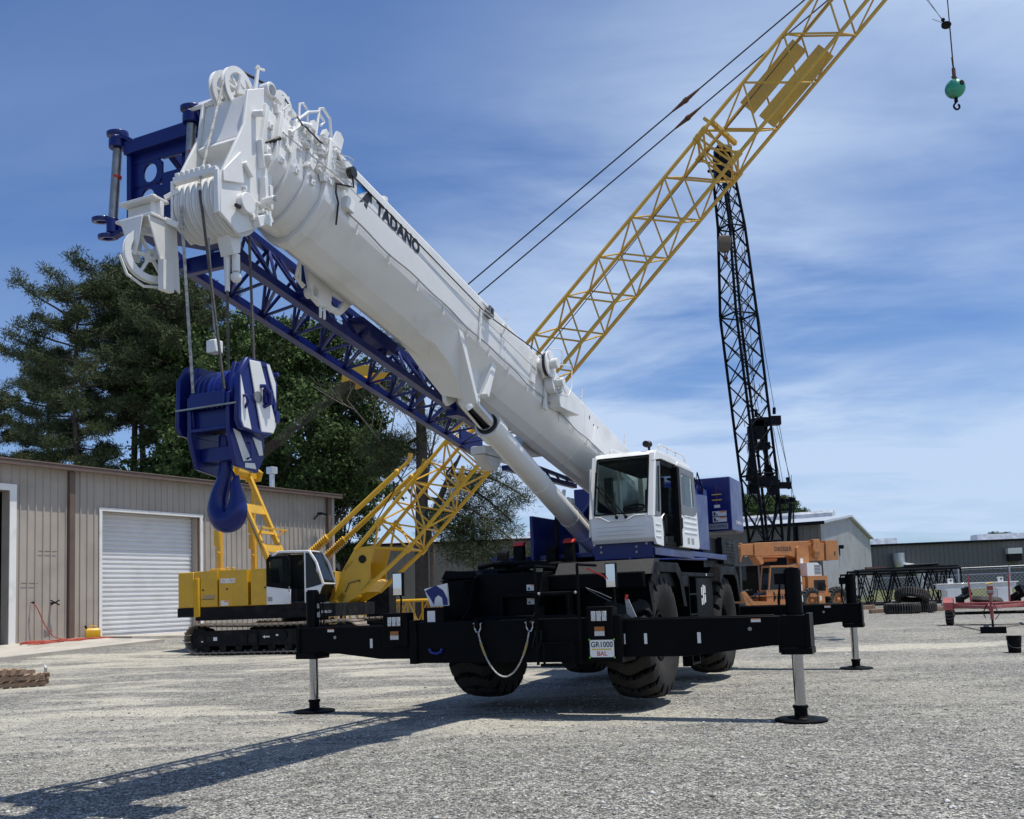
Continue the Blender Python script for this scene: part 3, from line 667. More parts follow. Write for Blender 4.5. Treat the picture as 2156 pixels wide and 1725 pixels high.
put_tree('pine_tree', 'lower pine cut off by the left edge of the picture', 'tree', wA, pA[1], base_at(-55, 62), 5.2, .64, gp)
put_tree('pine_tree', 'pine crown filling the gap left of the broad front pine', 'tree', wB, pB[1], base_at(95, 72), 2.2, .84, gp)
put_tree('pine_tree', 'pine in the second row right of the tall one', 'tree', wB, pB[1], base_at(335, 76), .4, 1.08, gp)
bA_ = broad_meshes(19, 6.0, 7.2, 11.3, 5, 620, 80); bB_ = broad_meshes(17, 4.6, 6.2, 10.2, 8, 420, 80)
gd_ = 'leafy trees right of the pines'
_, wD = put_tree('oak_tree', 'big dark leafy tree behind the far end of the shop roof', 'tree', bA_[0], bA_[1], base_at(575, 56), .4, 1.06, gd_)
_, wE = put_tree('oak_tree', 'leafy tree whose ragged right edge meets open sky under the blue jib', 'tree', bB_[0], bB_[1], base_at(690, 57), 1.2, 1.08, gd_)
put_tree('oak_tree', 'leafy tree behind the hoist ropes between pines and big dark tree', 'tree', wE, bB_[1], base_at(465, 60), 2.8, 1.22, gd_)
put_tree('oak_tree', 'low leafy tree past the end corner of the shop building', 'tree', wE, bB_[1], base_at(722, 62), 4.1, .60, gd_)
put_tree('oak_tree', 'leafy undergrowth tree behind the shop roof flue', 'tree', wE, bB_[1], base_at(600, 70), 3.3, .8, gd_)
# lone pine with the thick trunk
def lone_pine():
    rs = np.random.RandomState(77); rn = random.Random(77); w = MB(); cents = []
    tp = [Vector((0, 0, -.2)), Vector((.05, 0, 4)), Vector((.2, 0, 9)), Vector((.1, 0, 13)), Vector((-.3, 0, 16))]
    w.path(catmull(tp, 4), [.36, .35, .34, .33, .32, .31, .30, .29, .27, .25, .23, .2, .17, .14, .11, .08, .05], 12)
    w.path([(.1, 0, 4.0), (.55, -.1, 5.4), (1.35, -.2, 7.2), (2.1, -.1, 8.6)], [.2, .18, .13, .06], 8)
    br = [((.2, 0, 6.6), (5.2, -1, 3.6)), ((1.3, -.2, 7.2), (4.4, .5, 5.4)), ((.6, -.1, 5.5), (4.6, .6, 2.2)), ((.2, 0, 8.6), (-2.2, .5, 9.6)), ((1.6, -.2, 7.6), (5.0, .3, 6.6)), ((.6, -.1, 5.6), (2.6, -.5, 3.4)),
          ((.2, 0, 11), (-3.0, 0, 12.4)), ((.1, 0, 12), (2.5, .4, 13.6)), ((0, 0, 13), (-2.4, -.5, 14.6)), ((0, 0, 14), (1.5, 0, 15.8)), ((.2, 0, 10), (2.6, -.4, 10.6)), ((0, 0, 14.5), (-1.6, .6, 16.6)), ((.2, 0, 6.0), (3.4, .2, 4.6)), ((.2, 0, 9.6), (-1.7, .4, 8.1)), ((0, 0, 12.6), (-3.6, .5, 12.2))]
    for a, b in br:
        a = Vector(a); b = Vector(b); L = (b - a).length; mid = a.lerp(b, .5) + Vector((0, 0, .12 * L))
        pts = catmull([a, mid, b], 4); w.path(pts, [.085 * (1 - i / len(pts)) + .02 for i in range(len(pts))], 5)
        for i, p in enumerate(pts[2:]):
            for s in range(6):
                e = p + Vector((rn.uniform(-1, 1), rn.uniform(-1, 1), rn.uniform(-.8, .4))) * .95
                w.path([p, e], [.018, .01], 3)
                for c in range(3): cents.append(tuple(p.lerp(e, .5 + .3 * c)))
    return w, leaf_cloud(np.array(cents), .38, 30, .27, .10, rs, 'needle', 'crown', .2)
lp = lone_pine(); put_tree('pine_tree', 'thick-trunked pine with low boughs behind the yellow boom', 'tree', lp[0], lp[1], base_at(889, 46), 0, 1.0)
def dead_tree():
    w = MB(); rn = random.Random(9)
    def grow(p, d, L, r, k):
        pts = [p]; 
        for i in range(4):
            d = (d + Vector((rn.uniform(-.16, .16), rn.uniform(-.16, .16), rn.uniform(-.02, .12)))).normalized(); pts.append(pts[-1] + d * L / 4)
        w.path(pts, [r * (1 - .13 * i) for i in range(5)], 5)
        if k:
            for i in range(rn.randint(2, 4)):
                q = pts[rn.randint(1, 4)]; a = rn.uniform(0, 6.28); grow(q, (d * .8 + Vector((math.cos(a), math.sin(a) * .5, rn.uniform(-.1, .7))) * .75).normalized(), L * rn.uniform(.5, .75), r * .5, k - 1)
    w.path([(1.2, 0, 0), (1.2, 0, 4.2), (.9, 0, 6.2)], [.16, .13, .11], 7); grow(Vector((.9, 0, 6.2)), Vector((-.65, 0, .75)), 4.2, .09, 4); grow(Vector((.9, 0, 6.2)), Vector((-.05, 0, 1)), 5, .08, 4)
    return w
o = dead_tree(); t = thing('dead_tree', 'bare dead tree with thin pale branches left of the thick pine trunk', 'tree', base_at(862, 47), 0); o.build('trunk', t, 'dead_wood')
# trees beyond the far buildings
gf = 'trees beyond the far metal buildings'
for px, Y, s, lab in ((1590, 100, .98, 'round dark tree behind the blue counterweight box'), (1640, 104, 1.0, 'dark tree seen through the base of the black lattice boom'), (1682, 101, .80, 'tree sloping down to the roof of the gabled building'), (1555, 108, .95, 'dark tree half hidden by the blue counterweight box'), (1712, 106, .6, 'small treetop over the gabled building roof')):
    put_tree('oak_tree', lab, 'tree', wD, bA_[1], base_at(px, Y), px, s * .62, gf)
for px, Y, s, lab in ((2118, 132, .62, 'small treetop over the dark building roof'), (2150, 130, .60, 'treetop over the dark roof at the right edge of the picture')):
    put_tree('oak_tree', lab, 'tree', wD, bA_[1], base_at(px, Y), px, s * .66, gf)
# ------------------------------------------------------------------ white rough-terrain crane (x forward, y to its left, z up)
CA = R_(-24.4); MO = Vector((1.814, 17.3, 0)); MROT = math.atan2(-math.cos(CA), math.sin(CA))
rt = thing('mobile_crane', 'big white and blue rough-terrain crane on black outriggers with its boom low over the front', 'mobile crane', MO, MROT)
V3 = Vector
# tyres with curved lugs
def tyre_mesh(R=.935, W=.75, rimr=.34, N=20, res=16, depth=.075, wave=.50, base='rubber'):
    prof = []
    pts = [(-.30, rimr), (-.40, rimr + .10), (-.485, (rimr + R) / 2 - .02), (-.495, R * .80), (-.455, R * .92), (-.40, R * .965), (-.30, R * .985), (-.20, R * .995), (-.10, R), (0, R), (.10, R), (.20, R * .995), (.30, R * .985), (.40, R * .965), (.455, R * .92), (.495, R * .80), (.485, (rimr + R) / 2 - .02), (.40, rimr + .10), (.30, rimr)]
    fine = []
    for (a, r1), (b, r2) in zip(pts, pts[1:]):
        k = 2 if max(r1, r2) > R * .85 else 1
        for j in range(k): fine.append((lerp(a, b, j / k), lerp(r1, r2, j / k)))
    fine.append(pts[-1]); n = N * res; mb = MB(); vs = []; grooves = []
    for i in range(n):
        th = 2 * math.pi * i / n
        for y, r in fine:
            q = (i / res + wave * (.5 * math.cos(y * 2 * math.pi * 1.15) + .9 * (abs(y) ** 1.5)) + 100) % 1.0
            g = 1. if q < .27 else 0.
            sh = sm(R * .78, R * .90, r); rr = r - depth * g * sh
            yy = y * W - (math.copysign(.02, y) * g * sh if abs(y) > .42 else 0)
            if g * sh > .5: grooves.append(len(vs))
            vs.append((rr * math.cos(th), yy, rr * math.sin(th)))
    m_ = len(fine); fs = [(i * m_ + j, ((i + 1) % n) * m_ + j, ((i + 1) % n) * m_ + j + 1, i * m_ + j + 1) for i in range(n) for j in range(m_ - 1)]
    mb.ms = [base, 'tread_groove']; gs = set(grooves); mb.add(vs, fs); mb.mi = [1 if (((i + 1) % n) * m_ + j in gs or i * m_ + j in gs) and (i * m_ + j + 1 in gs or ((i + 1) % n) * m_ + j + 1 in gs) else 0 for i in range(n) for j in range(m_ - 1)]; return mb
def rim_mesh(r=.34, w=.56, face=.16, col='black', hub='black'):
    mb = MB().use(col)
    mb.lathe([(r * .80, -w / 2), (r + .02, -w / 2), (r + .03, -w / 2 + .03), (r - .03, -w / 2 + .06), (r - .05, w / 2 - .06), (r + .03, w / 2 - .03), (r + .02, w / 2), (r * .93, w / 2 - .005), (r * .86, w / 2 - .12), (r * .70, face), (.12, face + .02), (.12, face - .05), (r * .6, -w / 2 + .05)], (0, 0, 0), (0, 1, 0), 32, closed=True)
    mb.use(hub).lathe([(.001, face - .1), (.17, face - .1), (.15, face + .09), (.10, face + .14), (.001, face + .15)], (0, 0, 0), (0, 1, 0), 20)
    for i in range(12):
        a = i * math.pi / 6; mb.cyl((.22 * math.cos(a), face - .02, .22 * math.sin(a)), (.22 * math.cos(a), face + .05, .22 * math.sin(a)), .018, n=6)
    return mb
def new_wheel(parent, T, Rm, matn, loc, flip=False):
    w = bpy.data.objects.new('wheel', None); COL.objects.link(w); w.parent = parent; w.location = loc
    if flip: w.rotation_euler = (0, 0, math.pi)
    T.ms[0] = matn; a = T.build('tyre', w, smooth=28); b = Rm.build('rim', w); return w
wh = new_wheel(rt, tyre_mesh(), rim_mesh(.33, .56, .08), 'rubber', (2.62, 1.285, 1.05))
for x, y in ((2.62, -1.285), (-1.85, 1.285), (-1.85, -1.285)):
    c = copy_tree(wh, rt); c.location = (x, y, 1.05)
    if y < 0: c.rotation_euler = (0, 0, math.pi)
for x in (2.62, -1.85):
    b = MB(); b.cyl((x, -.92, 1.05), (x, .92, 1.05), .14); b.sphere((x, 0, 1.05), .3, 14); b.bb((x - .2, -.95, .95), (x + .2, -.75, 1.2)); b.bb((x - .2, .75, .95), (x + .2, .95, 1.2)); b.build('axle', rt, 'black')
# frame
b = MB(); b.bb((-4.0, -.55, .92), (3.75, -.50, 1.75)); b.bb((-4.0, .50, .92), (3.75, .55, 1.75)); b.bb((-4, -.499, 1.68), (3.75, .499, 1.75)); b.bb((-3.9, -.499, .95), (3.7, .499, 1.0)); b.bb((-1.2, -1.2, 1.25), (1.5, 1.2, 1.6)); b.build('carrier_frame', rt, 'black', bevel=.01)
b = MB(); b.bb((1.0, -1.25, 1.76), (3.55, 1.62, 1.99)); b.bb((-4.0, -1.62, 1.76), (.98, .9, 2.02)); b.build('deck', rt, 'black', bevel=.02)
b = MB(); b.cyl((.4, 0, 2.0), (.4, 0, 2.28), .85, n=40); b.cyl((.4, 0, 2.05), (.4, 0, 2.12), .93, n=40); b.build('slewing_ring', rt, 'black')
# outrigger housings, beams and jacks
for X in (4.02, -4.02):
    b = MB(); b.bb((X - .30, -1.74, .77), (X + .26, 1.47, 1.37)); b.bb((X - .34, -1.78, .76), (X + .30, -1.66, 1.40)); b.bb((X - .34, 1.40, .76), (X + .30, 1.50, 1.40)); b.build('outrigger_housing', rt, 'black', bevel=.012)
def outrigger(X, s):
    g = MB().use('black'); y0 = 1.35
    P = [(y0, .83), (2.35, .83), (3.45, .955), (3.56, .955), (3.56, 1.325), (y0, 1.325)]
    g.prism([(s * y, z) for y, z in P], 0, X - .17, X + .17)
    g.bb((X - .155, s * 3.52, .86), (X + .155, s * 3.90, 1.33)); g.bb((X - .19, s * 3.55, .84), (X + .19, s * 3.93, .925)); g.bb((X - .185, s * 3.86, .925), (X + .185, s * 3.92, 1.35))
    g.beam((X + .18, s * 1.5, 1.337), (X + .18, s * 3.5, 1.337), .02, .02)
    o = g.build('outrigger_beam', rt, bevel=.012)
    f = 1 if X > 0 else -1
    for y, w in ((1.50, .035), (1.80, .04), (2.52, .045)):
        q = MB(); q.bb((X + .171, s * (y - w / 2), 1.0), (X + .175, s * (y + w / 2), 1.14)); q.build('reflector', o, 'sticker')
    q = MB(); q.use('sticker').bb((X + .171, s * 3.26 - .06, 1.255), (X + .175, s * 3.26 + .06, 1.30)); q.use('sticker_orange').bb((X + .1752, s * 3.26 - .06, 1.288), (X + .177, s * 3.26 + .06, 1.30)); q.build('warning_label', o)
    q = MB(); q.cyl((X + .165, s * 3.18, 1.17), (X + .182, s * 3.18, 1.17), .025); q.build('bolt', o, 'steel')
    j = MB().use('black'); j.cyl((X, s * 3.72, .88), (X, s * 3.72, 1.90), .105, n=24); j.cyl((X, s * 3.72, 1.901), (X, s * 3.72, 1.925), .085, n=24)
    j.bb((X - .05, s * 3.50, 1.72), (X + .05, s * 3.62, 1.86)); j.path([(X + .03, s * 3.56, 1.72), (X + .03, s * 3.54, 1.45), (X + .03, s * 3.56, 1.32)], .012); j.path([(X - .03, s * 3.55, 1.72), (X - .03, s * 3.52, 1.5), (X - .03, s * 3.55, 1.32)], .012)
    j = j.build('jack', rt)
    q = MB(); q.cyl((X, s * 3.72, .12), (X, s * 3.72, .86), .070, n=24); q.build('jack_rod', j, 'chrome')
    q = MB(); q.lathe([(.0, .20), (.088, .20), (.095, .185), (.095, .165), (.082, .16), (.082, .07), (.17, .055), (.18, .045), (.31, .035), (.325, .025), (.325, .012), (.29, .0), (.0, .0)], (X, s * 3.72, 0), (0, 0, 1), 40)
    j2 = q.build('float_pad', j, 'black')
    for k, z in enumerate((1.78, 1.67, 1.53)):
        q = MB(); q.bb((X - .04, s * 3.72 + .1055, z - .04), (X + .03, s * 3.72 + .109, z + .04)); q.build('decal', j, 'sticker')
for X in (4.02, -4.02):
    for s in (1, -1): outrigger(X, s)
# front body
b = MB().use('black'); b.bb((3.35, -.97, .78), (3.62, .17, 2.05)); b.bb((3.28, -1.62, 1.40), (3.55, -.98, 1.98)); b.prism([(-1.64, 2.0), (-1.56, 2.14), (-1.05, 2.10), (-.98, 2.0)], 0, 2.9, 3.55)
b.bb((2.95, .18, 1.30), (3.30, 1.02, 2.0)); b.bb((3.9, -.96, 1.36), (3.94, .16, 1.42)); b.build('front_body', rt, bevel=.015)
b = MB(); b.prism([(3.47, 1.95), (3.24, 2.17), (3.0, 2.17), (3.0, 1.95)], 1, .22, 1.70); b.build('deck_edge', rt, 'deck_grip')
b = MB(); 
for y in (-.97, .15): b.prism([(3.621, 1.40), (4.20, 1.39), (3.95, 1.55), (3.75, 2.0), (3.621, 2.03)], 1, y, y + .02)
b.build('gusset_plate', rt, 'black')
for z in (1.82, 1.62):
    q = MB().use('sticker'); q.bb((3.621, -.155, z - .045), (3.625, -.015, z + .045)); q.use('sticker_orange').bb((3.6252, -.085, z + .028), (3.627, -.015, z + .045)); q.use('ink').prism([(-.14, z - .03), (-.095, z - .03), (-.118, z + .015)], 0, 3.6252, 3.627); q.build('warning_label', rt)
b = MB().use('black_matte')
for i, (y, h, red) in enumerate(((-1.15, .22, 0), (-.85, .35, 1), (-.27, .24, 0), (.03, .35, 1))):
    g = MB().use('black_matte'); x0 = 2.28; g.prism([(x0 - .07, 2.05), (x0 + .07, 2.05), (x0 + .07, 2.25 + h * .55), (x0 + .04, 2.25 + h * .85), (x0 - .03, 2.25 + h), (x0 - .07, 2.25 + h)], 1, y - .085, y + .085)
    g.bb((x0 - .12, y - .13, 2.04), (x0 + .12, y + .13, 2.22))
    if red: g.use('red').prism([(x0 + .065, 2.25 + h * .78), (x0 + .045, 2.25 + h * .89), (x0 - .03, 2.255 + h), (x0 - .075, 2.255 + h), (x0 - .075, 2.25 + h * .82)], 1, y - .09, y + .09)
    g.build('mast_guard', rt, bevel=.012)
b = MB(); b.bb((2.0, -1.5, 2.0), (2.6, -.5, 2.08)); b.path([(2.5, -1.5, 2.2), (2.5, -1.2, 2.25), (2.5, -.4, 2.22), (2.5, .2, 2.1)], .045); b.path([(2.9, -.6, 2.15), (2.9, .1, 2.18), (2.8, .35, 2.1)], .035); b.build('hydraulic_pipe', rt, 'black_matte')
b = MB(); b.prism([(-2.0, 1.98), (-1.62, 2.10), (-1.1, 2.16), (-1.1, 1.98)], 0, 1.0, 3.0); b.build('engine_cover', rt, 'gun', bevel=.02)
# ladder at the front
b = MB()
for y in (.30, .93): b.cyl((4.36, y, .74), (4.36, y, 2.1), .022, n=8)
for z in (1.04, 1.40, 1.72): b.cyl((4.36, .30, z), (4.36, .93, z), .02, n=8)
b.cyl((4.36, .30, 2.1), (3.6, .30, 2.1), .02, n=8); b.cyl((4.36, .93, 2.1), (3.6, .93, 2.1), .02, n=8); b.bb((4.33, .36, .72), (4.42, .87, .76)); b.bb((4.40, .40, .76), (4.42, .43, 1.04)); b.bb((4.40, .82, .76), (4.42, .85, 1.04)); b.build('ladder', rt, 'black')
for y in (.36, .90):
    q = MB(); q.sphere((4.385, y, 1.72), .022, 8); q.build('bolt', rt, 'sticker_grey')
# headlights
HS = Matrix.Translation((.125, 0, 0))
for y0, y1 in ((1.02, 1.40), (-2.22, -1.80)):
    b = MB(HS).use('black'); b.bb((4.0, y0, .80 if y0 > 0 else 1.02), (4.21, y1, 1.52)); b.build('lamp_panel', rt, bevel=.015)
    yc = (y0 + y1) / 2; h = MB(HS).use('black_matte'); h.bb((4.211, yc - .12, 1.31), (4.222, yc + .12, 1.47)); h.use('lamp')
    for k in range(3): h.bb((4.222, yc - .112 + k * .077, 1.325), (4.235, yc - .112 + k * .077 + .065, 1.455))
    h.build('headlight', rt, bevel=.008)
    h = MB(HS).use('black_matte'); h.bb((4.211, yc - .085, 1.11), (4.22, yc + .085, 1.26)); h.use('amber').bb((4.2201, yc - .07, 1.19), (4.232, yc + .07, 1.248)); h.use('lamp').bb((4.2201, yc - .07, 1.125), (4.232, yc + .07, 1.188)); h.build('turn_signal', rt)
# mirrors
for y, z0, z1, w, st in ((1.30, 1.77, 2.10, .14, 1.52), (-2.12, 1.78, 2.12, .16, 1.52)):
    g = MB().use('black_matte'); g.box((4.02, y, (z0 + z1) / 2), (.06, w + .02, z1 - z0 + .02)); g.path([(4.0, y, z0 + .05), (3.98, y + .02, z0 - .05), (4.05, y + .05, st)], .016)
    o = g.build('mirror', rt, bevel=.02); g = MB().use('mirror'); g.box((4.053, y, (z0 + z1) / 2), (.012, w - .01, z1 - z0 - .01), ('Y', .018)); g.build('mirror_glass', o, bevel=.004)
# paper plate
pl = MB(HS); pl.bb((4.212, 1.06, .84), (4.216, 1.40, 1.07)); plate = pl.build('paper_sign', rt, 'paper', label='white sheet reading GR1000 BAL taped under the headlight')
fM = frame((4.3425, 1.23, 1.005), (0, 1, 0), (0, 0, 1))
text_mesh('lettering', 'GR1000', .105, 'ink', fM, plate, .0008, .0015, sx=.90); text_mesh('lettering', 'BAL', .085, 'red', frame((4.3425, 1.23, .885), (0, 1, 0), (0, 0, 1)), plate, .0008, .001)
q = MB(HS).use('tape_yellow'); q.bb((4.2162, 1.09, .935), (4.2175, 1.36, .953)); q.use('tape_green')
for y in (1.06, 1.40):
    for z in (.84, 1.07): q.box((4.2168, y, z), (.0015, .035, .02), ('X', .7 if (y > 1.2) == (z > .95) else -.7))
q.build('tape', plate)
# tow sling and shackles
for y in (-.63, .18):
    q = MB().use('chrome'); q.path([(4.33, y - .04, 1.33), (4.33, y - .045, 1.26), (4.33, y - .02, 1.21), (4.33, y + .02, 1.21), (4.33, y + .045, 1.26), (4.33, y + .04, 1.33)], .014); q.use('black').bb((4.281, y - .02, 1.27), (4.40, y + .02, 1.40)); q.use('chrome').cyl((4.33, y - .07, 1.33), (4.33, y + .07, 1.33), .014); q.build('shackle', rt)
pts = [V3((4.34, lerp(-.62, .17, t), 1.20 - .62 * (1 - (2 * t - 1) ** 2) ** .8)) for t in [i / 24 for i in range(25)]]
q = MB().use('rope'); q.path(pts, .012); q.use('sling_yellow').path(pts[1:4], .018); q.path(pts[21:24], .018); q.build('tow_sling', rt)
q = MB(); q.path([(4.36, .30, 1.24), (4.37, .26, 1.1), (4.36, .22, 1.0), (4.36, .3, .93), (4.36, .36, 1.1), (4.36, .36, 1.22)], .015); q.build('rubber_strap', rt, 'gun')
# striped plate box on the left
q = MB().use('black'); q.bb((4.0, -1.55, .98), (4.26, -1.22, 1.58)); q.use('sticker').bb((4.2605, -1.49, 1.26), (4.264, -1.36, 1.53)); q.build('tool_box', rt, bevel=.01)
q = MB().use('white'); q.prism([(-1.60, 1.86), (-1.22, 1.93), (-1.20, 1.60), (-1.50, 1.59)], 0, 4.10, 4.14)
q.use('blue'); q.prism([(-1.58, 1.83), (-1.40, 1.905), (-1.28, 1.83), (-1.21, 1.70), (-1.205, 1.61), (-1.28, 1.61), (-1.30, 1.72), (-1.36, 1.76), (-1.42, 1.72), (-1.44, 1.62), (-1.50, 1.72)], 0, 4.1405, 4.146); q.build('striped_plate', rt)
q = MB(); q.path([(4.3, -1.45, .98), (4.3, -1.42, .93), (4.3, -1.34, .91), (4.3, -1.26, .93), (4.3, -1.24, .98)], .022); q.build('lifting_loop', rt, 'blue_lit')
q = MB(); q.path([(3.3, -1.3, 1.95), (3.6, -1.0, 1.72), (3.65, -.98, 1.5)], .012); q.path([(4.1, .95, 1.78), (4.1, 1.15, 1.70), (4.1, 1.32, 1.62)], .006); q.path([(4.1, .97, 1.76), (4.1, 1.14, 1.66), (4.1, 1.30, 1.58)], .005); q.build('hydraulic_hose', rt, 'grey_paint')
q = MB(); pr = [(4.1, .96, 2.05), (4.1, 1.02, 2.03), (4.1, 1.08, 1.99), (4.1, 1.14, 1.97), (4.1, 1.22, 1.93), (4.1, 1.25, 1.88)]
q.loft([[(x, y, z + .012), (x + .004, y, z + .012), (x + .004, y, z - .012), (x, y, z - .012)] for x, y, z in pr]); q.build('red_ribbon', rt, 'red')
q = MB().use('red'); q.cyl((4.1, 1.52, 1.60), (4.1, 1.54, 1.66), .02); q.use('sticker_grey'); q.prism([(1.51, 1.60), (1.56, 1.60), (1.66, 1.36), (1.60, 1.35), (1.53, 1.40)], 0, 4.09, 4.11); q.build('rag', rt, label='grey rag with a red top hanging by the headlight')
# fenders
for s in (1, -1):
    for off, dn in ((0, 1), (-4.45, 1)):
        P = [(3.45, 1.85), (3.22, 2.13), (1.92, 2.13), (1.70, 1.98), (1.47, 1.45)]
        o_ = [(x + off, z) for x, z in P]; i_ = [(x + off, z) for x, z in ((3.41, 1.83), (3.19, 2.09), (1.94, 2.09), (1.74, 1.96), (1.51, 1.45))]
        b = MB(); b.prism(o_ + i_[::-1], 1, s * .80, s * 1.68); 
        j_ = [(x + off, z) for x, z in ((3.25, 1.80), (3.06, 1.98), (2.05, 1.98), (1.86, 1.86), (1.66, 1.45))]
        b.prism(o_ + j_[::-1], 1, s * 1.681, s * 1.70); b.build('fender', rt, 'black', bevel=.008)
b = MB(); b.prism([(3.45, 1.84), (3.3, 1.40), (3.2, 1.20), (3.25, 1.80)], 1, 1.2, 1.66); b.build('splash_plate', rt, 'black')
# side boxes and steps between the wheels
b = MB().use('black'); b.bb((-.85, 1.15, 1.15), (.35, 1.60, 1.92)); b.bb((-1.0, 1.0, 1.93), (1.5, 1.62, 2.0)); b.build('side_box', rt, bevel=.015)
q = MB().use('sticker')
for x, z, w, h in ((.02, 1.68, .07, .14), (-.10, 1.62, .08, .34), (-.22, 1.71, .08, .13), (-.22, 1.55, .08, .14), (.02, 1.50, .07, .12)): q.bb((x - w / 2, 1.601, z - h / 2), (x + w / 2, 1.604, z + h / 2))
q.bb((-.28, 1.621, 1.95), (-.34, 1.624, 1.99)); q.build('load_chart', rt)
b = MB()
for x in (.45, .95): b.bb((x, 1.45, .45), (x + .03, 1.62, 1.92))
for z in (.47, .90, 1.28, 1.62): b.bb((.481, 1.46, z), (.949, 1.62, z + .03))
b.build('side_step', rt, 'black')
# rear engine hood
b = MB().use('black'); b.bb((-4.2, -1.4, 2.03), (-1.3, 1.36, 2.72)); b.use('gun').prism([(-4.2, 2.22), (-2.65, 2.22), (-2.53, 2.35), (-2.53, 2.75), (-4.2, 2.75)], 1, 1.361, 1.46); b.use('dark_inside')
for k in range(5):
    for x in (-3.75, -3.25): b.bb((x, 1.461, 2.36 + k * .065), (x + .38, 1.466, 2.385 + k * .065))
b.build('engine_hood', rt, bevel=.02)
# superstructure
b = MB().use('blue'); b.bb((-2.4, -.62, 2.28), (2.35, -.56, 3.0)); b.bb((-2.4, .50, 2.28), (2.35, .56, 3.0)); b.bb((-2.5, -1.5, 2.28), (2.0, -.63, 2.36)); b.bb((-2.5, .57, 2.28), (2.72, 1.55, 2.38)); b.bb((-2.2, -.55, 2.28), (2.2, .49, 2.36))
b.prism([(-2.5, 3.01), (.3, 3.01), (-.6, 3.5), (-1.4, 4.05), (-2.3, 4.05)], 1, .50, .56); b.prism([(-2.5, 3.01), (.3, 3.01), (-.6, 3.5), (-1.4, 4.05), (-2.3, 4.05)], 1, -.62, -.56); b.build('turntable', rt, bevel=.01)
b = MB().use('blue'); b.bb((2.721, .62, 2.20), (2.76, 1.55, 2.46)); b.bb((.3, 1.551, 2.24), (2.74, 1.58, 2.36)); b.build('cab_mount', rt, bevel=.01)
for y, z in ((.74, 2.40), (.74, 2.32), (1.30, 2.38), (1.30, 2.30), (1.46, 2.42)):
    q = MB(); q.cyl((2.76, y, z), (2.775, y, z), .018, n=10); q.build('bolt', rt, 'steel')
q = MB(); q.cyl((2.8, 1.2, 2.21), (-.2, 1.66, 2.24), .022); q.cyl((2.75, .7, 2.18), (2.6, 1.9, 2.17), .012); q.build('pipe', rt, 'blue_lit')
b = MB().use('blue'); b.prism([(-1.0, 2.42), (.18, 2.42), (.18, 3.30), (-.05, 3.40), (-1.0, 3.46)], 1, 1.48, 1.56); b.build('side_panel', rt, bevel=.015)
b = MB().use('blue'); b.bb((-.6, -1.54, 2.42), (0., -.75, 2.92)); b.path([(0, -1.28, 2.92), (0, -1.28, 2.99), (0, -1.17, 2.99), (0, -1.17, 2.92)], .012); b.use('steel')
for z in (2.87, 2.77, 2.71, 2.45): b.cyl((0, -1.50, z), (.012, -1.50, z), .018, n=8)
b.build('hydraulic_tank', rt, bevel=.01)
b = MB().use('blue'); rn = random.Random(5)
b.bb((-2.1, .6, 2.8), (-1.1, 1.10, 3.2))
for i in range(34):
    x, y, z = rn.uniform(-1.8, -1.0), rn.uniform(.75, 1.30), rn.uniform(3.2, 3.75); b.box((x, y, z), (rn.uniform(.05, .3), rn.uniform(.05, .25), rn.uniform(.05, .25)))
b.use('black_matte')
for i in range(14):
    p = V3((rn.uniform(-1.8, -1.0), rn.uniform(.8, 1.3), rn.uniform(3.3, 3.7))); b.path([p, p + V3((rn.uniform(-.3, .3), .05, .25)), p + V3((rn.uniform(-.4, .4), .1, -.1))], .018, 6)
b.bb((-2.0, .75, 3.84), (-1.2, 1.15, 3.87)); b.cyl((-1.3, 1.1, 3.2), (-1.3, 1.1, 3.84), .02); b.cyl((-1.9, 1.0, 3.2), (-1.9, 1.0, 3.84), .02); b.build('winch', rt, bevel=.006)
# counterweight
b = MB().use('blue'); b.bb((-3.75, -1.68, 2.88), (-2.57, 1.68, 3.97)); cw = b.build('counterweight', rt, bevel=.02)
for z in (3.62, 3.51, 3.38):
    q = MB().use('sticker' if z < 3.4 else 'tape_yellow'); w = .06 if z < 3.4 else .1; q.bb((-2.569, 1.40 - w, z - (.03 if z < 3.4 else .011)), (-2.566, 1.40 + w, z + (.03 if z < 3.4 else .011))); q.build('decal', cw)
q = MB(); q.bb((-2.5692, 1.393, 3.42), (-2.567, 1.40, 3.8)); q.build('red_line', cw, 'red')
for z in (3.23, 3.11):
    q = MB().use('sticker'); q.bb((-2.569, 1.30, z - .05), (-2.566, 1.58, z + .05)); q.use('sticker_orange').bb((-2.5658, 1.44, z + .02), (-2.564, 1.57, z + .045)); q.use('ink').bb((-2.5658, 1.32, z - .035), (-2.564, 1.36, z + .035)); q.bb((-2.5658, 1.37, z - .035), (-2.564, 1.40, z - .01)); q.build('warning_label', cw)
q = MB(); q.bb((-2.569, 1.22, 2.915), (-2.566, 1.60, 3.03)); pl = q.build('number_label', cw, 'sticker_grey')
text_mesh('lettering', '3d100956', .085, 'blue', frame((-2.565, 1.41, 2.97), (0, 1, 0), (0, 0, 1)), pl, .0008)
text_mesh('lettering', 'GR-1000XL-4', .10, 'sticker', frame((-3.25, 1.6855, 3.06), (-1, 0, 0), (0, 0, 1)), cw, .0008)
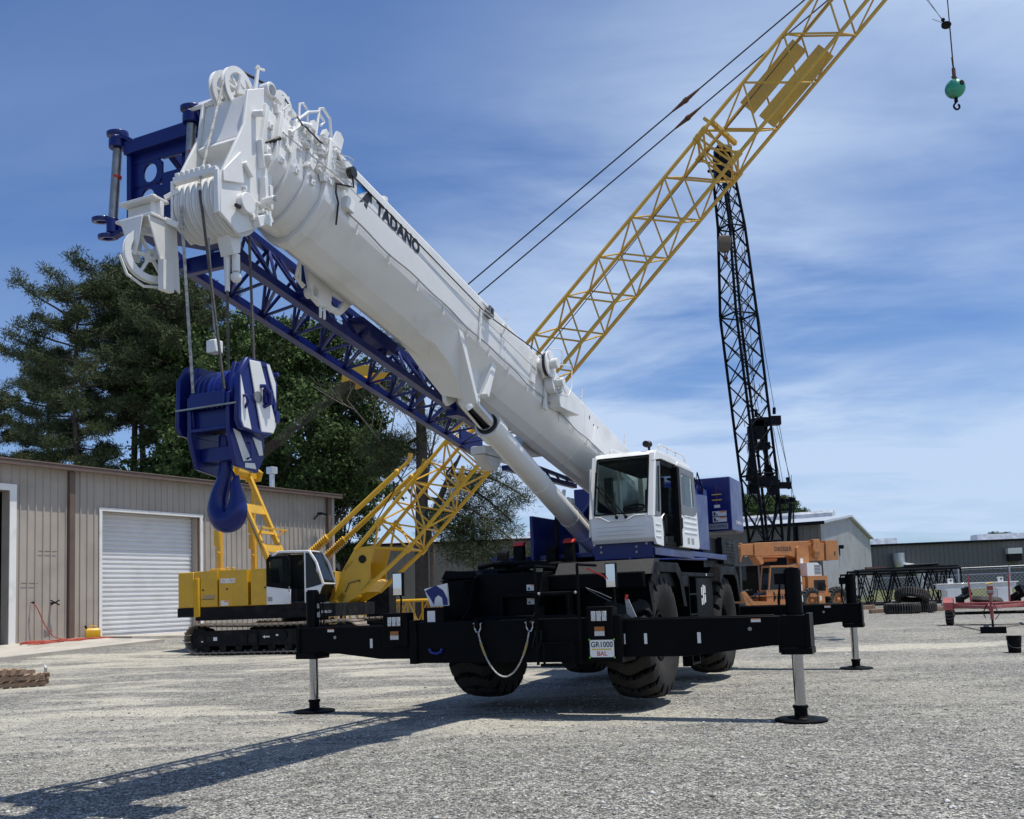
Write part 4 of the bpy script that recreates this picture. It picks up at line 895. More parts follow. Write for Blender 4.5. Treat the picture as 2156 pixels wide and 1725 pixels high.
# ---------------- cab
cab = MB().use('white')
cab.prism([(2.84, 2.44), (2.90, 2.50), (2.93, 2.78), (2.90, 2.87), (2.83, 2.87), (2.78, 2.50)], 1, .64, 1.60)       # lower front
cab.prism([(2.66, 3.77), (2.60, 3.84), (2.35, 3.885), (1.2, 3.90), (.45, 3.86), (.36, 3.76), (.40, 3.74), (2.60, 3.75)], 1, .66, 1.58)   # roof
for y0, y1 in ((.62, .70), (1.54, 1.62)): cab.prism([(2.93, 2.82), (2.66, 3.80), (2.56, 3.80), (2.80, 2.82)], 1, y0, y1)      # A pillars
cab.bb((.27, .64, 2.42), (.33, 1.58, 3.00)); cab.bb((.30, .64, 3.0), (.36, .74, 3.78)); cab.bb((.30, 1.48, 3.0), (.36, 1.58, 3.78))
cab.bb((.34, .62, 2.42), (2.80, .66, 2.95)); cab.bb((1.35, .62, 2.951), (1.45, .66, 3.78))
cab.prism([(2.93, 2.80), (2.90, 2.50), (2.80, 2.40), (2.42, 2.38), (2.40, 2.60), (2.46, 2.83)], 1, 1.585, 1.63)          # side lower front
for z in (2.70, 2.61, 2.52): cab.use('white').beam((2.82, 1.632, z), (2.55, 1.632, z), .012, .022)
cab.use('white').prism([(2.70, 3.68), (2.60, 3.83), (.50, 3.83), (.42, 3.72), (1.35, 3.74), (2.30, 3.74)], 1, 1.585, 1.625)
for z in (2.57, 2.63, 2.69): cab.beam((2.925, .74, z), (2.925, 1.48, z), .01, .018)
cab.path([(2.935, .72, 2.84), (2.94, .80, 2.84), (2.94, .93, 2.77), (2.94, 1.20, 2.77), (2.94, 1.34, 2.84), (2.935, 1.52, 2.84)], .012, 6)
cabo = cab.build('cab', rt, bevel=.022)
def gl(a, b, c, d, name, m='cab_glass', t=.006, par=None):
    n = (V3(b) - V3(a)).cross(V3(d) - V3(a)).normalized() * t; g = MB(); g.add([a, b, c, d] + [tuple(V3(q) + n) for q in (a, b, c, d)], [(0, 1, 2, 3), (7, 6, 5, 4), (0, 4, 5, 1), (1, 5, 6, 2), (2, 6, 7, 3), (3, 7, 4, 0)]); return g.build(name, par or cabo, m, smooth=10)
gl((2.915, .70, 2.87), (2.915, 1.54, 2.87), (2.655, 1.54, 3.775), (2.655, .70, 3.775), 'windshield')
g = MB(); 
for a, b_ in (((2.927, .71, 2.88), (2.927, 1.53, 2.88)), ((2.927, 1.53, 2.88), (2.672, 1.53, 3.76)), ((2.672, 1.53, 3.76), (2.672, .71, 3.76)), ((2.672, .71, 3.76), (2.927, .71, 2.88))): g.beam(a, b_, .022, .022)
g.build('windshield_seal', cabo, 'black_matte', bevel=.006)
gl((2.76, 1.60, 2.88), (2.50, 1.60, 2.88), (2.42, 1.60, 3.66), (2.58, 1.60, 3.60), 'quarter_window')
g = MB().use('grey_paint'); O_ = [(2.80, 2.83), (2.46, 2.83), (2.38, 3.70), (2.61, 3.66)]; I_ = [(2.75, 2.90), (2.51, 2.90), (2.43, 3.63), (2.57, 3.59)]; g.ring(O_, I_, 1, 1.60, 1.618); g.build('window_frame', cabo)
g = MB().use('black_matte'); O_ = [(2.45, 2.42), (1.48, 2.42), (1.48, 3.74), (2.32, 3.74)]; I_ = [(2.39, 2.47), (1.56, 2.47), (1.56, 3.66), (2.28, 3.66)]; g.ring(O_, I_, 1, 1.56, 1.60); g.build('door_frame', cabo)
# sliding door
g = MB().use('white'); g.prism([(1.40, 2.40), (1.44, 2.75), (1.36, 2.98), (.30, 3.04), (.22, 2.44), (.30, 2.40)], 1, 1.60, 1.66); g.prism([(1.44, 3.72), (1.40, 3.80), (.55, 3.80), (.42, 3.72)], 1, 1.60, 1.65)
for z in (2.92, 2.83, 2.74, 2.65): g.beam((1.22, 1.662, z), (.36, 1.662, z + .01), .014, .03)
dr = g.build('sliding_door', rt if False else cabo, bevel=.018)
g = MB().use('grey_paint'); O_ = [(1.47, 2.95), (1.47, 3.72), (.43, 3.72), (.32, 3.05), (.42, 2.98), (.9, 2.90)]; I_ = [(1.28, 3.10), (1.30, 3.62), (.62, 3.60), (.52, 3.12), (.60, 3.10), (.9, 3.09)]; g.ring(O_, I_, 1, 1.651, 1.668); g.use('black_matte').bb((1.42, 1.60, 2.42), (1.56, 1.675, 3.70)); g.build('door_trim', cabo, bevel=.008)
gl((1.29, 1.655, 3.09), (.52, 1.655, 3.09), (.61, 1.655, 3.61), (1.30, 1.655, 3.63), 'door_window')
g = MB(); g.bb((1.33, 1.662, 2.70), (1.38, 1.672, 2.88)); g.build('door_handle', cabo, 'ink', bevel=.01)
for x0, w in ((.98, .14), (.70, .16)):
    g = MB(); g.bb((x0 - w / 2, 1.661, 2.47), (x0 + w / 2, 1.664, 2.57)); g.build('decal', cabo, 'sticker_grey')
gl((.34, .64, 3.0), (1.35, .64, 3.0), (1.35, .64, 3.72), (.40, .64, 3.72), 'side_window'); gl((1.45, .64, 2.95), (2.80, .64, 2.95), (2.6, .64, 3.74), (1.45, .64, 3.74), 'side_window'); gl((.33, .74, 3.02), (.33, 1.48, 3.02), (.33, 1.48, 3.74), (.33, .74, 3.74), 'rear_window')
# interior
g = MB().use('interior'); g.bb((.5, .68, 2.38), (2.75, 1.56, 2.44)); g.bb((2.3, .70, 2.45), (2.76, 1.30, 2.84)); g.bb((.9, .9, 2.62), (1.45, 1.36, 2.78)); g.prism([(.85, 2.74), (1.0, 2.76), (.88, 3.45), (.74, 3.45)], 1, .92, 1.34); g.prism([(.76, 3.46), (.86, 3.46), (.82, 3.64), (.74, 3.64)], 1, 1.02, 1.24); g.bb((1.0, 1.02, 2.44), (1.35, 1.24, 2.62)); g.bb((1.0, 1.37, 2.62), (1.6, 1.47, 2.95)); g.bb((1.0, .75, 2.62), (1.6, .87, 2.95)); g.bb((2.35, .72, 3.1), (2.45, .85, 3.5))
g.use('interior').bb((.4, .68, 3.70), (2.6, 1.55, 3.74)); g.build('operator_seat', cabo, bevel=.02)
g = MB().use('interior'); g.lathe([(.155, -.012), (.18, -.012), (.18, .012), (.155, .012)], (2.15, 1.1, 3.02), (.45, 0, 1), 28, closed=True); g.cyl((2.15, 1.1, 3.02), (2.3, 1.1, 2.7), .03); g.beam((2.15, .94, 3.02), (2.15, 1.26, 3.02), .025, .015); g.build('steering_wheel', cabo)
g = MB(); g.add([(2.62, .98, 2.842), (2.86, 1.0, 2.875), (2.84, 1.46, 2.875), (2.58, 1.42, 2.842), (2.62, .98, 2.85), (2.86, 1.0, 2.883), (2.84, 1.46, 2.883), (2.58, 1.42, 2.85)], [(0, 1, 2, 3), (7, 6, 5, 4), (0, 4, 5, 1), (1, 5, 6, 2), (2, 6, 7, 3), (3, 7, 4, 0)]); g.build('papers', cabo, 'paper', label='white sheets of paper on the dashboard')
for y1, zt in ((.735, 3.33), (.80, 3.31)):
    g = MB(); g.cyl((2.955, 1.09 + (y1 - .735) * 2.2 - .02, 2.83), (2.835, y1, zt), .010, n=6); g.sphere((2.955, 1.07 + (y1 - .735) * 2.2, 2.825), .028, 8); g.cyl((2.90, y1 - .03, 3.0), (2.80, y1 - .02, 3.55) if y1 < .75 else (2.845, y1 - .02, 3.36), .008, n=6); g.build('wiper', cabo, 'black_matte')
g = MB(); g.path([(2.1, 1.54, 3.87), (2.15, 1.54, 3.97), (2.05, 1.54, 4.0), (.65, 1.54, 4.0), (.52, 1.54, 3.96), (.48, 1.54, 3.86)], .014); 
for x in (1.1, 1.6): g.cyl((x, 1.54, 3.88), (x, 1.54, 4.0), .010, n=6)
g.path([(2.1, .75, 3.87), (2.15, .75, 3.97), (2.05, .75, 4.0), (.65, .75, 4.0), (.52, .75, 3.96), (.48, .75, 3.86)], .014); g.build('roof_rail', cabo, 'white')
g = MB(); g.sphere((2.52, 1.50, 3.95), .055, 12); g.cyl((2.52, 1.50, 3.86), (2.52, 1.50, 3.93), .02); g.cyl((2.52, 1.47, 3.95), (2.60, 1.47, 3.95), .05); g.build('work_light', cabo, 'ink')
g = MB(); g.cyl((2.62, .60, 3.0), (2.62, .60, 3.55), .018); g.cyl((2.62, .60, 3.0), (2.62, .66, 2.96), .014); g.cyl((2.62, .60, 3.55), (2.6, .66, 3.6), .014); g.cyl((2.85, .60, 2.55), (2.70, .60, 3.62), .018); g.build('grab_rail', cabo, 'white')
g = MB().use('steel'); g.path([(2.35, 1.55, 2.5), (2.2, 1.56, 2.85), (2.1, 1.57, 2.9)], .012); g.use('interior').cyl((2.0, 1.5, 2.46), (2.0, 1.5, 2.55), .07); g.prism([(2.30, 2.46), (2.20, 2.85), (1.95, 2.80), (1.9, 2.46)], 1, 1.5, 1.52); g.build('pedal_box', cabo)

# ---------------- boom
EL = R_(11.05); ca, sa = math.cos(EL), math.sin(EL)
BT = Matrix(((ca, 0, -sa, 0), (0, 1, 0, 0), (sa, 0, ca, 4.30), (0, 0, 0, 1)))      # boom frame: x along, y side, z up from the top line
def sec(w, top, bot):
    h = top - bot
    half = [(w - .02, top), (w, top - .02), (w, top - .57 * h), (w * .97, top - .63 * h), (w * .74, top - .77 * h), (w * .45, top - .90 * h), (w * .14, top - .975 * h)]
    return half + [(-y, z) for y, z in half[::-1]]
def bsec(mb, s0, s1, w, top, bot):
    mb.T = BT; mb.loft([[(s, y, z) for y, z in sec(w, top, bot)] for s in (s0, s1)])
b = MB().use('white'); bsec(b, -1.9, 9.30, .42, 0, -1.02); bsec(b, 9.301, 9.42, .448, .03, -1.05); boom = b.build('boom', rt, bevel=.012, smooth=14)
for i, (s0_, s1_, w, tp_, bt_) in enumerate(((9.421, 9.60, .385, -.04, -.99), (9.641, 9.80, .355, -.07, -.955), (9.841, 9.98, .325, -.10, -.92), (10.021, 10.14, .295, -.13, -.885))):
    b = MB().use('white'); bsec(b, s0_, s1_, w, tp_, bt_)
    if i < 4: bsec(b, s1_ + .0005, s1_ + .04, w + .012, tp_ + .015, bt_ - .015)
    b.use('white_rough').T = BT
    for k in (-.3, -.55):
        for yy in (w + .012,): b.box((s1_ - .04, yy, k), (.05, .03, .07)); b.cyl((s1_ - .04, yy, k), (s1_ - .04, yy + .03, k), .012, n=6)
    for a_ in (-.5, -.2, .1, .35): b.box((s1_ - .05, w * a_, tp_ + .02), (.10, .06, .05))
    b.build('telescopic_section', boom, bevel=.004, smooth=50)
b = MB().use('white'); bsec(b, 10.15, 10.26, .262, -.16, -.86)
def XZ(x, z):  # machine x,z -> boom frame
    dz_ = z - 4.30; return (x * ca + dz_ * sa, -x * sa + dz_ * ca)
def mprism(mb, pts, y0, y1): mb.T = Matrix.Identity(4); mb.prism(pts, 1, y0, y1)
side = [(10.22, 6.17), (10.27, 5.84), (10.33, 5.72), (10.57, 5.27), (10.58, 4.93), (10.36, 4.82), (10.14, 4.94), (9.92, 5.12), (9.90, 5.6), (9.90, 6.12), (9.86, 6.26), (9.92, 6.36), (10.02, 6.28)]
mprism(b, side, .235, .265); mprism(b, side, -.265, -.235)
b.T = Matrix.Identity(4)
b.prism([(10.19, 6.15), (10.24, 5.84), (10.27, 5.74), (10.24, 5.74), (10.21, 5.84), (10.16, 6.15)], 1, -.2349, .2349)
b.prism([(10.27, 5.739), (10.31, 5.69), (10.12, 5.55), (10.08, 5.59)], 1, -.2349, .2349)
b.prism([(10.1, 5.58), (10.14, 5.58), (10.14, 5.36), (10.1, 5.36)], 1, -.2349, .2349)
b.bb((9.92, -.2349, 5.9), (9.95, .2349, 6.1)); b.cyl((9.93, .2, 6.30), (9.93, .30, 6.30), .07, n=20); b.cyl((9.93, -.3, 6.30), (9.93, -.2, 6.30), .07, n=20)
b.prism([(10.22, 6.17), (10.10, 6.28), (10.08, 6.26), (10.2, 6.14)], 1, -.40, -.14)
for x, z, l in ((10.15, 5.98, .16), (10.05, 5.62, .12)): b.cyl((x, .265, z), (x - .02, .36, z - .01), .03, n=12)
b.prism([(10.10, 5.75), (10.12, 5.75), (10.10, 5.50), (10.08, 5.50)], 1, .2651, .33); b.prism([(10.34, 5.55), (10.56, 5.30), (10.56, 5.20), (10.30, 5.28)], 1, .2651, .285)
b.prism([(10.30, 5.48), (10.20, 5.38), (10.22, 5.36), (10.32, 5.45)], 1, .266, .31); b.bb((10.05, .2651, 5.15), (10.09, .34, 5.42)); b.bb((9.96, .2651, 5.16), (10.0, .32, 5.38))
b.cyl((10.30, .2651, 5.10), (10.30, .33, 5.10), .09, n=20); b.bb((10.02, .2651, 4.98), (10.12, .35, 5.06)); b.cyl((10.07, .30, 5.20), (10.07, .42, 5.20), .035, n=14)
b.prism([(10.20, 5.02), (10.02, 5.10), (9.98, 5.04), (10.17, 4.93)], 1, .266, .34); b.prism([(10.56, 5.33), (10.60, 5.33), (10.60, 5.28), (10.56, 5.26)], 1, -.2349, .2349); b.bb((10.575, -.26, 4.93), (10.60, -.235, 5.30)); b.bb((10.575, .21, 4.93), (10.60, .26, 5.30))
rn = random.Random(12)
for k in range(7): b.box((10.585, -.19 + k * .055, 5.345), (.03, .045, .03))
for k in range(10):
    x = rn.uniform(9.98, 10.30); z = rn.uniform(5.0, 5.25); b.box((x, .285, z), (rn.uniform(.02, .05), .04, rn.uniform(.02, .06)))
head = b.build('boom_head', boom, bevel=.006)
q = MB(); q.cyl((10.32, .27, 5.06), (10.44, .31, 5.03), .018, n=8); q.cyl((9.98, .27, 5.78), (9.88, .34, 5.86), .02, n=8); q.cyl((10.05, .28, 5.75), (9.95, .33, 5.82), .012, n=8); q.build('limit_switch', boom, 'ink')
q = MB(); q.cyl((9.93, .301, 6.30), (9.93, .305, 6.30), .045, n=16); q.cyl((10.07, .421, 5.20), (10.07, .424, 5.20), .026, n=14); q.build('pin_bushing', boom, 'steel')
# sheaves
def sheave(r, w, groove=.03, spokes=0, hubr=.06):
    m = MB(); h = w / 2
    if spokes:
        m.lathe([(r, -h), (r, -h * .6), (r - groove, 0), (r, h * .6), (r, h), (r - .055, h), (r - .055, -h)], (0, 0, 0), (0, 1, 0), 32, closed=True); m.lathe([(.02, -h), (hubr, -h), (hubr, h), (.02, h)], (0, 0, 0), (0, 1, 0), 16, closed=True)
        for i in range(spokes):
            a = 2 * math.pi * i / spokes; m.beam((hubr * math.cos(a) * .9, 0, hubr * math.sin(a) * .9), ((r - .04) * math.cos(a), 0, (r - .04) * math.sin(a)), .022, h * .9)
    else: m.lathe([(.02, -h), (r, -h), (r, -h * .7), (r - groove, -h * .1), (r - groove, h * .1), (r, h * .7), (r, h), (.02, h)], (0, 0, 0), (0, 1, 0), 36, closed=True)
    return m
s0m = None
for k in range(7):
    y = -.195 + k * .065
    if s0m is None: o = sheave(.27, .056, .035).build('sheave', boom, 'white'); s0m = o
    else: o = s0m.copy(); COL.objects.link(o)
    o.parent = boom; o.location = (10.33, y, 5.10)
for y in (-.10, .04):
    o = sheave(.20, .05, .03, 8, .05).build('top_sheave', boom, 'white'); o.location = (10.08, y, 6.29)
q = MB(); q.prism([(10.02, 6.26), (10.14, 6.22), (10.10, 6.42), (10.06, 6.42)], 1, -.16, -.14); q.prism([(10.02, 6.26), (10.14, 6.22), (10.10, 6.42), (10.06, 6.42)], 1, .075, .095); q.cyl((10.08, -.16, 6.33), (10.08, .1, 6.33), .03); q.prism([(9.90, 6.28), (9.94, 6.28), (9.88, 6.62), (9.85, 6.62)], 1, .08, .10); q.beam((9.9, .09, 6.58), (9.78, .09, 6.62), .02); q.prism([(10.0, 6.25), (9.9, 6.28), (9.88, 6.45), (9.93, 6.42)], 1, -.06, -.04); q.build('sheave_bracket', boom, 'white')
o = sheave(.14, .05, .03, 6, .04).build('guide_sheave', boom, 'white'); o.location = (9.55, .10, 6.38)
q = MB(); q.prism([(9.47, 6.12), (9.67, 6.12), (9.60, 6.44), (9.50, 6.48)], 1, .14, .16); q.prism([(9.47, 6.12), (9.67, 6.12), (9.60, 6.40), (9.50, 6.40)], 1, .04, .06)
q.path([(9.42, .2, 6.15), (9.40, .2, 6.45), (9.34, .2, 6.48), (9.28, .2, 6.45), (9.28, .2, 6.15)], .012); q.path([(9.3, .30, 6.1), (9.22, .3, 6.46), (9.16, .3, 6.49), (9.05, .3, 6.44), (9.02, .3, 6.1)], .014); q.path([(9.65, .28, 6.10), (9.4, .30, 6.34), (9.24, .30, 6.42), (9.14, .3, 6.36), (9.2, .3, 6.3)], .013); q.path([(9.8, .1, 6.14), (9.66, .30, 6.10), (9.6, .32, 6.2), (9.72, .32, 6.25), (9.78, .3, 6.18)], .011); q.path([(9.72, .33, 5.98), (9.58, .36, 6.12), (9.45, .38, 6.15)], .03); q.build('rope_guard', boom, 'white')
q = MB()
for i in range(11):
    s = 9.30 + (i % 4) * .17; y = .40 - (i % 4) * .03; z = -.06 - (i // 4) * .13; q.T = BT; q.path([(s, y, z), (s - .12, y + .10, z + .01), (s - .17, y + .12, z), (s - .17, y + .12, z - .04), (s - .12, y + .1, z - .04), (s, y, z - .04)], .006, 5)
q.build('wire_loop', boom, 'white')
q = MB(); q.T = BT; q.prism([(9.14, -.0), (9.30, .02), (9.22, .26), (9.16, .28), (9.10, .24)], 1, .33, .35); q.prism([(9.14, -.0), (9.30, .02), (9.22, .26), (9.16, .28), (9.10, .24)], 1, -.35, -.33); q.box((9.20, .43, -.12), (.30, .06, .04), ('Y', -.5)); q.box((9.2, 0, .08), (.1, .64, .1)); q.build('pad_eye', boom, 'white')
# telescoping section edge details
q = MB(); q.T = BT; rn = random.Random(31)
for i in range(34):
    s = rn.uniform(9.35, 10.05); w_ = .45 - (s - 9.35) * .24; z = rn.uniform(-.5, .06); q.box((s, w_, z), (rn.uniform(.02, .08), .05, rn.uniform(.02, .10)), ('Y', rn.uniform(-.4, .4)))
for i in range(26):
    s = rn.uniform(9.3, 10.1); q.box((s, rn.uniform(-.3, .3), .02 - (s - 9.3) * .1), (rn.uniform(.03, .1), rn.uniform(.03, .08), rn.uniform(.04, .14)))
q.build('wear_pad_bolt', boom, 'white')
# lettering
BL = lambda s, z, y=.4205: frame((BT @ V3((s, y, z))), BT.to_3x3() @ V3((-1, 0, 0)), BT.to_3x3() @ V3((0, 0, 1)))
s_, z_ = XZ(7.99, 5.655)
text_mesh('lettering', 'TADANO', .21, 'ink', BL(s_, z_), boom, .001, .012, spacing=1.03, sx=.97, label='black TADANO lettering')
def lg(pts): return [(8.78 - .00365 * (x - 265) + .00007 * (y - 240), 5.87 + .00146 * (x - 265) - .00216 * (y - 240)) for x, y in pts]
q = MB().use('logo_blue'); q.prism(lg([(267, 240), (318, 287), (265, 300)]), 1, .4205, .4225); q.use('ink').prism(lg([(320, 289), (342, 303), (340, 350), (326, 336), (314, 374), (300, 352), (305, 336), (276, 337)]), 1, .4205, .4225); q.build('logo', boom, label='blue triangle and black arrow emblem')
# weld seams and doubler plates
q = MB().use('white')
for s in (2.35, 5.35): bsec(q, s, s + .02, .4235, .0035, -1.0235)
q.build('weld_seam', boom)
q = MB().use('white'); q.T = BT
for s0_, s1_ in ((-.2, .55), (1.0, 1.9)): q.prism([(s0_, -.22), (s1_, -.22), (s1_ + .12, -.55), (s0_ - .1, -.55)], 1, .4205, .432)
q.build('doubler_plate', boom, bevel=.003)
# small things on the side of the boom
q = MB(); q.T = BT; pts = []; s = 9.05
while s > 1.6:
    pts.append((s, .445, -.585 + .02 * math.sin(s * 5.1) * math.sin(s * 1.7))); s -= .12
q.path(pts, .009, 6); q.build('side_cable', boom, 'sticker_grey')
q = MB(); q.T = BT
for k in range(13): q.box((8.85 - k * .6, .428, -.64), (.012, .014, .13))
q.build('cable_clip', boom, 'white')
q = MB(); q.T = BT; q.box((9.06, .452, -.50), (.13, .07, .13)); q.build('junction_box', boom, 'white', bevel=.008)
q = MB().use('ink'); q.T = BT; q.cyl((9.16, .50, -.22), (9.16, .56, -.22), .055, n=14); q.path([(9.16, .54, -.24), (9.12, .54, -.36), (9.20, .50, -.38), (9.30, .47, -.42), (9.28, .46, -.5), (9.2, .44, -.56), (9.15, .40, -.76)], .010, 6); q.use('white').prism([(9.14, -.34), (9.38, -.40), (9.14, -.38)], 1, .42, .50); q.build('work_light', boom)
bk = lambda s, z0, z1, n: None
q = MB().use('white'); q.T = BT; sx_, _ = XZ(6.1, 5.2); q.box((sx_, .45, -.38), (.03, .02, .56)); q.box((sx_ - .09, .46, -.10), (.18, .03, .025)); q.build('cable_bracket', boom)
q = MB().use('grey_paint'); q.T = BT; q.ring([(sx_ - .26, -.21), (sx_ - .14, -.21), (sx_ - .14, -.08), (sx_ - .26, -.08)], [(sx_ - .23, -.19), (sx_ - .17, -.19), (sx_ - .17, -.10), (sx_ - .23, -.10)], 1, .43, .50); q.build('cable_roller', boom)
q = MB(); q.T = BT; q.path([(sx_ - .0, .47, -.22), (sx_ - .18, .50, -.24), (sx_ - .24, .50, -.22), (sx_ - .22, .50, -.19), (sx_ - .03, .48, -.17)], .008, 5); q.path([(5.55, .45, -.15), (5.52, .46, -.10), (5.46, .46, -.09), (5.43, .46, -.14), (5.48, .46, -.18), (5.52, .46, -.16), (5.53, .45, -.45)], .009, 5); q.build('wire_hook', boom, 'white')
for s in (8.35, 5.30, 2.45, .25):
    q = MB(); q.T = BT
    if s > 8: q.lathe([(.05, 0), (.05, .04), (.02, .06), (.001, .06)], (s, .36, 0), (0, 0, 1), 12)
    else: q.cyl((s, .40, 0), (s, .40, .22), .009, n=6); q.cyl((s + .09, .40, .06), (s, .40, .08), .008, n=6); q.cyl((s, .41, 0), (s, .43, -.08), .006, n=6)
    q.build('boom_post', boom, 'white')
# hose reel
q = MB().use('white'); q.T = BT; rs_, rz_ = XZ(4.18, 4.93)
q.cyl((rs_, .42, rz_ + .05), (rs_, .50, rz_ + .05), .10); q.cyl((rs_, .50, rz_ + .05), (rs_, .52, rz_ + .05), .19, n=28); q.use('ink').cyl((rs_, .5205, rz_ + .05), (rs_, .575, rz_ + .05), .165, n=28); q.use('white').cyl((rs_, .5755, rz_ + .05), (rs_, .60, rz_ + .05), .19, n=28); q.cyl((rs_, .60, rz_ + .05), (rs_, .71, rz_ + .05), .075, n=20)
q.cyl((rs_ - .26, .46, rz_ - .13), (rs_ - .26, .58, rz_ - .13), .155, n=24); q.cyl((rs_ - .26, .58, rz_ - .13), (rs_ - .26, .70, rz_ - .13), .065, n=16)
for k in range(3): q.cyl((rs_ - .36, .60, rz_ - .16 - k * .05), (rs_ - .28, .66, rz_ - .16 - k * .05), .018, n=8)
q.box((rs_ - .2, .44, rz_ - .30), (.1, .03, .5)); q.build('cable_reel', boom, bevel=.004)
q = MB().use('white'); q.T = BT; q.path([(rs_ + .16, .62, rz_ + .22), (rs_ - .1, .70, rz_ + .30), (rs_ - .16, .70, rz_ + .27), (rs_ - .18, .70, rz_ + .1)], .009, 6); q.path([(rs_ - .2, .64, rz_ + .12), (rs_ - .5, .70, rz_ + .22), (rs_ - .55, .70, rz_ + .18), (rs_ - .56, .70, rz_ - .1), (rs_ - .44, .70, rz_ - .28), (rs_ - .25, .6, rz_ - .32)], .009, 6); q.build('reel_guard', boom)
q = MB().use('white'); q.T = BT; q.prism([(rs_ - .32, rz_ - .20), (rs_ - .32, rz_ - .34), (rs_ - .42, rz_ - .45), (rs_ - 1.15, rz_ - .31), (rs_ - 1.17, rz_ - .20), (rs_ - .55, rz_ - .05)], 1, .421, .60); q.build('reel_cover', boom, bevel=.008)
q = MB(); q.T = BT; q.box((rs_ + .28, .44, rz_ - .16), (.12, .04, .34)); q.build('reel_bracket', boom, 'white')
q = MB(); q.T = BT; q.box((2.15, .425, .0 - .16), (.02, .006, .06)); q.path([(1.75, .425, -.18), (1.78, .425, -.30), (1.9, .425, -.42)], .006, 5)
for k in range(5): q.box((1.95 - k * .05, .425, -.22 - k * .055), (.02, .006, .03))
q.build('angle_scale', boom, 'ink')
# derricking cylinder bracket under the boom
q = MB().use('white')
PB = [(6.62, 5.02), (6.60, 4.86), (6.30, 4.60), (6.20, 4.27), (6.16, 4.06), (6.08, 4.02), (5.92, 4.10), (5.79, 4.20), (5.84, 4.36), (5.66, 4.56), (5.42, 4.81), (5.6, 4.98)]
q.prism(PB, 1, .16, .225); q.prism([(x, z + (.10 if z < 4.3 else 0)) for x, z in PB], 1, -.10, -.04)
q.loft([[(7.40, -.20, 4.86), (7.40, .24, 4.86), (7.32, .14, 4.78), (7.32, -.12, 4.78)], [(6.98, -.30, 4.90), (6.98, .36, 4.90), (6.88, .22, 4.68), (6.88, -.18, 4.68)], [(6.60, -.36, 4.90), (6.60, .40, 4.90), (6.56, .24, 4.50), (6.56, -.17, 4.50)], [(6.15, -.22, 4.75), (6.15, .26, 4.75), (6.18, .225, 4.14), (6.18, -.10, 4.24)]])
q.prism([(6.70, 5.06), (6.58, 5.06), (6.14, 4.12), (6.20, 4.08)], 1, .2255, .40)
q.prism([(5.58, 4.92), (5.50, 4.90), (5.50, 4.76), (5.80, 4.22), (5.86, 4.26)], 1, .2255, .38)
q.prism([(6.60, 5.04), (5.45, 4.82), (5.84, 4.26), (6.14, 4.14)], 1, .2255, .24)
q.cyl((5.90, .225, 4.20), (5.90, .27, 4.20), .075, n=20); q.cyl((5.90, .26, 4.20), (5.90, .28, 4.20), .045, n=16); q.build('cylinder_bracket', boom, bevel=.012)
q = MB().use('white'); q.T = Matrix.Identity(4); q.prism([(8.74, 5.14), (8.66, 4.84), (8.52, 4.78), (8.40, 4.79), (8.36, 5.06)], 1, -.28, -.22); q.ring([(8.38, 5.05), (7.90, 4.98), (8.16, 4.77), (8.42, 4.785)], [(8.31, 4.97), (8.08, 4.945), (8.19, 4.83), (8.34, 4.835)], 1, -.275, -.225); q.cyl((8.62, -.33, 4.90), (8.62, -.22, 4.90), .06)
for x in (8.5, 8.43): q.cyl((x, -.25, 4.79), (x, -.25, 4.66), .016, n=8)
q.use('white').path([(8.85, -.24, 5.12), (8.78, -.3, 4.98), (8.70, -.3, 4.95)], .02); q.path([(8.90, -.20, 5.13), (8.84, -.3, 5.0), (8.72, -.3, 4.93)], .02); q.build('jib_lock_bracket', boom, bevel=.008)
q = MB().use('white'); q.T = Matrix.Identity(4); q.bb((2.7, -.82, 3.83), (4.0, -.58, 3.95)); q.prism([(4.0, 3.82), (3.8, 3.68), (3.55, 3.62), (3.35, 3.82)], 1, -.80, -.60); q.prism([(3.5, 3.98), (3.0, 3.98), (2.6, 4.25), (2.75, 4.3)], 1, -.64, -.56); q.prism([(3.3, 4.0), (2.4, 3.95), (2.45, 4.15), (3.1, 4.2)], 1, -.58, -.30); q.build('jib_stow_bracket', boom, bevel=.01)
# lift cylinder
a = V3((5.86, .06, 4.24)); c = V3((.75, .02, 2.42)); d = (c - a).normalized(); k0 = a + d * .74
q = MB().use('white'); q.cyl(k0, c, .165, n=28); q.cyl(k0 - d * .04, k0 + d * .22, .19, n=28); q.sphere(a, .13, 16, (1, .7, 1))
for t_ in (1.8, 3.1, 3.75): q.cyl(k0 + d * t_, k0 + d * (t_ + .035), .172, n=28)
q.bb((.5, -.3, 2.3), (.95, .3, 2.65)); q.build('lift_cylinder', rt, smooth=50)
q = MB(); q.cyl(a, k0 - d * .041, .125, n=28); q.build('cylinder_rod', rt, 'chrome')
q = MB(); q.lathe([(.126, 0), (.150, 0), (.150, .03), (.126, .03)], k0 - d * .072, d, 28, closed=True); q.build('rod_seal', rt, 'ink')
u = V3((-d.z, 0, d.x)); u = u if u.z > 0 else -u
q = MB().use('white'); 
for yy, zz in ((.09, .17), (.03, .19)): q.path([k0 + d * 2.9 + u * zz + V3((0, yy, 0)), k0 + d * 3.2 + u * (zz + .02) + V3((0, yy, 0)), k0 + d * 4.4 + u * zz + V3((0, yy, 0))], .014, 6)
q.box(k0 + d * 2.95 + u * .20 + V3((0, .05, 0)), (.16, .12, .10)); q.cyl(k0 + d * 2.8 + u * .2, k0 + d * 2.8 + u * .34, .03); q.cyl(k0 + d * 3.0 + u * .2, k0 + d * 3.0 + u * .30, .025); q.build('counterbalance_valve', rt, bevel=.006)
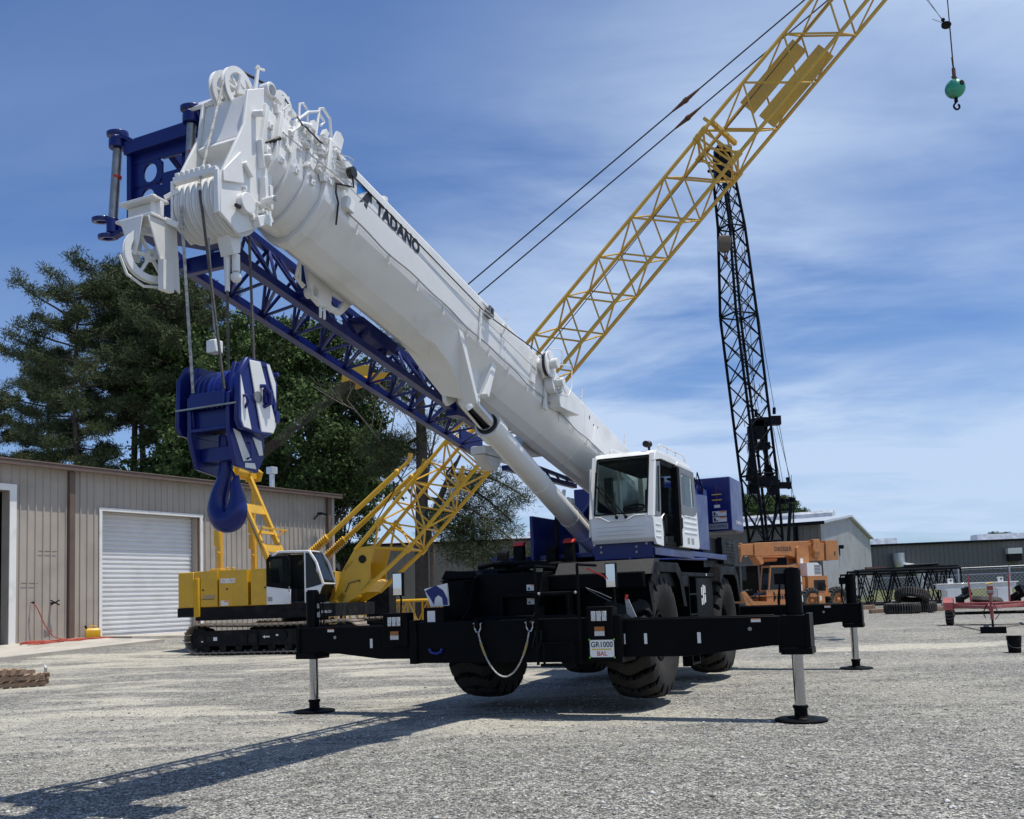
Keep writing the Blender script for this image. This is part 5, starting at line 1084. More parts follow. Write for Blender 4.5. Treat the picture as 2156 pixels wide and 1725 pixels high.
q = MB(); q.path([(1.9, -.22, 3.0), (1.8, -.35, 3.1), (1.75, -.4, 2.9), (1.7, -.42, 2.4)], .03); q.path([(1.8, -.26, 2.95), (1.6, -.4, 3.05), (1.55, -.46, 2.8), (1.5, -.48, 2.4)], .03); q.build('hydraulic_hose', rt, 'ink')
# ---------------- stowed lattice jib on the right of the boom
lw = lambda X: 4.02 + .1685 * (X - 3.46)
jib = MB().use('blue'); YA, YB, YC = -1.12, -.50, -.81
def Z3(X, y): return lw(X) + (0 if y != YC else lerp(.42, .60, (X - 3) / 6.5))
for y in (YA, YB):
    for X0, X1 in ((3.1, 9.6),):
        a = V3((X0, y, lw(X0))); b_ = V3((X1, y, lw(X1))); jib.use('blue').beam(a, b_, .075, .085); jib.use('blue').beam(a + V3((0, -.0, -.045)), b_ + V3((0, 0, -.045)), .10, .012)
jib.use('blue').beam((4.0, YC, Z3(4.0, YC)), (9.6, YC, Z3(9.6, YC)), .07, .08)
n = 11
for k in range(n):
    X0 = lerp(3.7, 9.4, k / n); X1 = lerp(3.7, 9.4, (k + 1) / n); Xm = (X0 + X1) / 2
    jib.cyl((X0, YA, lw(X0)), (X0 + .12, YB, lw(X0 + .12)), .018, n=8); jib.cyl((X0, YA, lw(X0)), (X1, YB, lw(X1)), .018, n=8)
    if X0 > 3.9:
        for y in (YA, YB): jib.cyl((X0, y, lw(X0)), (Xm, YC, Z3(Xm, YC)), .019, n=8); jib.cyl((X1, y, lw(X1)), (Xm, YC, Z3(Xm, YC)), .019, n=8); jib.cyl((X0, y, lw(X0)), (X0 + .1, YC, Z3(X0 + .1, YC)), .017, n=8)
jibo = jib.build('lattice_jib', rt)
q = MB().use('blue'); q.prism([(8.55, 4.90), (8.30, 4.88), (8.34, 5.36), (8.47, 5.40)], 1, -.52, -.40); q.bb((8.2, -.55, 4.87), (8.6, -.38, 4.93)); q.prism([(7.4, 5.0), (6.6, 4.85), (6.7, 4.70), (7.2, 4.80)], 1, -.75, -.45); q.bb((4.9, -.60, 4.20), (5.15, -.42, 4.42)); q.bb((.5, -.55, 3.62), (3.5, -.45, 3.70)); q.beam((3.3, -.5, 3.85), (.5, -.5, 3.75), .06, .06)
for k in range(6): q.cyl((3.2 - k * .45, -.5, 3.83 - k * .015), (2.95 - k * .45, -.5, 3.66), .02, n=6)
q.prism([(3.75, 4.0), (3.0, 3.92), (3.0, 4.25), (3.75, 4.3)], 1, -1.14, -1.10); q.build('jib_lug', jibo, bevel=.005)
# base frame of the jib
q = MB().use('blue'); X = 10.12
q.ring([(-1.26, 5.20), (-.50, 5.24), (-.47, 6.04), (-1.22, 6.08)], [(-.78, 5.80), (-.56, 5.80), (-.56, 5.93), (-.78, 5.93)], 0, X - .06, X - .02) if False else None
import itertools
# plate with two round holes and a slot: grid cells around the holes
def plate_with_holes(mb, X0, X1, y0, y1, z0, z1, holes, N=20):
    """plate in the y-z plane; holes = [(y,z,ry,rz)], split into strips between holes"""
    zs = [z0]; 
    for (hy, hz, ry, rz_) in sorted(holes, key=lambda h: h[1]): zs += [hz - rz_ * 1.25, hz + rz_ * 1.25]
    zs.append(z1); hs = sorted(holes, key=lambda h: h[1])
    for i in range(0, len(zs) - 1, 2): mb.bb((X0, y0, zs[i]), (X1, y1, zs[i + 1]))
    for i, (hy, hz, ry, rz_) in enumerate(hs):
        a, b2 = zs[2 * i + 1], zs[2 * i + 2]; outer = []; inner = []
        for k in range(N):
            t_ = 2 * math.pi * (k + .5) / N; c_, s_2 = math.cos(t_), math.sin(t_)
            ys = (y1 - hy) if c_ > 0 else (hy - y0); zs_ = (b2 - hz) if s_2 > 0 else (hz - a)
            f_ = min(ys / abs(c_) if abs(c_) > 1e-6 else 1e9, zs_ / abs(s_2) if abs(s_2) > 1e-6 else 1e9)
            outer.append((hy + f_ * c_, hz + f_ * s_2)); inner.append((hy + ry * c_, hz + rz_ * s_2))
        mb.ring(outer, inner, 0, X0 + .0005, X1 - .0005)
plate_with_holes(q, 10.06, 10.09, -1.22, -.86, 5.26, 5.98, [(-1.04, 5.52, .085, .09), (-1.01, 5.76, .085, .09)])
q.bb((10.06, -.859, 5.26), (10.09, -.50, 5.72)); q.bb((10.06, -.859, 5.86), (10.09, -.5, 5.98)); q.bb((10.0, -.66, 5.721), (10.05, -.5, 5.9))
q.beam((10.12, -1.26, 6.02), (10.12, -.40, 6.03), .10, .13); q.prism([(-1.30, 5.20), (-.35, 5.13), (-.35, 5.24), (-1.28, 5.30)], 0, 10.04, 10.20); q.bb((10.0, -1.25, 5.28), (10.14, -1.20, 5.97))
# forks
for (y, z, yy) in ((-1.34, 6.18, -1.22), (-.43, 6.20, -.42)):
    q.lathe([(.055, -.02), (.10, -.02), (.10, .02), (.055, .02)], (10.16, y, z), (.15, .0, 1), 20, closed=True); q.cyl((10.16, y, z - .06), (10.16, y, z - .14), .08, n=16); q.beam((10.16, y + .06, z - .03), (10.12, yy + .1, 6.04), .10, .04)
for (y, z) in ((-1.50, 5.36), (-1.42, 5.18)):
    q.lathe([(.045, -.02), (.09, -.02), (.09, .02), (.045, .02)], (10.2, y, z), (.15, 0, 1), 18, closed=True); q.beam((10.19, y + .06, z - .01), (10.12, -1.24, 5.26), .10, .035)
q.cyl((10.2, -1.36, 5.20), (10.2, -1.36, 5.34), .055)
# converging side members back to the chords
q.prism([(10.06, 5.25), (9.3, 5.0), (9.3, 5.10), (9.7, 5.25), (10.06, 5.34)], 1, -1.20, -1.16); q.prism([(10.06, 5.25), (9.3, 5.0), (9.3, 5.10), (9.7, 5.25), (10.06, 5.34)], 1, -.53, -.49)
q.add([(10.06, -1.2, 5.22), (10.06, -.5, 5.22), (9.6, -.5, 5.12), (9.6, -.70, 5.12), (9.85, -1.0, 5.17), (9.5, -1.16, 5.09), (10.06, -1.2, 5.19), (10.06, -.5, 5.19), (9.6, -.5, 5.09), (9.6, -.70, 5.09), (9.85, -1.0, 5.14), (9.5, -1.16, 5.06)], [(0, 1, 2, 3, 4, 5), (11, 10, 9, 8, 7, 6), (0, 6, 7, 1), (1, 7, 8, 2), (2, 8, 9, 3), (3, 9, 10, 4), (4, 10, 11, 5), (5, 11, 6, 0)])
q.beam((10.06, -.80, 5.95), (9.5, YC, Z3(9.5, YC)), .07, .10); q.beam((10.06, -.55, 5.95), (9.5, YC + .1, Z3(9.5, YC)), .07, .10); q.beam((9.5, -1.14, 5.04), (9.5, -.48, 5.04), .08, .16)
q.build('jib_base_frame', jibo, bevel=.006)
for y0_, y1_, yb in ((-1.34, 6.03, -1.38), (-.43, 6.05, -.46)):
    q = MB().use('steel'); q.cyl((10.16, y0_, y1_), (10.18, yb, 5.32), .042, n=16); q.use('red').cyl((10.163, y0_ - .006, y1_ - .26), (10.163, y0_ - .008, y1_ - .285), .045, n=16); q.build('strut_pin', jibo)
# auxiliary nose sheave (on the right of the head)
q = MB().use('white'); q.bb((10.60, -.66, 5.10), (10.78, -.27, 5.125)); q.bb((10.60, -.68, 4.94), (10.80, -.27, 4.965)); q.bb((10.66, -.64, 4.966), (10.70, -.27, 5.099)); q.cyl((10.70, -.35, 4.93), (10.70, -.35, 5.16), .03); q.beam((10.62, -.3, 5.15), (10.56, -.2, 5.22), .04); q.beam((10.62, -.30, 4.96), (10.58, -.18, 4.90), .05)
q.prism([(10.60, 4.94), (10.80, 4.94), (10.74, 4.62), (10.66, 4.62)], 1, -.56, -.545); q.prism([(10.50, 4.95), (10.82, 4.93), (10.62, 4.42), (10.46, 4.36)], 1, -.30, -.285)
q.prism([(-.62, 4.95), (-.36, 4.95), (-.40, 4.74), (-.44, 4.62), (-.50, 4.66)], 0, 10.80, 10.81); nose = q.build('nose_bracket', boom, bevel=.005)
o = sheave(.235, .055, .03, 6, .05).build('nose_sheave', boom, 'white'); o.location = (10.66, -.42, 4.66); o.rotation_euler = (0, 0, -.35)
q = MB(); q.path([(10.92, -.50, 4.60), (10.86, -.48, 4.45), (10.72, -.44, 4.38), (10.58, -.38, 4.40)], .012, 6); q.bb((10.56, -.32, 4.34), (10.68, -.26, 4.60)); q.build('nose_rope_guard', boom, 'white')
q = MB(); q.prism([(10.36, 4.86), (10.20, 4.90), (10.22, 4.72), (10.30, 4.68)], 1, .02, .16); q.cyl((10.27, .06, 4.70), (10.27, .06, 4.38), .03, .02); q.cyl((10.24, .13, 4.70), (10.24, .13, 4.55), .035); q.sphere((10.24, .13, 4.50), .05, 10); q.build('rope_anchor', boom, 'white')
# ---------------- ropes
hx = 10.26
for nm, a, b_, r, m_ in (('hoist_rope', (10.61, -.13, 5.05), (10.50, -.115, 3.47), .013, 'rope'), ('hoist_rope', (10.60, .065, 5.15), (10.48, .20, 3.47), .012, 'rope_dark'), ('hoist_rope', (10.08, .14, 5.0), (10.06, .17, 3.6), .012, 'rope_dark'), ('hoist_rope', (10.27, .06, 4.40), (10.20, .0, 3.65), .012, 'rope_dark'), ('hoist_rope', (10.28, .05, 6.28), (10.61, .065, 5.2), .012, 'rope')):
    q = MB(); q.cyl(a, b_, r, n=8); q.build(nm, boom, m_)
q = MB(); q.cyl((10.08, .04, 6.485), (9.55, .10, 6.515), .013, n=6); q.cyl((9.55, .10, 6.51), (9.62, .40, 6.08), .008, n=6); q.cyl((9.62, .42, 6.07), (5.90, .46, 5.25), .008, n=6); q.cyl((5.90, .46, 5.25), (4.25, .53, 5.08), .008, n=6); q.build('hoist_rope', boom, 'cable')
q = MB(); q.cyl((9.92, .40, 5.88), (9.15, .50, 5.72), .005, n=5); q.cyl((9.15, .50, 5.72), (3.6, .47, 4.70), .004, n=5); q.build('sensor_cable', boom, 'sticker_grey')

# ---------------- hook block (hangs from the boom; thing of its own)
def toW(x, y, z):
    return rt.matrix_basis @ V3((x, y, z)) if False else Matrix.Translation(MO) @ Matrix.Rotation(MROT, 4, 'Z') @ V3((x, y, z))
hb_ = thing('hook_block', 'large blue hook block with white striped cheeks hanging from the white boom tip', 'hook block', toW(hx, 0, 3.42), MROT)
HT = Matrix.Translation((-hx, 0, -3.42))
def hbm(m): q = MB(HT).use(m); return q
cheek = [(10.10, 3.74), (10.38, 3.74), (10.48, 3.60), (10.50, 3.20), (10.46, 3.13), (10.12, 3.10), (10.02, 3.20), (10.0, 3.60)]
for i, (y0, y1) in enumerate(((-.32, -.28), (-.20, -.16), (.20, .24), (.31, .35))):
    q = hbm('blue'); P = cheek if i in (0, 3) else [(10.12, 3.72), (10.38, 3.72), (10.44, 3.55), (10.46, 3.30), (10.44, 3.1), (10.08, 3.1), (10.05, 3.55)]
    q.prism(P, 1, y0, y1)
    if i == 3:
        q.ring(cheek, [(10.12 + (x - 10.24) * .86 + .12 - .0, z * .86 + 3.43 * .14) for x, z in cheek], 1, y1, y1 + .012)
        q.use('white'); q.prism([(10.16, 3.70), (10.09, 3.70), (10.035, 3.56), (10.035, 3.22), (10.08, 3.14), (10.16, 3.14), (10.06, 3.30)], 1, y1 + .001, y1 + .014) if False else None
        q.prism([(10.36, 3.72), (10.22, 3.73), (10.02, 3.22), (10.06, 3.14), (10.22, 3.13)], 1, y1 + .002, y1 + .016); q.prism([(10.47, 3.58), (10.47, 3.20), (10.44, 3.14), (10.34, 3.13)], 1, y1 + .002, y1 + .016)
        q.prism([(10.14, 3.73), (10.10, 3.73), (10.02, 3.58), (10.02, 3.40)], 1, y1 + .002, y1 + .016)
    q.build('cheek_plate', hb_, bevel=.008)
o = None
for k in range(7):
    y = -.13 + k * .055 if k < 6 else .275
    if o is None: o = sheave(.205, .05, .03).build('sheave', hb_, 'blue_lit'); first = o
    else: o = first.copy(); COL.objects.link(o); o.parent = hb_
    o.location = (0, y, .055)
q = hbm('steel'); q.cyl((10.26, -.34, 3.42), (10.26, .37, 3.42), .05, n=16); q.beam((10.505, -.30, 3.335), (10.505, .34, 3.335), .014, .014); q.build('axle', hb_)
for y0, y1 in ((-.205, -.165), (.205, .245)):
    q = hbm('blue'); P = [(10.44, 3.46), (10.48, 3.44), (10.48, 3.10), (10.40, 2.84), (10.14, 2.80), (10.06, 2.92), (10.04, 3.12), (10.10, 3.3)]; q.prism(P, 1, y0 if y0 < 0 else y0 + .005, y1 if y0 < 0 else y1 + .005)
    if y0 > 0:
        q.use('white'); q.prism([(10.44, 3.14), (10.36, 3.12), (10.22, 2.90), (10.32, 2.88)], 1, y1 + .006, y1 + .014); q.prism([(10.20, 3.10), (10.09, 3.08), (10.07, 2.96), (10.12, 2.95)], 1, y1 + .006, y1 + .014); q.prism([(10.30, 2.87), (10.18, 2.88), (10.16, 2.83), (10.30, 2.83)], 1, y1 + .006, y1 + .014)
        q.use('blue'); q.path([(10.28, y1 + .02, 3.04), (10.28, y1 + .05, 3.03), (10.27, y1 + .05, 2.92), (10.29, y1 + .02, 2.9)], .010, 6)
    q.build('yoke_plate', hb_, bevel=.008)
q = hbm('blue'); q.bb((10.475, -.164, 3.335), (10.495, .208, 3.46)); q.bb((10.43, -.164, 3.14), (10.48, .208, 3.17)); q.bb((10.40, -.16, 3.18), (10.42, .2, 3.33)); q.bb((10.12, -.16, 3.24), (10.40, .20, 3.26)); q.bb((10.16, -.16, 2.90), (10.36, .20, 3.02)); q.cyl((10.26, .02, 3.02), (10.26, .02, 3.13), .06); q.use('interior').bb((10.14, -.15, 3.17), (10.38, .19, 3.22)); q.build('trunnion', hb_, bevel=.006)
q = hbm('blue'); hd = V3((.0, 1., 0)); hp = lambda h, z: tuple(V3((10.26, .02, z)) + hd * h)
cs = catmull([hp(0, 2.96), hp(0, 2.86), hp(-.03, 2.74), hp(-.075, 2.62), hp(-.085, 2.50), hp(-.03, 2.41), hp(.06, 2.41), hp(.115, 2.49), hp(.115, 2.60), hp(.10, 2.70), hp(.115, 2.78)], 4)
rr_ = [.056, .056, .062, .078, .095, .105, .10, .085, .062, .045, .018]; rad = []
for a_, b2 in zip(rr_, rr_[1:]): rad += [lerp(a_, b2, j / 4) for j in range(4)]
rad.append(rr_[-1]); q.path(cs, rad, 16); q.path([hp(.02, 2.86), hp(.07, 2.80), hp(.115, 2.70)], .016, 6); q.build('hook', hb_, smooth=60)
q = hbm('blue'); q.path([(10.22, .36, 3.52), (10.22, .40, 3.52), (10.16, .41, 3.46), (10.15, .40, 3.38), (10.19, .36, 3.35)], .02, 8); q.bb((10.10, .352, 3.38), (10.20, .40, 3.50)); q.cyl((10.03, .30, 3.66), (10.0, .38, 3.66), .02); q.bb((9.99, .30, 3.24), (10.04, .38, 3.34)); q.path([(10.44, .36, 3.40), (10.44, .39, 3.40), (10.42, .40, 3.36), (10.42, .36, 3.30)], .014, 6); q.build('handle', hb_, bevel=.004)
# two-block weight
aw = thing('anti_two_block_weight', 'small white weight on a thin line just above the blue hook block', 'weight', toW(10.40, .03, 3.83), MROT)
q = MB().use('white'); q.bb((-.05, -.05, -.02), (.05, .05, .09)); q.build('weight', aw, bevel=.01)
q = MB(); q.path([(0, 0, .09), (0, .012, .11), (0, 0, .14), (0, -.012, .12), (0, 0, .15), (0, .01, .17), (0, 0, .19)], .007, 5); q.build('chain', aw, 'steel')
q = MB(); q.cyl((0, 0, .19), (.03, -.03, .98), .009, n=6); q.build('line', aw, 'sticker_grey')
# ------------------------------------------------------------------ yellow crawler crane (x forward, y away from the camera)
kr = math.atan2(-.2402, .9707); KO = V3((-6.9, 31.2, .3))
kc = thing('crawler_crane', 'yellow lattice-boom crawler crane with black tracks parked in front of the shop', 'crawler crane', KO, kr)
def stad(L, r, n=10, z0=0):
    """closed side outline of a track: list of (x,z,angle) evenly spaced"""
    P = []; per = 2 * L + 2 * math.pi * r; N = n
    for i in range(N):
        s = per * i / N
        if s < L: P.append((-L / 2 + s, z0 + 2 * r - .05 * math.sin(math.pi * s / L), 0.))
        elif s < L + math.pi * r: a = (s - L) / r; P.append((L / 2 + r * math.sin(a), z0 + r + r * math.cos(a), -a))
        elif s < 2 * L + math.pi * r: t_ = s - L - math.pi * r; P.append((L / 2 - t_, z0, math.pi))
        else: a = (s - 2 * L - math.pi * r) / r; P.append((-L / 2 - r * math.sin(a), z0 + r - r * math.cos(a), -a + math.pi))
    return P
def make_track(parent, y0, L, r, w, N, matn='track', framem='gun', side=-1):
    t = bpy.data.objects.new('track', None); COL.objects.link(t); t.parent = parent; t.location = (0, y0, 0)
    q = MB().use(matn)
    for x, z, a in stad(L, r, N, .06):
        M_ = Matrix.Translation((x, 0, z)) @ Matrix.Rotation(a if abs(a) < 3.1 or True else 0, 4, 'Y').inverted() if False else Matrix.Translation((x, 0, z)) @ Matrix.Rotation(-a, 4, 'Y')
        q.box((0, 0, 0), ((2 * L + 6.283 * r) / N * .93, w, .035), M=M_); q.box((-.05, 0, .03), (.035, w, .05), M=M_); q.box((0, 0, -.04), (.10, w * .35, .05), M=M_)
    q.build('track_belt', t)
    q = MB().use(framem); H = 2 * r
    q.prism([(-L / 2 - .05, .26), (L / 2 + .05, .26), (L / 2 + .2, r * 1.1), (L / 2 - .3, H - .13), (-L / 2 + .3, H - .13), (-L / 2 - .2, r * 1.1)], 1, -w * .36, w * .36)
    ys = side * w * .362
    for x in (-L * .13, L * .30):
        q.use('dark_inside').bb((x - .16, ys, .30), (x + .16, ys + side * .004, H - .22))
        q.use(framem).ring([(x - .19, .27), (x + .19, .27), (x + .19, H - .19), (x - .19, H - .19)], [(x - .15, .31), (x + .15, .31), (x + .15, H - .23), (x - .15, H - .23)], 1, ys, ys + side * .05)
    q.use(framem).cyl((L * .08, ys, r + .12), (L * .08, ys + side * .06, r + .12), .13, n=18); q.use('dark_inside').bb((-L / 2 + .28, ys, r - .02), (-L / 2 + .62, ys + side * .004, r + .12))
    q.use('sticker').bb((-L / 2 + .5, ys + side * .0045, r + .0), (-L / 2 + .63, ys + side * .008, r + .11)); q.bb((-.22, ys + side * .0, r + .06), (-.06, ys + side * .005, r + .10)); q.prism([(-.22, r + .03), (-.30, r + .08), (-.22, r + .13)], 1, ys, ys + side * .005); q.bb((-L / 2 + .08, ys, r - .04), (-L / 2 + .14, ys + side * .006, r)); q.bb((.18, ys + side * .0605, r + .1), (.26, ys + side * .064, r + .15))
    for i in range(9): x = -L / 2 + .25 + i * (L - .5) / 8; q.use(framem).cyl((x, -w * .36, .19), (x, w * .36 if side < 0 else w * .36, .19), .12, n=14)
    q.build('track_frame', t)
    for sx in (-1, 1):
        q = MB().use(framem); q.cyl((sx * L / 2, -w * .30, r + .06), (sx * L / 2, w * .30, r + .06), r - .10, n=28)
        for k in range(14): a = k * math.pi / 7; q.box((sx * L / 2 + (r - .08) * math.cos(a), 0, r + .06 + (r - .08) * math.sin(a)), (.08, .2, .08))
        q.build('drive_sprocket' if sx < 0 else 'idler', t)
    return t
make_track(kc, -1.97, 4.95, .43, .86, 58); make_track(kc, 1.97, 4.95, .43, .86, 58)
q = MB(); q.bb((-1.0, -1.6, .35), (1.2, 1.6, .75)); q.cyl((0, 0, .75), (0, 0, 1.06), .75, n=30); q.bb((-1.3, -1.5, .4), (-1.0, 1.5, .6)); q.path([(1.3, -1.2, .9), (1.5, -1.1, 1.0), (1.6, -1.0, .8), (1.9, -.8, .85), (2.2, -.9, .6)], .03); q.build('car_body', kc, 'gun', bevel=.015)
q = MB().use('gun'); q.bb((-3.05, -1.58, 1.05), (1.80, 1.58, 1.46)); q.bb((-3.68, -1.60, 1.18), (-3.06, 1.6, 1.47)); q.beam((.0, -1.60, 1.30), (1.7, -1.60, 1.30), .02, .02); q.build('deck', kc, bevel=.02)
text_mesh('lettering', 'KOBELCO', .105, 'sticker', frame((1.47, -1.588, 1.20), (1, 0, 0), (0, 0, 1)), kc, .001, .003, sx=.85)
# counterweight and side doors
q = MB().use('yellow'); q.bb((-3.66, -1.58, 1.471), (-3.10, 1.58, 2.61)); q.prism([(-3.1, -1.60), (-2.88, -1.68), (-2.86, -1.60), (-2.86, 1.6), (-3.1, 1.6)], 2, 1.17, 2.40); q.bb((-3.09, -1.55, 2.40), (-2.4, 1.55, 2.62)); q.build('counterweight', kc, bevel=.02)
for i, (x0, x1, y) in enumerate(((-2.84, -2.24, -1.60), (-2.16, -1.17, -1.63), (-1.06, -.50, -1.60))):
    q = MB().use('yellow'); q.bb((x0, y, 1.49), (x1, y + .35, 2.62)); 
    if i == 1: q.bb((-1.655, y - .008, 1.50), (-1.645, y - .001, 2.61))
    q.use('ink'); xx = (x0 + x1) / 2 + (.18 if i == 2 else -.25); q.bb((xx, y - .004, 2.0), (xx + .08, y - .001, 2.05))
    d_ = q.build('side_door', kc, bevel=.012)
    if i == 1: text_mesh('lettering', 'KOBELCO', .19, 'sticker', frame((-1.84, y - .010, 2.28), (1, 0, 0), (0, 0, 1)), d_, .001, .014, sx=.60)
    if i == 0: text_mesh('lettering', 'CK850G', .15, 'sticker_grey', frame((-2.56, y - .006, 1.80), (1, 0, 0), (0, 0, 1)), d_, .001, .004, sx=.8, shear=.2); 
    if i == 0:
        w_ = MB(); w_.bb((-2.80, y - .004, 1.715), (-2.35, y - .001, 1.735)); w_.build('stripe', d_, 'ink')
    if i == 1:
        w_ = MB().use('sticker'); w_.bb((-2.1, y - .004, 1.50), (-1.84, y - .001, 1.67)); w_.use('sticker_orange').bb((-1.98, y - .006, 1.61), (-1.85, y - .0041, 1.66)); w_.build('warning_label', d_)
q = MB().use('yellow'); q.bb((-2.8, -1.2, 1.47), (-.5, 1.55, 2.5)); q.bb((-2.8, -1.56, 1.47), (-.5, -1.28, 1.5)); q.use('dark_inside').bb((-2.84, -1.27, 1.5), (-.48, -1.205, 2.55)); q.use('yellow').bb((-.45, .2, 1.47), (1.0, 1.55, 2.5)); q.box((-2.5, -1.1, 2.66), (.4, .4, .08)); q.cyl((-2.05, -1.3, 2.6), (-2.05, -1.3, 2.74), .05); q.cyl((-1.9, -1.2, 2.6), (-1.9, -1.2, 2.72), .05); q.beam((-.75, -.9, 2.6), (-.82, -.9, 3.0), .08); q.build('engine_house', kc, bevel=.015)
for x in (-2.33, -.9):
    pass
# cab
kcab = MB().use('white')
prof = [(-.48, 1.48), (1.16, 1.48), (1.40, 2.07), (1.18, 2.75), (.95, 3.09), (-.10, 3.12), (-.30, 2.98), (-.48, 2.9)]
def kring(mb, y, t_=.05):
    P = [(.80, 1.90), (1.36, 2.00), (1.40, 2.07), (1.18, 2.75), (.95, 3.09), (-.10, 3.12), (-.32, 2.98)]
    for a, b_ in zip(P, P[1:]): mb.beam((a[0], y, a[1]), (b_[0], y, b_[1]), .07, .07)
kring(kcab, -1.57); kring(kcab, -.68); kcab.beam((.80, -1.57, 1.5), (.80, -1.57, 3.1), .05, .05)
kcab.bb((.32, -.70, 1.48), (1.16, -.65, 1.95)); kcab.bb((-.48, -1.58, 1.48), (.30, -1.54, 1.95)); kcab.prism([(-.1, 3.09), (.95, 3.06), (.95, 3.13), (-.10, 3.15), (-.32, 3.02)], 1, -1.60, -.65); kcab.bb((-.48, -.70, 1.48), (.0, -.65, 3.0))
kcab.prism([(.80, 1.48), (1.18, 1.48), (1.38, 2.02), (1.34, 2.05), (.80, 1.93)], 1, -1.60, -1.555)
for a, b_ in (((1.42, -1.57, 2.07), (1.42, -.68, 2.07)), ((1.19, -1.57, 1.48), (1.19, -.68, 1.48))): kcab.beam(a, b_, .04, .05)
kcabo = kcab.build('cab', kc, bevel=.015)
gl((1.40, -1.55, 2.09), (1.40, -.70, 2.09), (.97, -.70, 3.08), (.97, -1.55, 3.08), 'windshield', 'glass', par=kcabo)
gl((1.17, -1.55, 1.52), (1.17, -.70, 1.52), (1.39, -.70, 2.05), (1.39, -1.55, 2.05), 'lower_window', 'glass', par=kcabo)
gl((.84, -1.585, 1.96), (1.34, -1.585, 2.06), (.98, -1.585, 3.02), (.84, -1.585, 3.05), 'side_window', 'glass', par=kcabo)
q = MB().use('interior'); q.bb((-.45, -1.5, 1.48), (1.1, -.7, 1.55)); q.bb((-.1, -1.35, 1.55), (.4, -.85, 1.95)); q.prism([(-.15, 1.95), (.02, 1.95), (-.1, 2.65), (-.25, 2.65)], 1, -1.35, -.85); q.bb((.9, -1.3, 1.55), (1.0, -1.0, 2.2)); q.bb((-.48, -1.5, 2.9), (-.44, -.7, 3.05)); q.build('operator_seat', kcabo)
q = MB().use('white'); q.prism([(-.50, 1.48), (.31, 1.48), (.33, 1.93), (-.50, 2.05)], 1, -1.635, -1.60); q.use('black_matte'); q.ring([(-.50, 2.055), (.33, 1.94), (.31, 2.90), (.20, 2.99), (-.40, 2.99), (-.50, 2.9)], [(-.40, 2.20), (.23, 2.10), (.23, 2.84), (.17, 2.90), (-.30, 2.90), (-.40, 2.80)], 1, -1.64, -1.60); q.use('steel').bb((.27, -1.66, 1.85), (.30, -1.641, 2.02)); dd = q.build('cab_door', kcabo, bevel=.012)
q = MB().use('interior'); q.bb((-.46, -.72, 1.95), (.75, -.70, 3.06)); q.bb((-.44, -1.5, 2.0), (-.42, -.72, 2.9)); q.build('rear_panel', kcabo)
gl((-.42, -1.61, 2.18), (.25, -1.61, 2.08), (.25, -1.61, 2.92), (-.42, -1.61, 2.92), 'door_window', 'cab_glass', par=kcabo)
q = MB().use('sticker_grey'); q.bb((-.46, -1.639, 1.58), (-.30, -1.636, 1.72)); q.build('decal', kcabo)
# gantry
gy = MB().use('yellow')
for y in (-1.1, 1.1):
    gy.bb((-2.53, y - .07, 2.4), (-2.37, y + .07, 3.9)); gy.bb((-2.60, y - .10, 3.45), (-2.40, y + .10, 3.95)); gy.bb((-2.5, y - .06, 3.9), (-2.4, y + .06, 5.9)); gy.bb((-2.62, y - .10, 4.0), (-2.45, y + .09, 4.35)); gy.cyl((-2.45, y - .12, 3.2), (-2.45, y + .12, 3.2), .06)
gy.build('gantry_mast', kc, bevel=.01)
g = MB().use('yellow'); A_ = lambda t_, y: V3((lerp(-2.35, -.85, t_), y * lerp(1, .92, t_), lerp(5.95, 2.6, t_)))
for y in (-.62, .62): g.beam(A_(0, y), A_(1, y), .16, .16)
for t_, w_ in ((.38, .30), (.62, .10), (.78, .26)):
    g.beam(A_(t_, -.62), A_(t_, .62), w_, .08, up=(.45, 0, -.9)) if False else g.add([tuple(A_(t_ - w_ / 6.6, -.62)), tuple(A_(t_ - w_ / 6.6, .62)), tuple(A_(t_ + w_ / 6.6, .62)), tuple(A_(t_ + w_ / 6.6, -.62)), tuple(A_(t_ - w_ / 6.6, -.62) + V3((.06, 0, .02))), tuple(A_(t_ - w_ / 6.6, .62) + V3((.06, 0, .02))), tuple(A_(t_ + w_ / 6.6, .62) + V3((.06, 0, .02))), tuple(A_(t_ + w_ / 6.6, -.62) + V3((.06, 0, .02)))], [(0, 1, 2, 3), (7, 6, 5, 4), (0, 4, 5, 1), (1, 5, 6, 2), (2, 6, 7, 3), (3, 7, 4, 0)])
g.beam(A_(.66, -.9) + V3((.3, 0, .25)), A_(.66, .9) + V3((.3, 0, .25)), .06); g.beam(A_(.66, -.6), A_(.66, -.85) + V3((.3, 0, .25)), .05); g.beam(A_(.66, .6), A_(.66, .85) + V3((.3, 0, .25)), .05)
g.bb((-2.65, -1.2, 5.85), (-2.25, 1.2, 6.05)); g.prism([(-2.7, 5.8), (-2.2, 5.8), (-2.1, 6.1), (-2.35, 6.3), (-2.7, 6.15)], 1, -.45, -.38); g.prism([(-2.7, 5.8), (-2.2, 5.8), (-2.1, 6.1), (-2.35, 6.3), (-2.7, 6.15)], 1, .38, .45); g.prism([(-2.7, 5.8), (-2.2, 5.8), (-2.1, 6.1), (-2.35, 6.3), (-2.7, 6.15)], 1, 1.0, 1.2); g.cyl((-2.4, -.4, 6.0), (-2.4, .4, 6.0), .22, n=24); g.use('rope_dark')
for k in range(3): g.path([A_(.05, -.2 - k * .1), A_(.25, -.25 - k * .1), A_(.33, -.3)], .012)
g.path([A_(.2, -.72), A_(.6, -.70), A_(.95, -.66)], .03); g.build('gantry', kc, bevel=.01)
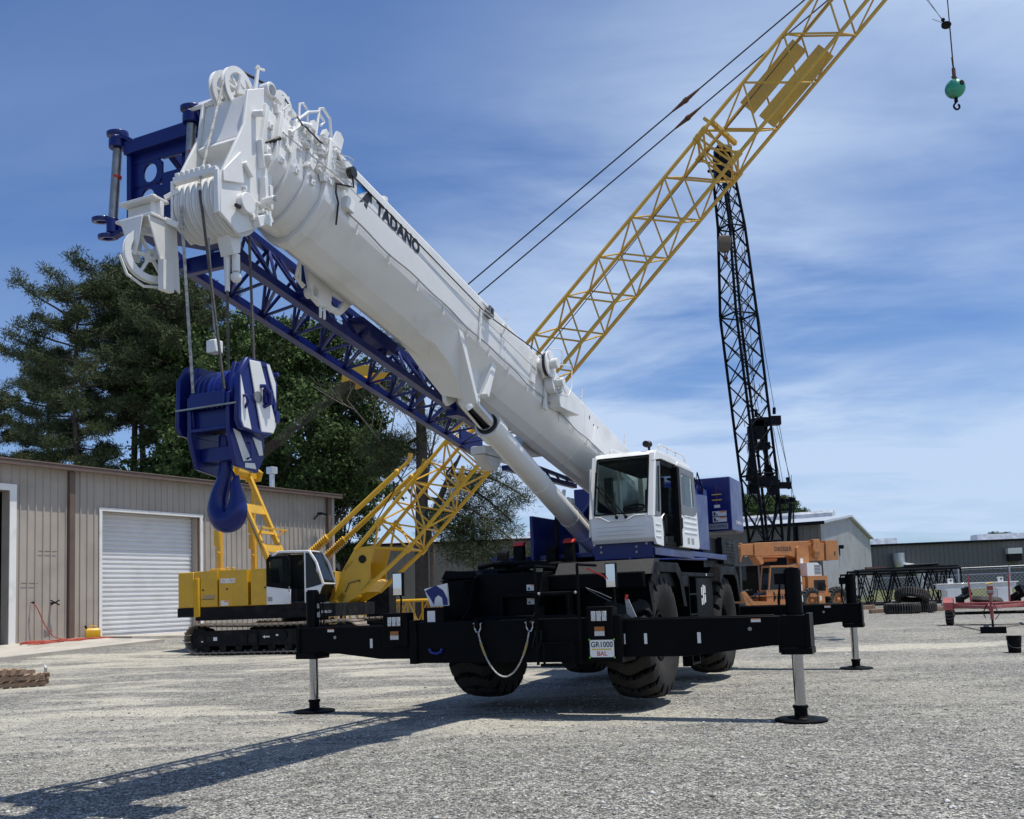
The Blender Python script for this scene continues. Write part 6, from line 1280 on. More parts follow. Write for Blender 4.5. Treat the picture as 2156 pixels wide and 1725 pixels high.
# boom
EB = R_(46.3); F0_ = V3((1.42, 0, 1.42)); bd = V3((math.cos(EB), 0, math.sin(EB))); bn = V3((-math.sin(EB), 0, math.cos(EB)))
def BP(s, y, u): return F0_ + bd * s + bn * u + V3((0, y, 0))
BW, BH = .70, .66
q = MB().use('yellow')
for y in (-BW, BW):
    P = [BP(0, y, -.14), BP(0, y, .14), BP(.9, y, .55), BP(1.75, y, BH + .06), BP(2.25, y, .25), BP(1.7, y, -.02), BP(1.25, y, -.42), BP(1.0, y, -.50)]
    o_ = V3((0, .05 if y < 0 else -.05, 0)); n_ = len(P)
    q.add([tuple(p) for p in P] + [tuple(p + o_) for p in P], [tuple(range(n_)), tuple(range(2 * n_ - 1, n_ - 1, -1))] + [(i, (i + 1) % n_, n_ + (i + 1) % n_, n_ + i) for i in range(n_)])
    q.cyl(BP(-.05, y - .08, -.0), BP(-.05, y + .08, 0), .16, n=20)
    q.cyl(BP(2.9, y, -BH), BP(.9, y, -.42), .07); q.cyl(BP(1.7, y, BH), BP(3.0, y, BH), .07); q.cyl(BP(2.2, y, .2), BP(2.9, y, -BH), .04); q.cyl(BP(2.2, y, .25), BP(2.9, y, BH), .035)
q.beam(BP(1.15, -BW, -.40), BP(1.15, BW, -.40), .12, .45, up=bd); q.beam(BP(1.2, -BW, .5), BP(1.2, BW, .5), .10, .4, up=bd); q.beam(BP(.3, -BW, 0), BP(.3, BW, 0), .2, .25, up=bd)
q.use('dark_inside')
for y in (-BW - .026, BW + .026 - .06): q.cyl(BP(1.65, y - .0, .28), BP(1.65, y + .004, .28), .13, n=20)
q.use('rope_dark').path([BP(.9, -.5, -.3), BP(1.1, -.75, -.1), BP(.8, -.76, .1), BP(.5, -.75, 0)], .02)
q.build('boom_foot', kc, bevel=.01)
def boomsec(s0, s1, n, m_, lab=None, ch=.062, lc=.03):
    q = MB().use(m_); lattice(q, BP(s0, 0, 0), BP(s1, 0, 0), 2 * BW, 2 * BH, n, ch, lc, side=(0, 1, 0), double=(s0 < 5))
    for y in (-BW, BW):
        for u in (-BH, BH):
            for s in (s0, s1): q.cyl(BP(s - .12, y, u), BP(s + .12, y, u), .095, n=10); q.cyl(BP(s, y - .1, u), BP(s, y + .1, u), .07, n=8)
    for s in (s0 + .12, s1 - .12): q.cyl(BP(s, -BW, -BH), BP(s, BW, BH), lc, n=6); q.cyl(BP(s, -BW, BH), BP(s, BW, -BH), lc, n=6)
    return q.build('boom_section', kc, label=lab)
boomsec(2.9, 8.7, 7, 'yellow', 'bright yellow lowest lattice boom section'); boomsec(8.95, 18.1, 12, 'yellow_old'); b3 = boomsec(18.35, 30, 13, 'yellow_old')
q = MB().use('yellow_old')
for y0, u0, u1, s0, s1 in ((.25, BH, .12, 20.0, 22.4), (.25, -.08, -BH, 20.0, 22.7)):
    vs = [BP(s0, y0, u0), BP(s1, y0, u0), BP(s1, y0 + .1, u1), BP(s0, y0 + .1, u1)]; q.add([tuple(v) for v in vs] + [tuple(v + V3((0, .03, 0))) for v in vs], [(0, 1, 2, 3), (7, 6, 5, 4), (0, 4, 5, 1), (1, 5, 6, 2), (2, 6, 7, 3), (3, 7, 4, 0)])
q.beam(BP(18.9, 0, BH), BP(18.9, 0, BH + .5), .08); q.beam(BP(18.7, -BW, BH), BP(18.9, .2, -.1), .12); q.bb(*[tuple(BP(18.3, -.1, .0)), tuple(BP(18.6, .15, .3))]); q.build('walkway_plate', kc)
q = MB().use('yellow'); q.cyl(BP(5.6, .2, -.25), BP(5.6, .35, -.25), .12); q.use('ink').path([BP(5.9, .2, .25), BP(5.4, .2, .28), BP(5.2, .2, .05), BP(5.3, .2, -.1)], .04); q.use('yellow').beam(BP(5.9, .25, 0), BP(5.2, .25, -.3), .10); q.build('sheave_guide', kc)
# backstops
for y in (-.66, .66):
    q = MB().use('yellow'); a = V3((.15, y, 2.75)); b_ = V3((4.0, y, 5.85 if y < 0 else 5.85)); d = (b_ - a).normalized()
    q.cyl(a, b_, .05, n=10); q.cyl(a + d * 1.0, a + d * 4.4, .085, n=12)
    for k in range(13): q.lathe([(.085, -.022), (.15, 0), (.085, .022)], a + d * (.28 + k * .085), d, 14)
    q.beam(b_, b_ + V3((.05, 0, .22)), .16, .10); q.sphere(a + d * 4.4, .11, 10); q.use('rope_dark').cyl(a, a + d * .3, .10, n=10); q.build('backstop', kc)
q = MB(); q.cyl((1.9, .2, 3.2), (3.6, .4, 5.9), .018); q.cyl((.0, .1, 3.0), BP(9, .1, .3), .014, n=6); q.cyl(BP(9, .1, .3), BP(30, .1, .55), .014, n=6); q.build('hoist_rope', kc, 'cable')
# bridle and pendants
q = MB().use('yellow'); q.bb((1.85, -.5, 8.72), (2.15, .5, 9.0)); q.cyl((2.0, -.55, 8.86), (2.0, .55, 8.86), .2, n=20); q.prism([(1.7, 8.6), (2.6, 8.75), (2.9, 9.05), (2.2, 9.1), (1.75, 8.95)], 1, -.58, -.52); q.prism([(1.7, 8.6), (2.6, 8.75), (2.9, 9.05), (2.2, 9.1), (1.75, 8.95)], 1, .52, .58); q.build('bridle', kc, bevel=.01)
pe = V3((26, 0, 25.3)) - V3((2.6, 0, 8.95))
for y in (-.55, .55):
    q = MB().use('cable'); a = V3((2.7, y, 9.0)); b_ = V3((20.5, y, 21.35)); q.cyl(a, b_, .024, n=8); m1 = a.lerp(b_, .585)
    q.use('rust'); d = (b_ - a).normalized(); q.cyl(m1 - d * .45, m1, .03, .075, n=8); q.cyl(m1, m1 + d * .1, .09, n=8); q.cyl(m1 + d * .1, m1 + d * .55, .07, .03, n=8); q.build('pendant', kc)
for k in range(8):
    q = MB(); y = -.42 + k * .12; q.cyl((-2.3, y * .8, 6.0), (1.95, y, 8.86), .009, n=5); q.build('boom_hoist_rope', kc, 'rope_dark')
# yellow boom section lying behind the tracks
p = V3((-7.9, 39.5, G(-7.9, 39.5))); t = thing('boom_section', 'yellow lattice boom section lying on the ground behind the yellow crane tracks', 'boom section', p, -.08)
q = MB().use('yellow'); lattice(q, (0, 0, .85), (7.2, 0, .85), 1.3, 1.25, 12, .06, .035, side=(0, 1, 0), cross=False, double=True); q.build('lattice', t)
q = MB(); q.bb((.6, -.8, 0), (.8, .8, .2)); q.bb((4.8, -.8, 0), (5.0, .8, .2)); q.build('timber_support', t, 'wood')
# black block standing by the far track
p = V3((-5.0, 35.5, G(-5, 35.5))); t = thing('toolbox', 'dark steel cabinet standing behind the front end of the crawler tracks', 'cabinet', p, -.2)
q = MB(); q.bb((-.45, -.4, 0), (.45, .4, 2.0)); q.build('body', t, 'gun', bevel=.02); q = MB(); q.cyl((-.2, 0, 2.0), (-.2, 0, 2.25), .2, .3); q.build('vent_cowl', t, 'rust')

# ------------------------------------------------------------------ green ball and hook
p = at(2011, 187, 26); t = thing('headache_ball', 'round green crane ball with a small hook hanging on a dark line against the sky', 'crane ball', p, .3)
q = MB(); q.sphere((0, 0, 0), .275, 28, (1, 1, .98)); q.lathe([(.278, -.02), (.283, 0), (.278, .02)], (0, 0, 0), (.2, 0, 1), 32, closed=False) if False else None; o = q.build('ball', t, 'green_ball', smooth=60)
q = MB(); q.cyl((0, -.255, .04), (0, -.285, .045), .075, n=14); q.build('cover_plate', t, 'gun')
q = MB(); q.cyl((0, 0, .26), (0, 0, .36), .05); q.bb((-.04, -.03, .36), (.04, .03, .62)); q.cyl((-.08, 0, .34), (.08, 0, .34), .03); q.cyl((0, 0, .60), (-.02, 0, .95), .025, n=6); q.build('rope_socket', t, 'rust')
q = MB(); q.cyl((0, 0, -.27), (0, 0, -.40), .05); q.path(catmull([(0, 0, -.38), (-.02, 0, -.43), (-.09, 0, -.50), (-.08, 0, -.58), (0, 0, -.62), (.09, 0, -.57), (.10, 0, -.50), (.06, 0, -.46)], 4), .028, 8); q.build('hook', t, 'gun')
q = MB(); top = at(1996, -60, 26.2) - p; q.cyl((0, 0, .6), top * .55, .018, n=6); q.cyl(top * .55, top, .015, n=6); q.build('line', t, 'cable')
w_ = at(1997, 52, 26.2) - p; q = MB(); q.lathe([(.03, -.05), (.13, -.04), (.14, .02), (.06, .06)], w_, (.3, 0, 1), 18); q.sphere(w_ + V3((-.1, 0, .14)), .06, 8); q.build('trip_weight', t, 'gun')
q = MB()
for a, b_ in (((1990, 44), (1925, -12)), ((1990, 46), (1935, -10)), ((1992, 50), (1962, 46))): q.cyl(at(*a, 26.2) - p, at(*b_, 26.2) - p, .007, n=5)
q.build('chain', t, 'cable')

# ------------------------------------------------------------------ black lattice boom crane
Yb = 57.5; bb_ = at(1613, 1140, Yb); g0 = G(bb_.x, bb_.y)
bc = thing('lattice_crane', 'old black lattice-boom crane rising behind the orange crane', 'crane', (bb_.x, bb_.y, g0), 0); KS = 57.5 / 46
def LB(px, py, Y=Yb): return (at(px, py, Y) - V3((bb_.x, bb_.y, g0))) / KS
rot = V3((math.cos(.5), math.sin(.5), 0))
def bsec2(a, b_, w0, w1, n, nm='boom_section'):
    q = MB().use('black_steel'); lattice(q, a, b_, w0, w0 * .85, n, .072, .03, w1, w1 * .85, side=rot, cross=True)
    # bright chips of worn paint on the chords
    return q.build(nm, bc)
J = [LB(1613, 1140), LB(1597, 1000), LB(1555, 665), LB(1540, 480), LB(1524, 372)]
bsec2(J[0], J[1], 1.20, 1.32, 2); bsec2(J[1], J[2], 1.32, 1.36, 7); bsec2(J[2], J[3], 1.36, 1.0, 4); bsec2(J[3], J[4], 1.0, .80, 3)
q = MB().use('sticker'); rn = random.Random(3)
for k in range(14):
    t_ = rn.random(); a = J[1].lerp(J[4], t_); w = lerp(.66, .45, t_) * 1.03; sgn = rn.choice((-1, 1)); p0 = a + rot * w * sgn + V3((0, -.35, 0)); q.beam(p0, p0 + (J[4] - J[1]).normalized() * rn.uniform(.25, .7), .05, .03)
q.build('worn_paint', bc)
q = MB().use('black_steel'); a = J[4]; q.box(a + V3((-.03, 0, .55)), (.85, .6, 1.15)); q.box(a + V3((-.35, -.1, 1.2)), (.16, .5, .4)); q.box(a + V3((.28, -.1, 1.2)), (.16, .5, .4)); q.cyl(a + V3((-.5, 0, .3)), a + V3((-.8, 0, .32)), .08); q.cyl(a + V3((-.35, -.35, 1.25)), a + V3((.35, -.35, 1.25)), .24, n=20); q.cyl(a + V3((-.35, .2, .8)), a + V3((.35, .2, .8)), .3, n=20); q.build('boom_head', bc, bevel=.02)
q = MB().use('black_steel')
for s_ in (-1, 1):
    c0 = LB(1600, 965); o_ = rot * .62 * s_
    P = [c0 + o_ + V3((-.25, 0, -1.1)), c0 + o_ + V3((.25, 0, -1.1)), c0 + o_ * .7 + V3((.1, 0, .2)), c0 + o_ * .5 + V3((.25, 0, 1.6)), c0 + o_ * .5 + V3((-.25, 0, 1.6)), c0 + o_ * .8 + V3((-.1, 0, .2))]
    q.add([tuple(p) for p in P] + [tuple(p + V3((0, .3, 0))) for p in P], [tuple(range(6)), tuple(range(11, 5, -1))] + [(i, (i + 1) % 6, 6 + (i + 1) % 6, 6 + i) for i in range(6)])
c0 = LB(1598, 940); q.box(c0, (1.0, .5, .35)); q.box(LB(1606, 1015), (1.3, .7, .5)); q.box(LB(1597, 905), (.5, .4, .9)); q.box(LB(1585, 1030), (.5, .5, .5)); q.box(LB(1628, 1030), (.5, .5, .6)); q.build('mast_plate', bc, bevel=.02)
q = MB().use('black_steel'); q.box(LB(1600, 890), (.85, .4, .42)); q.box(LB(1632, 886), (.5, .4, .45)); q.cyl(LB(1592, 878), LB(1592, 862), .08); q.cyl(LB(1630, 872), LB(1630, 858), .08); q.beam(LB(1595, 885), LB(1638, 885), .2, .3); q.build('spreader', bc, bevel=.02)
q = MB().use('black_steel'); q.beam(LB(1640, 1022), LB(1664, 1022), .35, .3); q.beam(LB(1662, 1030), LB(1658, 1005), .15); q.beam(LB(1640, 1058), LB(1672, 1052), .18); q.cyl(LB(1650, 1050), LB(1650, 1062), .2); q.cyl(LB(1668, 1048), LB(1668, 1058), .16); q.beam(LB(1640, 1075), LB(1668, 1072), .10); q.beam(LB(1664, 1060), LB(1660, 1140), .14); q.beam(LB(1640, 1060), LB(1648, 1140), .08); q.beam(LB(1670, 1060), LB(1672, 1140), .06); q.beam(LB(1640, 1010), LB(1625, 1140), .10); q.build('gantry', bc, bevel=.01)
q = MB()
for a, b_ in (((1592, 862), (1530, 400)), ((1630, 858), (1556, 420)), ((1600, 880), (1560, 640)), ((1634, 890), (1664, 1010)), ((1640, 890), (1662, 1010)), ((1628, 900), (1650, 1025)), ((1622, 900), (1644, 1020)), ((1519, 430), (1525, 495)), ((1523, 430), (1528, 495)), ((1560, 420), (1600, 980)), ((1535, 400), (1580, 920)), ((1664, 1010), (1672, 1050)), ((1666, 1000), (1668, 1110))): q.cyl(LB(*a), LB(*b_), .014, n=5)
q.build('rope', bc, 'cable')
q = MB().use('black_steel'); q.box(LB(1645, 1200), (1.6, 2, 1.6)); q.build('upper_works', bc, bevel=.05); bc.scale = (KS, KS, KS)
hbk = thing('hook_block', 'small brown hook block hanging inside the black lattice boom', 'hook block', at(1525, 513, Yb - .9), 0); hbk.scale = (KS, KS, KS)
q = MB().use('ball_brown'); q.loft([[(-.25, -.15, .38), (.25, -.15, .38), (.25, .15, .38), (-.25, .15, .38)], [(-.31, -.18, .2), (.31, -.18, .2), (.31, .18, .2), (-.31, .18, .2)], [(-.29, -.16, -.3), (.29, -.16, -.3), (.29, .16, -.3), (-.29, .16, -.3)], [(-.12, -.1, -.45), (.12, -.1, -.45), (.12, .1, -.45), (-.12, .1, -.45)]]); q.build('body', hbk, bevel=.03)
q = MB(); q.path(catmull([(0, 0, -.4), (0, 0, -.6), (-.08, 0, -.75), (0, 0, -.88), (.1, 0, -.75), (.06, 0, -.65)], 4), .045, 8); q.build('hook', hbk, 'rust')
# operator cab seen left of it
p = at(1571, 1250, 55); t = thing('crane_cab', 'dark glazed operator cab standing behind the orange crane boom tip', 'cab', (p.x, p.y, G(p.x, p.y)), .2)
q = MB().use('grey_paint'); 
for x in (-.55, .55):
    for y in (-.6, .6): q.bb((x - .04, y - .04, 0), (x + .04, y + .04, 2.75))
q.bb((-.6, -.65, 2.75), (.6, .65, 2.85)); q.bb((-.6, -.65, 0), (.6, .65, .9)); q.build('frame', t)
q = MB(); q.bb((-.52, -.61, .9), (.52, -.60, 2.75)); q.bb((-.57, -.55, .9), (-.56, .55, 2.75)); q.bb((.56, -.55, .9), (.57, .55, 2.75)); q.bb((-.5, .55, .9), (.5, .56, 2.75)); q.build('window_glass', t, 'glass')

# ------------------------------------------------------------------ orange crane (x forward = left in the picture, y = side facing us)
oa = R_(25); OO = V3((17.29, 58.0, .32)); OO = EYEP + (OO - EYEP) * .897; OO.z = G(OO.x, OO.y)
oc = thing('mobile_crane', 'old orange rough-terrain crane with its boom lowered, standing before the gabled building', 'mobile crane', OO, math.atan2(-math.sin(oa), -math.cos(oa)))
q = MB().use('orange'); q.prism([(3.45, 3.52), (3.45, 4.33), (-.9, 4.42), (-2.0, 4.25), (-1.9, 3.20), (-.55, 3.18), (.9, 3.55)], 1, -.35, .35); q.bb((3.45, -.28, 3.60), (4.40, .28, 4.27)); q.bb((4.3, -.33, 3.5), (4.45, .33, 4.33)); q.prism([(3.4, 3.5), (3.0, 3.0), (2.8, 3.1), (2.9, 3.5)], 1, -.3, .36); q.bb((1.2, -.36, 3.5), (2.9, .36, 3.44)) ; q.cyl((1.6, .0, 3.35), (3.1, 0, 3.3), .14); q.cyl((4.42, -.3, 4.1), (4.42, .3, 4.1), .12); q.beam((4.45, .3, 3.5), (4.5, .3, 3.2), .08)
ob = q.build('boom', oc, bevel=.02)
text_mesh('lettering', 'DRESSER', .36, 'ink', frame((1.30, .3525, 3.93), (-1, 0, 0), (0, 0, 1)), ob, .002, .006, spacing=1.08, sx=.9)
q = MB().use('orange'); q.prism([(.35, 3.98), (.15, 4.1), (-.4, 4.1), (-.6, 3.9), (-.55, 2.2), (.35, 2.2)], 1, .36, .46); q.prism([(.35, 3.98), (.15, 4.1), (-.4, 4.1), (-.6, 3.9), (-.55, 2.2), (.35, 2.2)], 1, -.46, -.36); q.bb((-1.2, -1.0, 1.25), (1.1, 1.0, 2.2)); q.use('sticker').bb((-.1, .461, 3.0), (.12, .465, 3.35)); q.build('turret', oc, bevel=.03)
q = MB().use('orange'); q.bb((-2.98, -.9, 3.22), (-2.0, .42, 4.43)); q.use('ink').bb((-2.75, .421, 3.5), (-2.65, .425, 3.75)); q.build('counterweight', oc, bevel=.04)
q = MB().use('orange'); q.cyl((-1.1, -.45, 4.0), (-1.1, .45, 4.0), .42, n=24); q.cyl((-1.1, .45, 4.0), (-1.1, .65, 4.0), .30, n=20); q.box((-1.1, .5, 4.35), (.5, .3, .3)); q.box((-1.2, .5, 3.6), (.5, .2, .4)); q.use('rope_dark').cyl((-1.1, -.40, 4.0), (-1.1, .40, 4.0), .44, n=24) if False else None; q.build('winch', oc, bevel=.02)
q = MB().use('orange'); q.prism([(3.9, 1.3), (3.78, 1.6), (3.55, 2.85), (1.45, 2.9), (1.45, 1.3)], 1, .45, 1.15) if False else None
for x, x2 in ((3.78, 3.52), (1.55, 1.55), (2.1, 2.1)):
    for y in (.42, 1.14): q.beam((x, y, 1.45), (x2, y, 2.85), .10, .08)
q.bb((1.45, .38, 2.82), (3.58, 1.20, 2.93)); q.bb((1.45, .38, .7), (4.0, 1.18, 1.50)); q.bb((1.2, .38, 1.3), (1.5, 1.18, 2.85)); q.use('dark_inside'); 
for k in range(7): q.bb((3.2 - k * .2, 1.181, .95), (3.33 - k * .2, 1.186, 1.25))
oca = q.build('cab', oc, bevel=.03); oca.scale.x = .88; oca.location.x = -.08
gl((3.70, 1.16, 1.52), (2.14, 1.16, 1.52), (2.14, 1.16, 2.80), (3.48, 1.16, 2.80), 'side_window', 'glass', par=oca); gl((2.05, 1.16, 1.7), (1.6, 1.16, 1.7), (1.6, 1.16, 2.80), (2.05, 1.16, 2.80), 'side_window', 'glass', par=oca); gl((3.75, .46, 1.52), (3.75, 1.1, 1.52), (3.52, 1.1, 2.80), (3.52, .46, 2.80), 'windshield', 'glass', par=oca)
q = MB().use('orange'); q.bb((-1.3, -.5, 1.2), (.25, 1.15, 2.25)); q.use('dark_inside').bb((-1.1, 1.151, 1.35), (-.2, 1.156, 2.0)); q.use('gun').bb((-1.0, 1.157, 1.45), (-.5, 1.17, 1.85)); q.cyl((-.9, 1.16, 1.6), (-.9, 1.2, 1.6), .2); q.use('white').prism([(.2, 2.26), (-.9, 2.26), (-.9, 2.85), (-.6, 3.05), (.2, 3.05)], 1, -.4, 1.10); q.use('ink')
for k in range(7): q.bb((-.85, 1.101, 2.35 + k * .085), (-.35, 1.106, 2.39 + k * .085))
q.build('engine_hood', oc, bevel=.03)
q = MB().use('orange'); q.bb((-2.6, -.6, .6), (4.6, .6, 1.15)); q.prism([(4.9, .5), (5.3, 1.45), (5.0, 1.45), (4.5, .9), (1.5, .75), (1.5, .3), (4.8, .3)], 1, .7, 1.25); q.bb((1.1, -1.2, .45), (1.5, 1.25, 1.2)); q.bb((-1.4, .7, 1.0), (.2, 1.22, 1.22)); q.bb((-.9, .7, .4), (-.4, 1.26, 1.20)); q.beam((5.2, 1.2, 1.4), (4.3, 1.2, .5), .12); q.use('orange'); q.bb((2.2, .6, 1.15), (4.2, 1.2, 1.20)); q.use('sticker').bb((-.65, 1.261, .75), (-.48, 1.264, 1.05)); q.build('carrier', oc, bevel=.03)
q = MB().use('blue_lit'); q.box((3.6, .9, 1.28), (.8, .4, .12)); q.use('gun').box((3.9, .9, 1.22), (.9, .5, .1), ('Y', .3)); q.beam((4.0, 1.2, .5), (4.0, 1.2, 1.5), .05); q.beam((2.9, 1.2, .5), (2.9, 1.2, 1.4), .04); q.build('outrigger', oc)
ow = new_wheel(oc, tyre_mesh(.80, .50, .38, 20, 9, .05, .3), rim_mesh(.37, .36, .05, 'orange', 'orange'), 'old_rubber', (-2.06, 1.0, .78))
for x, y in ((.04, 1.0), (-2.06, -1.0), (.04, -1.0), (3.0, -1.0)):
    c = copy_tree(ow, oc); c.location = (x, y, .78)
    if y < 0: c.rotation_euler = (0, 0, math.pi)
oc.scale = (.897, .897, .897)
# ------------------------------------------------------------------ lattice sections stacked on the right
def black_sec(x0, y0, ang, L, w, h, z, n, lab):
    t = thing('boom_section', lab, 'boom section', (x0, y0, G(x0, y0) + z), ang, 'black lattice boom sections lying by the fence')
    q = MB().use('black_steel'); lattice(q, (0, 0, h / 2), (L, 0, h / 2), w, h, n, .07, .035, side=(0, 1, 0)); 
    q.build('lattice', t); return t
a0 = at(1795, 1210, 56); black_sec(a0.x, a0.y, -.02, 5.9, 1.9, 1.95, .25, 11, 'black lattice boom section lying nearest the tyres'); black_sec(a0.x + .6, a0.y + 3.0, .0, 6.1, 1.7, 1.8, .25, 13, 'black lattice boom section lying behind the first one, nearer the fence')
t = thing('ladder_frame', 'flat rusty black frame resting on top of the stacked black boom sections', 'frame', (a0.x + .3, a0.y, G(a0.x, a0.y) + 2.28), 0); q = MB().use('black_steel'); q.beam((0, -.7, 0), (2.2, -.7, .03), .12, .08); q.beam((0, .5, 0), (2.2, .5, .0), .12, .08); q.build('rail', t); q = MB().use('rust'); q.beam((.2, -.8, .1), (1.8, .4, .12), .10); q.build('bar', t)
t = thing('steel_plate', 'long flat dark steel panel lying across the black boom sections', 'panel', (a0.x + 2.7, a0.y + .2, G(a0.x, a0.y) + 2.28), 0); q = MB(); q.bb((0, -1, 0), (3.2, 1, .10)); q.build('plate', t, 'gun'); q = MB(); q.cyl((.2, -.6, .15), (2.2, -.6, .2), .08); q.build('pipe', t, 'gun')
for k, (dx, dy) in enumerate(((-.3, -1.2), (4.6, -1.2))):
    t = thing('timber_block', ('dark timber bearer under the left end of the black boom sections', 'dark timber bearer under the right end of the black boom sections')[k], 'timber', (a0.x + dx + .5, a0.y + dy, G(a0.x, a0.y)), .1); q = MB(); q.bb((-.5, -.15, 0), (.5, .15, .25)); q.build('block', t, 'wood', bevel=.02)
# tyres
def big_tyre(R, W, rim, N): return tyre_mesh(R, W, rim, 44, 5, .012, .12, 'old_rubber').build('tyre', None, smooth=30)
def tyre_at(loc, R, W, rim, rot_, lab):
    o = big_tyre(R, W, rim, 26); o.name = 'tyre'; o.location = loc; o.rotation_euler = rot_; tag(o, lab, 'tyre', 'scrap tyres piled by the black boom sections'); return o
p = at(1899, 1272, 45.5); g = G(p.x, p.y)
tyre_at((p.x, p.y, g + .27), .84, .52, .5, (math.pi / 2, 0, 0), 'large black tyre lying flat, nearest the camera')
tyre_at((p.x + .75, p.y + .6, g + .80), .80, .50, .48, (math.pi / 2 - .25, .32, .2), 'worn tyre with torn end leaning on top of the flat tyre'); tyre_at((p.x + 1.25, p.y + 1.0, g + .27), .80, .50, .48, (math.pi / 2, 0, .6), 'tyre lying flat half hidden at the right of the pile')
for k, (px, lab) in enumerate(((1848, 'short timber lying left of the tyre pile'), (1968, 'short timber lying right of the tyre pile'))):
    p2 = at(px, 1278, 48); t = thing('timber_block', lab, 'timber', (p2.x, p2.y, G(p2.x, p2.y)), .2); q = MB(); q.bb((-.45, -.12, 0), (.45, .12, .22)); q.build('block', t, 'wood', bevel=.02)
# white steel frame
p = at(2056, 1262, 50); t = thing('spreader_beam', 'white painted steel beam standing on two boxed legs behind the red trailer', 'steel beam', (p.x, p.y, G(p.x, p.y)), -.08)
q = MB().use('white'); q.bb((-2.05, -.25, 1.30), (2.1, .25, 1.36)); q.bb((-2.0, -.05, 1.10), (2.05, .05, 1.30)); q.bb((-2.0, -.22, 1.05), (2.05, .22, 1.10)); q.build('beam', t, bevel=.01)
for x in (-1.25, 1.3):
    q = MB().use('white'); q.bb((x - .4, -.3, .15), (x + .4, .3, 1.05)); q.use('far_panel'); q.bb((x - .36, -.305, .2), (x - .33, -.301, 1.0)); q.build('leg', t, bevel=.01)
    q = MB().use('white'); q.bb((x - .15, -.05, 1.36), (x + .12, .05, 1.62)); q.use('ink').cyl((x, -.051, 1.5), (x, -.055, 1.5), .05); q.build('lug', t)
q = MB().use('white'); q.bb((-2.4, -.5, .05), (2.5, .5, .14)); q.build('base', t)
# red trailer, tongue towards the camera
ax = V3((15.25, 30.6, 0)); hd_ = V3((-ax.x, -ax.y, 0)).normalized(); ax.z = G(ax.x, ax.y)
tr_ = thing('trailer', 'small faded red utility trailer with its tongue jack resting on a block', 'trailer', ax, math.atan2(hd_.y, hd_.x))
q = MB().use('red_old'); q.prism([(.55, -1.05), (.9, -.1), (.9, .1), (.55, 1.05), (.45, 1.05), (.45, -1.05)], 2, .55, .72); q.bb((-1.6, -1.05, .55), (.449, -.98, .70)); q.bb((-1.6, .98, .55), (.449, 1.05, .70)); q.bb((-1.6, -.979, .56), (-1.5, .979, .70)); q.bb((-.5, -.979, .57), (-.4, .979, .68)); q.beam((.9, 0, .62), (4.2, 0, .62), .12, .14); q.beam((.6, -.9, .62), (3.2, -.05, .62), .08, .10); q.beam((.6, .9, .62), (3.2, .05, .62), .08, .10); q.build('frame', tr_, bevel=.01)
for s_ in (-1, 1):
    q = MB(); P = [(.44, .50), (.40, .74), (.24, .87), (0, .90), (-.24, .87), (-.40, .74), (-.44, .50)]; I = [(x * .95, .55 + (z - .55) * .93) for x, z in P]; q.prism(P + I[::-1], 1, s_ * 1.22 - .15, s_ * 1.22 + .15); q.build('fender', tr_, 'red_old')
tw = new_wheel(tr_, tyre_mesh(.38, .24, .2, 20, 7, .012, .2), rim_mesh(.19, .20, .03, 'steel', 'steel'), 'old_rubber', (0, 1.22, .38)); c = copy_tree(tw, tr_); c.location = (0, -1.22, .38)
q = MB(); q.cyl((0, -1.2, .38), (0, 1.2, .38), .05); q.build('axle', tr_, 'gun')
for y in (-.55, .55):
    q = MB(); q.beam((.4, y, .68), (.25, y * 1.05, 1.62), .05, .09); q.beam((-.1, y, .68), (.25, y * 1.05, 1.6), .04, .06); q.build('stake', tr_, 'red_old')
q = MB().use('red_old'); q.cyl((4.1, .02, .3), (4.1, .02, 1.05), .045); q.bb((4.02, -.06, 1.0), (4.18, .10, 1.25)); q.use('gun').cyl((4.1, .02, .10), (4.1, .02, .3), .03); q.use('sticker_grey').bb((4.181, -.1, 1.05), (4.2, .12, 1.12)); q.use('tape_yellow').cyl((4.1, -.08, 1.30), (4.1, .10, 1.33), .025); q.build('tongue_jack', tr_, bevel=.004)
q = MB().use('gun'); q.path([(4.1, -.1, .7), (4.2, -.2, .5), (4.15, -.15, .35)], .015); q.path([(4.2, .1, .7), (4.3, .2, .45), (4.1, .1, .3)], .012); q.build('safety_chain', tr_)
w_ = toW  # unused
for k, (x, y, r_, lab) in enumerate(((-.3, -.75, .5, 'upturned black steel bracket on the left side of the red trailer'), (-.2, .8, -.5, 'black steel bracket tilted over the right side of the red trailer'), (-.45, .95, .2, 'second black bracket on the right side of the red trailer'))):
    p3 = Matrix.Translation(ax) @ Matrix.Rotation(tr_.rotation_euler.z, 4, 'Z') @ V3((x, y, .72)); t = thing('steel_bracket', lab, 'bracket', p3, tr_.rotation_euler.z + r_)
    q = MB(); q.box((0, 0, .2), (.5, .28, .10), ('X', .5)); q.box((0, .1, .35), (.2, .2, .3), ('X', .4)); q.box((0, -.15, .1), (.4, .1, .2)); q.build('plate', t, 'gun', bevel=.01)
p3 = Matrix.Translation(ax) @ Matrix.Rotation(tr_.rotation_euler.z, 4, 'Z') @ V3((.0, -.1, .80)); o = MB().lathe([(.001, -.1), (.42, -.1), (.5, -.03), (.42, .08), (.3, .1), (.001, .1)], (0, 0, 0), (.1, 0, 1), 24).build('rubber_mat', None, 'old_rubber'); o.location = p3; tag(o, 'round black rubber bundle lying on the trailer bed', 'rubber bundle')
jf = Matrix.Translation(ax) @ Matrix.Rotation(tr_.rotation_euler.z, 4, 'Z') @ V3((4.1, .02, 0)); jf.z = G(jf.x, jf.y)
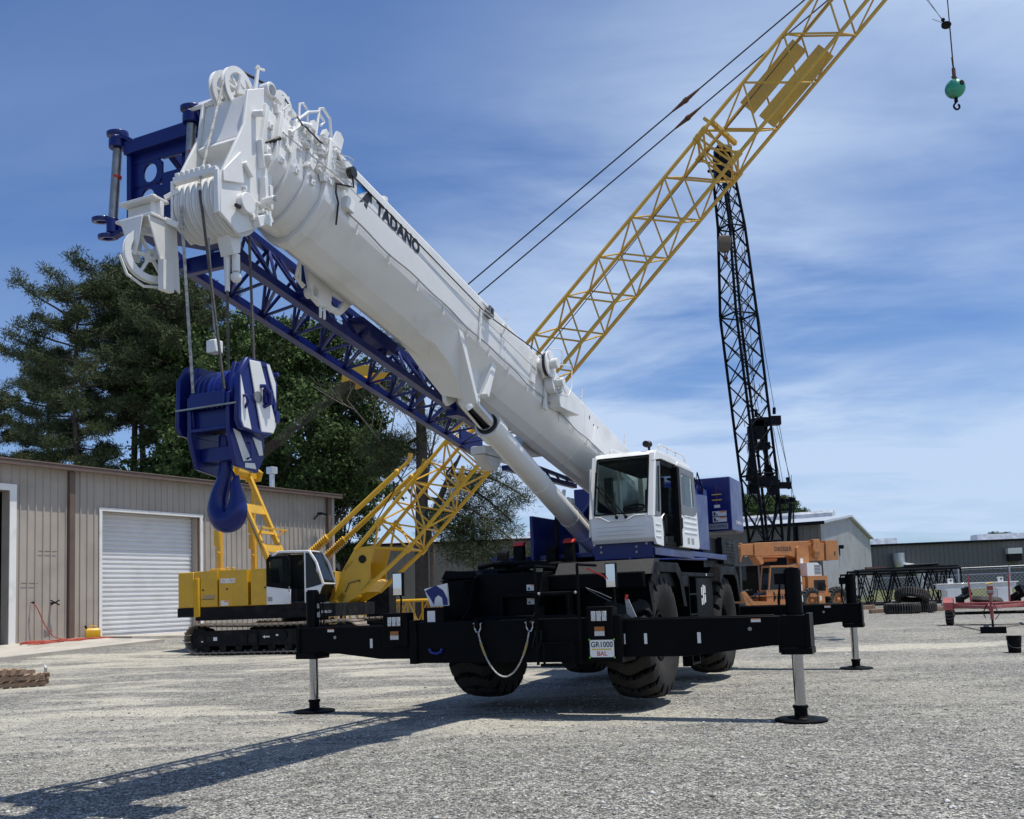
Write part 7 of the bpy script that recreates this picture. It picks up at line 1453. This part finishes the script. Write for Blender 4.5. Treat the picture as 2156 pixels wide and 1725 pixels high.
t = thing('steel_block', 'black rectangular block under the red trailer tongue jack', 'block', jf, tr_.rotation_euler.z + .03); q = MB(); q.bb((-.12, -.33, 0), (.12, .33, .19)); q.build('block', t, 'black_matte', bevel=.015)
# bucket
p = on_ground(2137, 1374); t = thing('bucket', 'small black plastic bucket standing on the gravel at the right edge', 'bucket', p, 0)
q = MB(); q.lathe([(.001, 0), (.125, 0), (.13, .01), (.150, .29), (.162, .295), (.162, .31), (.152, .315), (.154, .35), (.165, .355), (.165, .375), (.145, .375), (.125, .02), (.001, .02)], (0, 0, 0), (0, 0, 1), 36); q.build('pail', t, 'black_matte')
q = MB(); q.path([(.16, 0, .30), (.165, -.05, .2), (.12, -.13, .13), (0, -.165, .11), (-.12, -.13, .13), (-.165, -.05, .2), (-.16, 0, .30)], .004, 5); q.build('handle', t, 'steel')
# pallets
p = on_ground(28, 1447); p0 = V3((p.x + .02, p.y + .2, p.z))
for k in range(3):
    t = thing('pallet', ('weathered wooden pallet at the bottom of the stack by the left edge', 'weathered wooden pallet in the middle of the stack by the left edge', 'broken wooden pallet on top of the stack by the left edge')[k], 'pallet', p0 + V3((.02 * k, -.03 * k, .145 * k)), .38 + (.0, -.04, .06)[k], 'pallets stacked at the left edge')
    if k == 2: 
        bl = [(-.45, .1), (-.1, .1)]
    for i in range(3):
        q = MB(); y = -.45 + i * .45; q.bb((-.6, y - .02, .018), (.6, y + .02, .108) if k < 2 else (.35 - i * .2, y + .02, .108)); q.build('stringer', t, 'wood', bevel=.004)
    rn = random.Random(20 + k)
    for i in range(7 if k < 2 else 4):
        q = MB(); x = -.55 + i * (1.1 / 6); q.bb((x - .045, -.5, .109), (x + .045, .5 if k < 2 else .5 - rn.random() * .5, .127)); q.build('deck_board', t, 'wood', bevel=.003)
    for i in range(3):
        q = MB(); x = -.55 + i * .55; q.bb((x - .05, -.5, 0), (x + .05, .5, .017)); q.build('bottom_board', t, 'wood')
pw_ = p0 + V3((.62, .0, .36)); t = thing('plastic_wrap', 'scrap of pale plastic wrap hanging on the right corner of the pallet stack', 'plastic wrap', pw_, .4)
q = MB().use('sticker_grey'); q.loft([[(-.02, -.08, -.05), (.03, -.08, -.05), (.03, .05, -.05), (-.02, .05, -.05)], [(0, -.10, .05), (.05, -.06, .05), (.04, .05, .05), (-.03, .04, .05)], [(-.04, -.03, .12), (.02, -.03, .12), (.02, .03, .12), (-.04, .03, .12)]]); q.build('film', t)
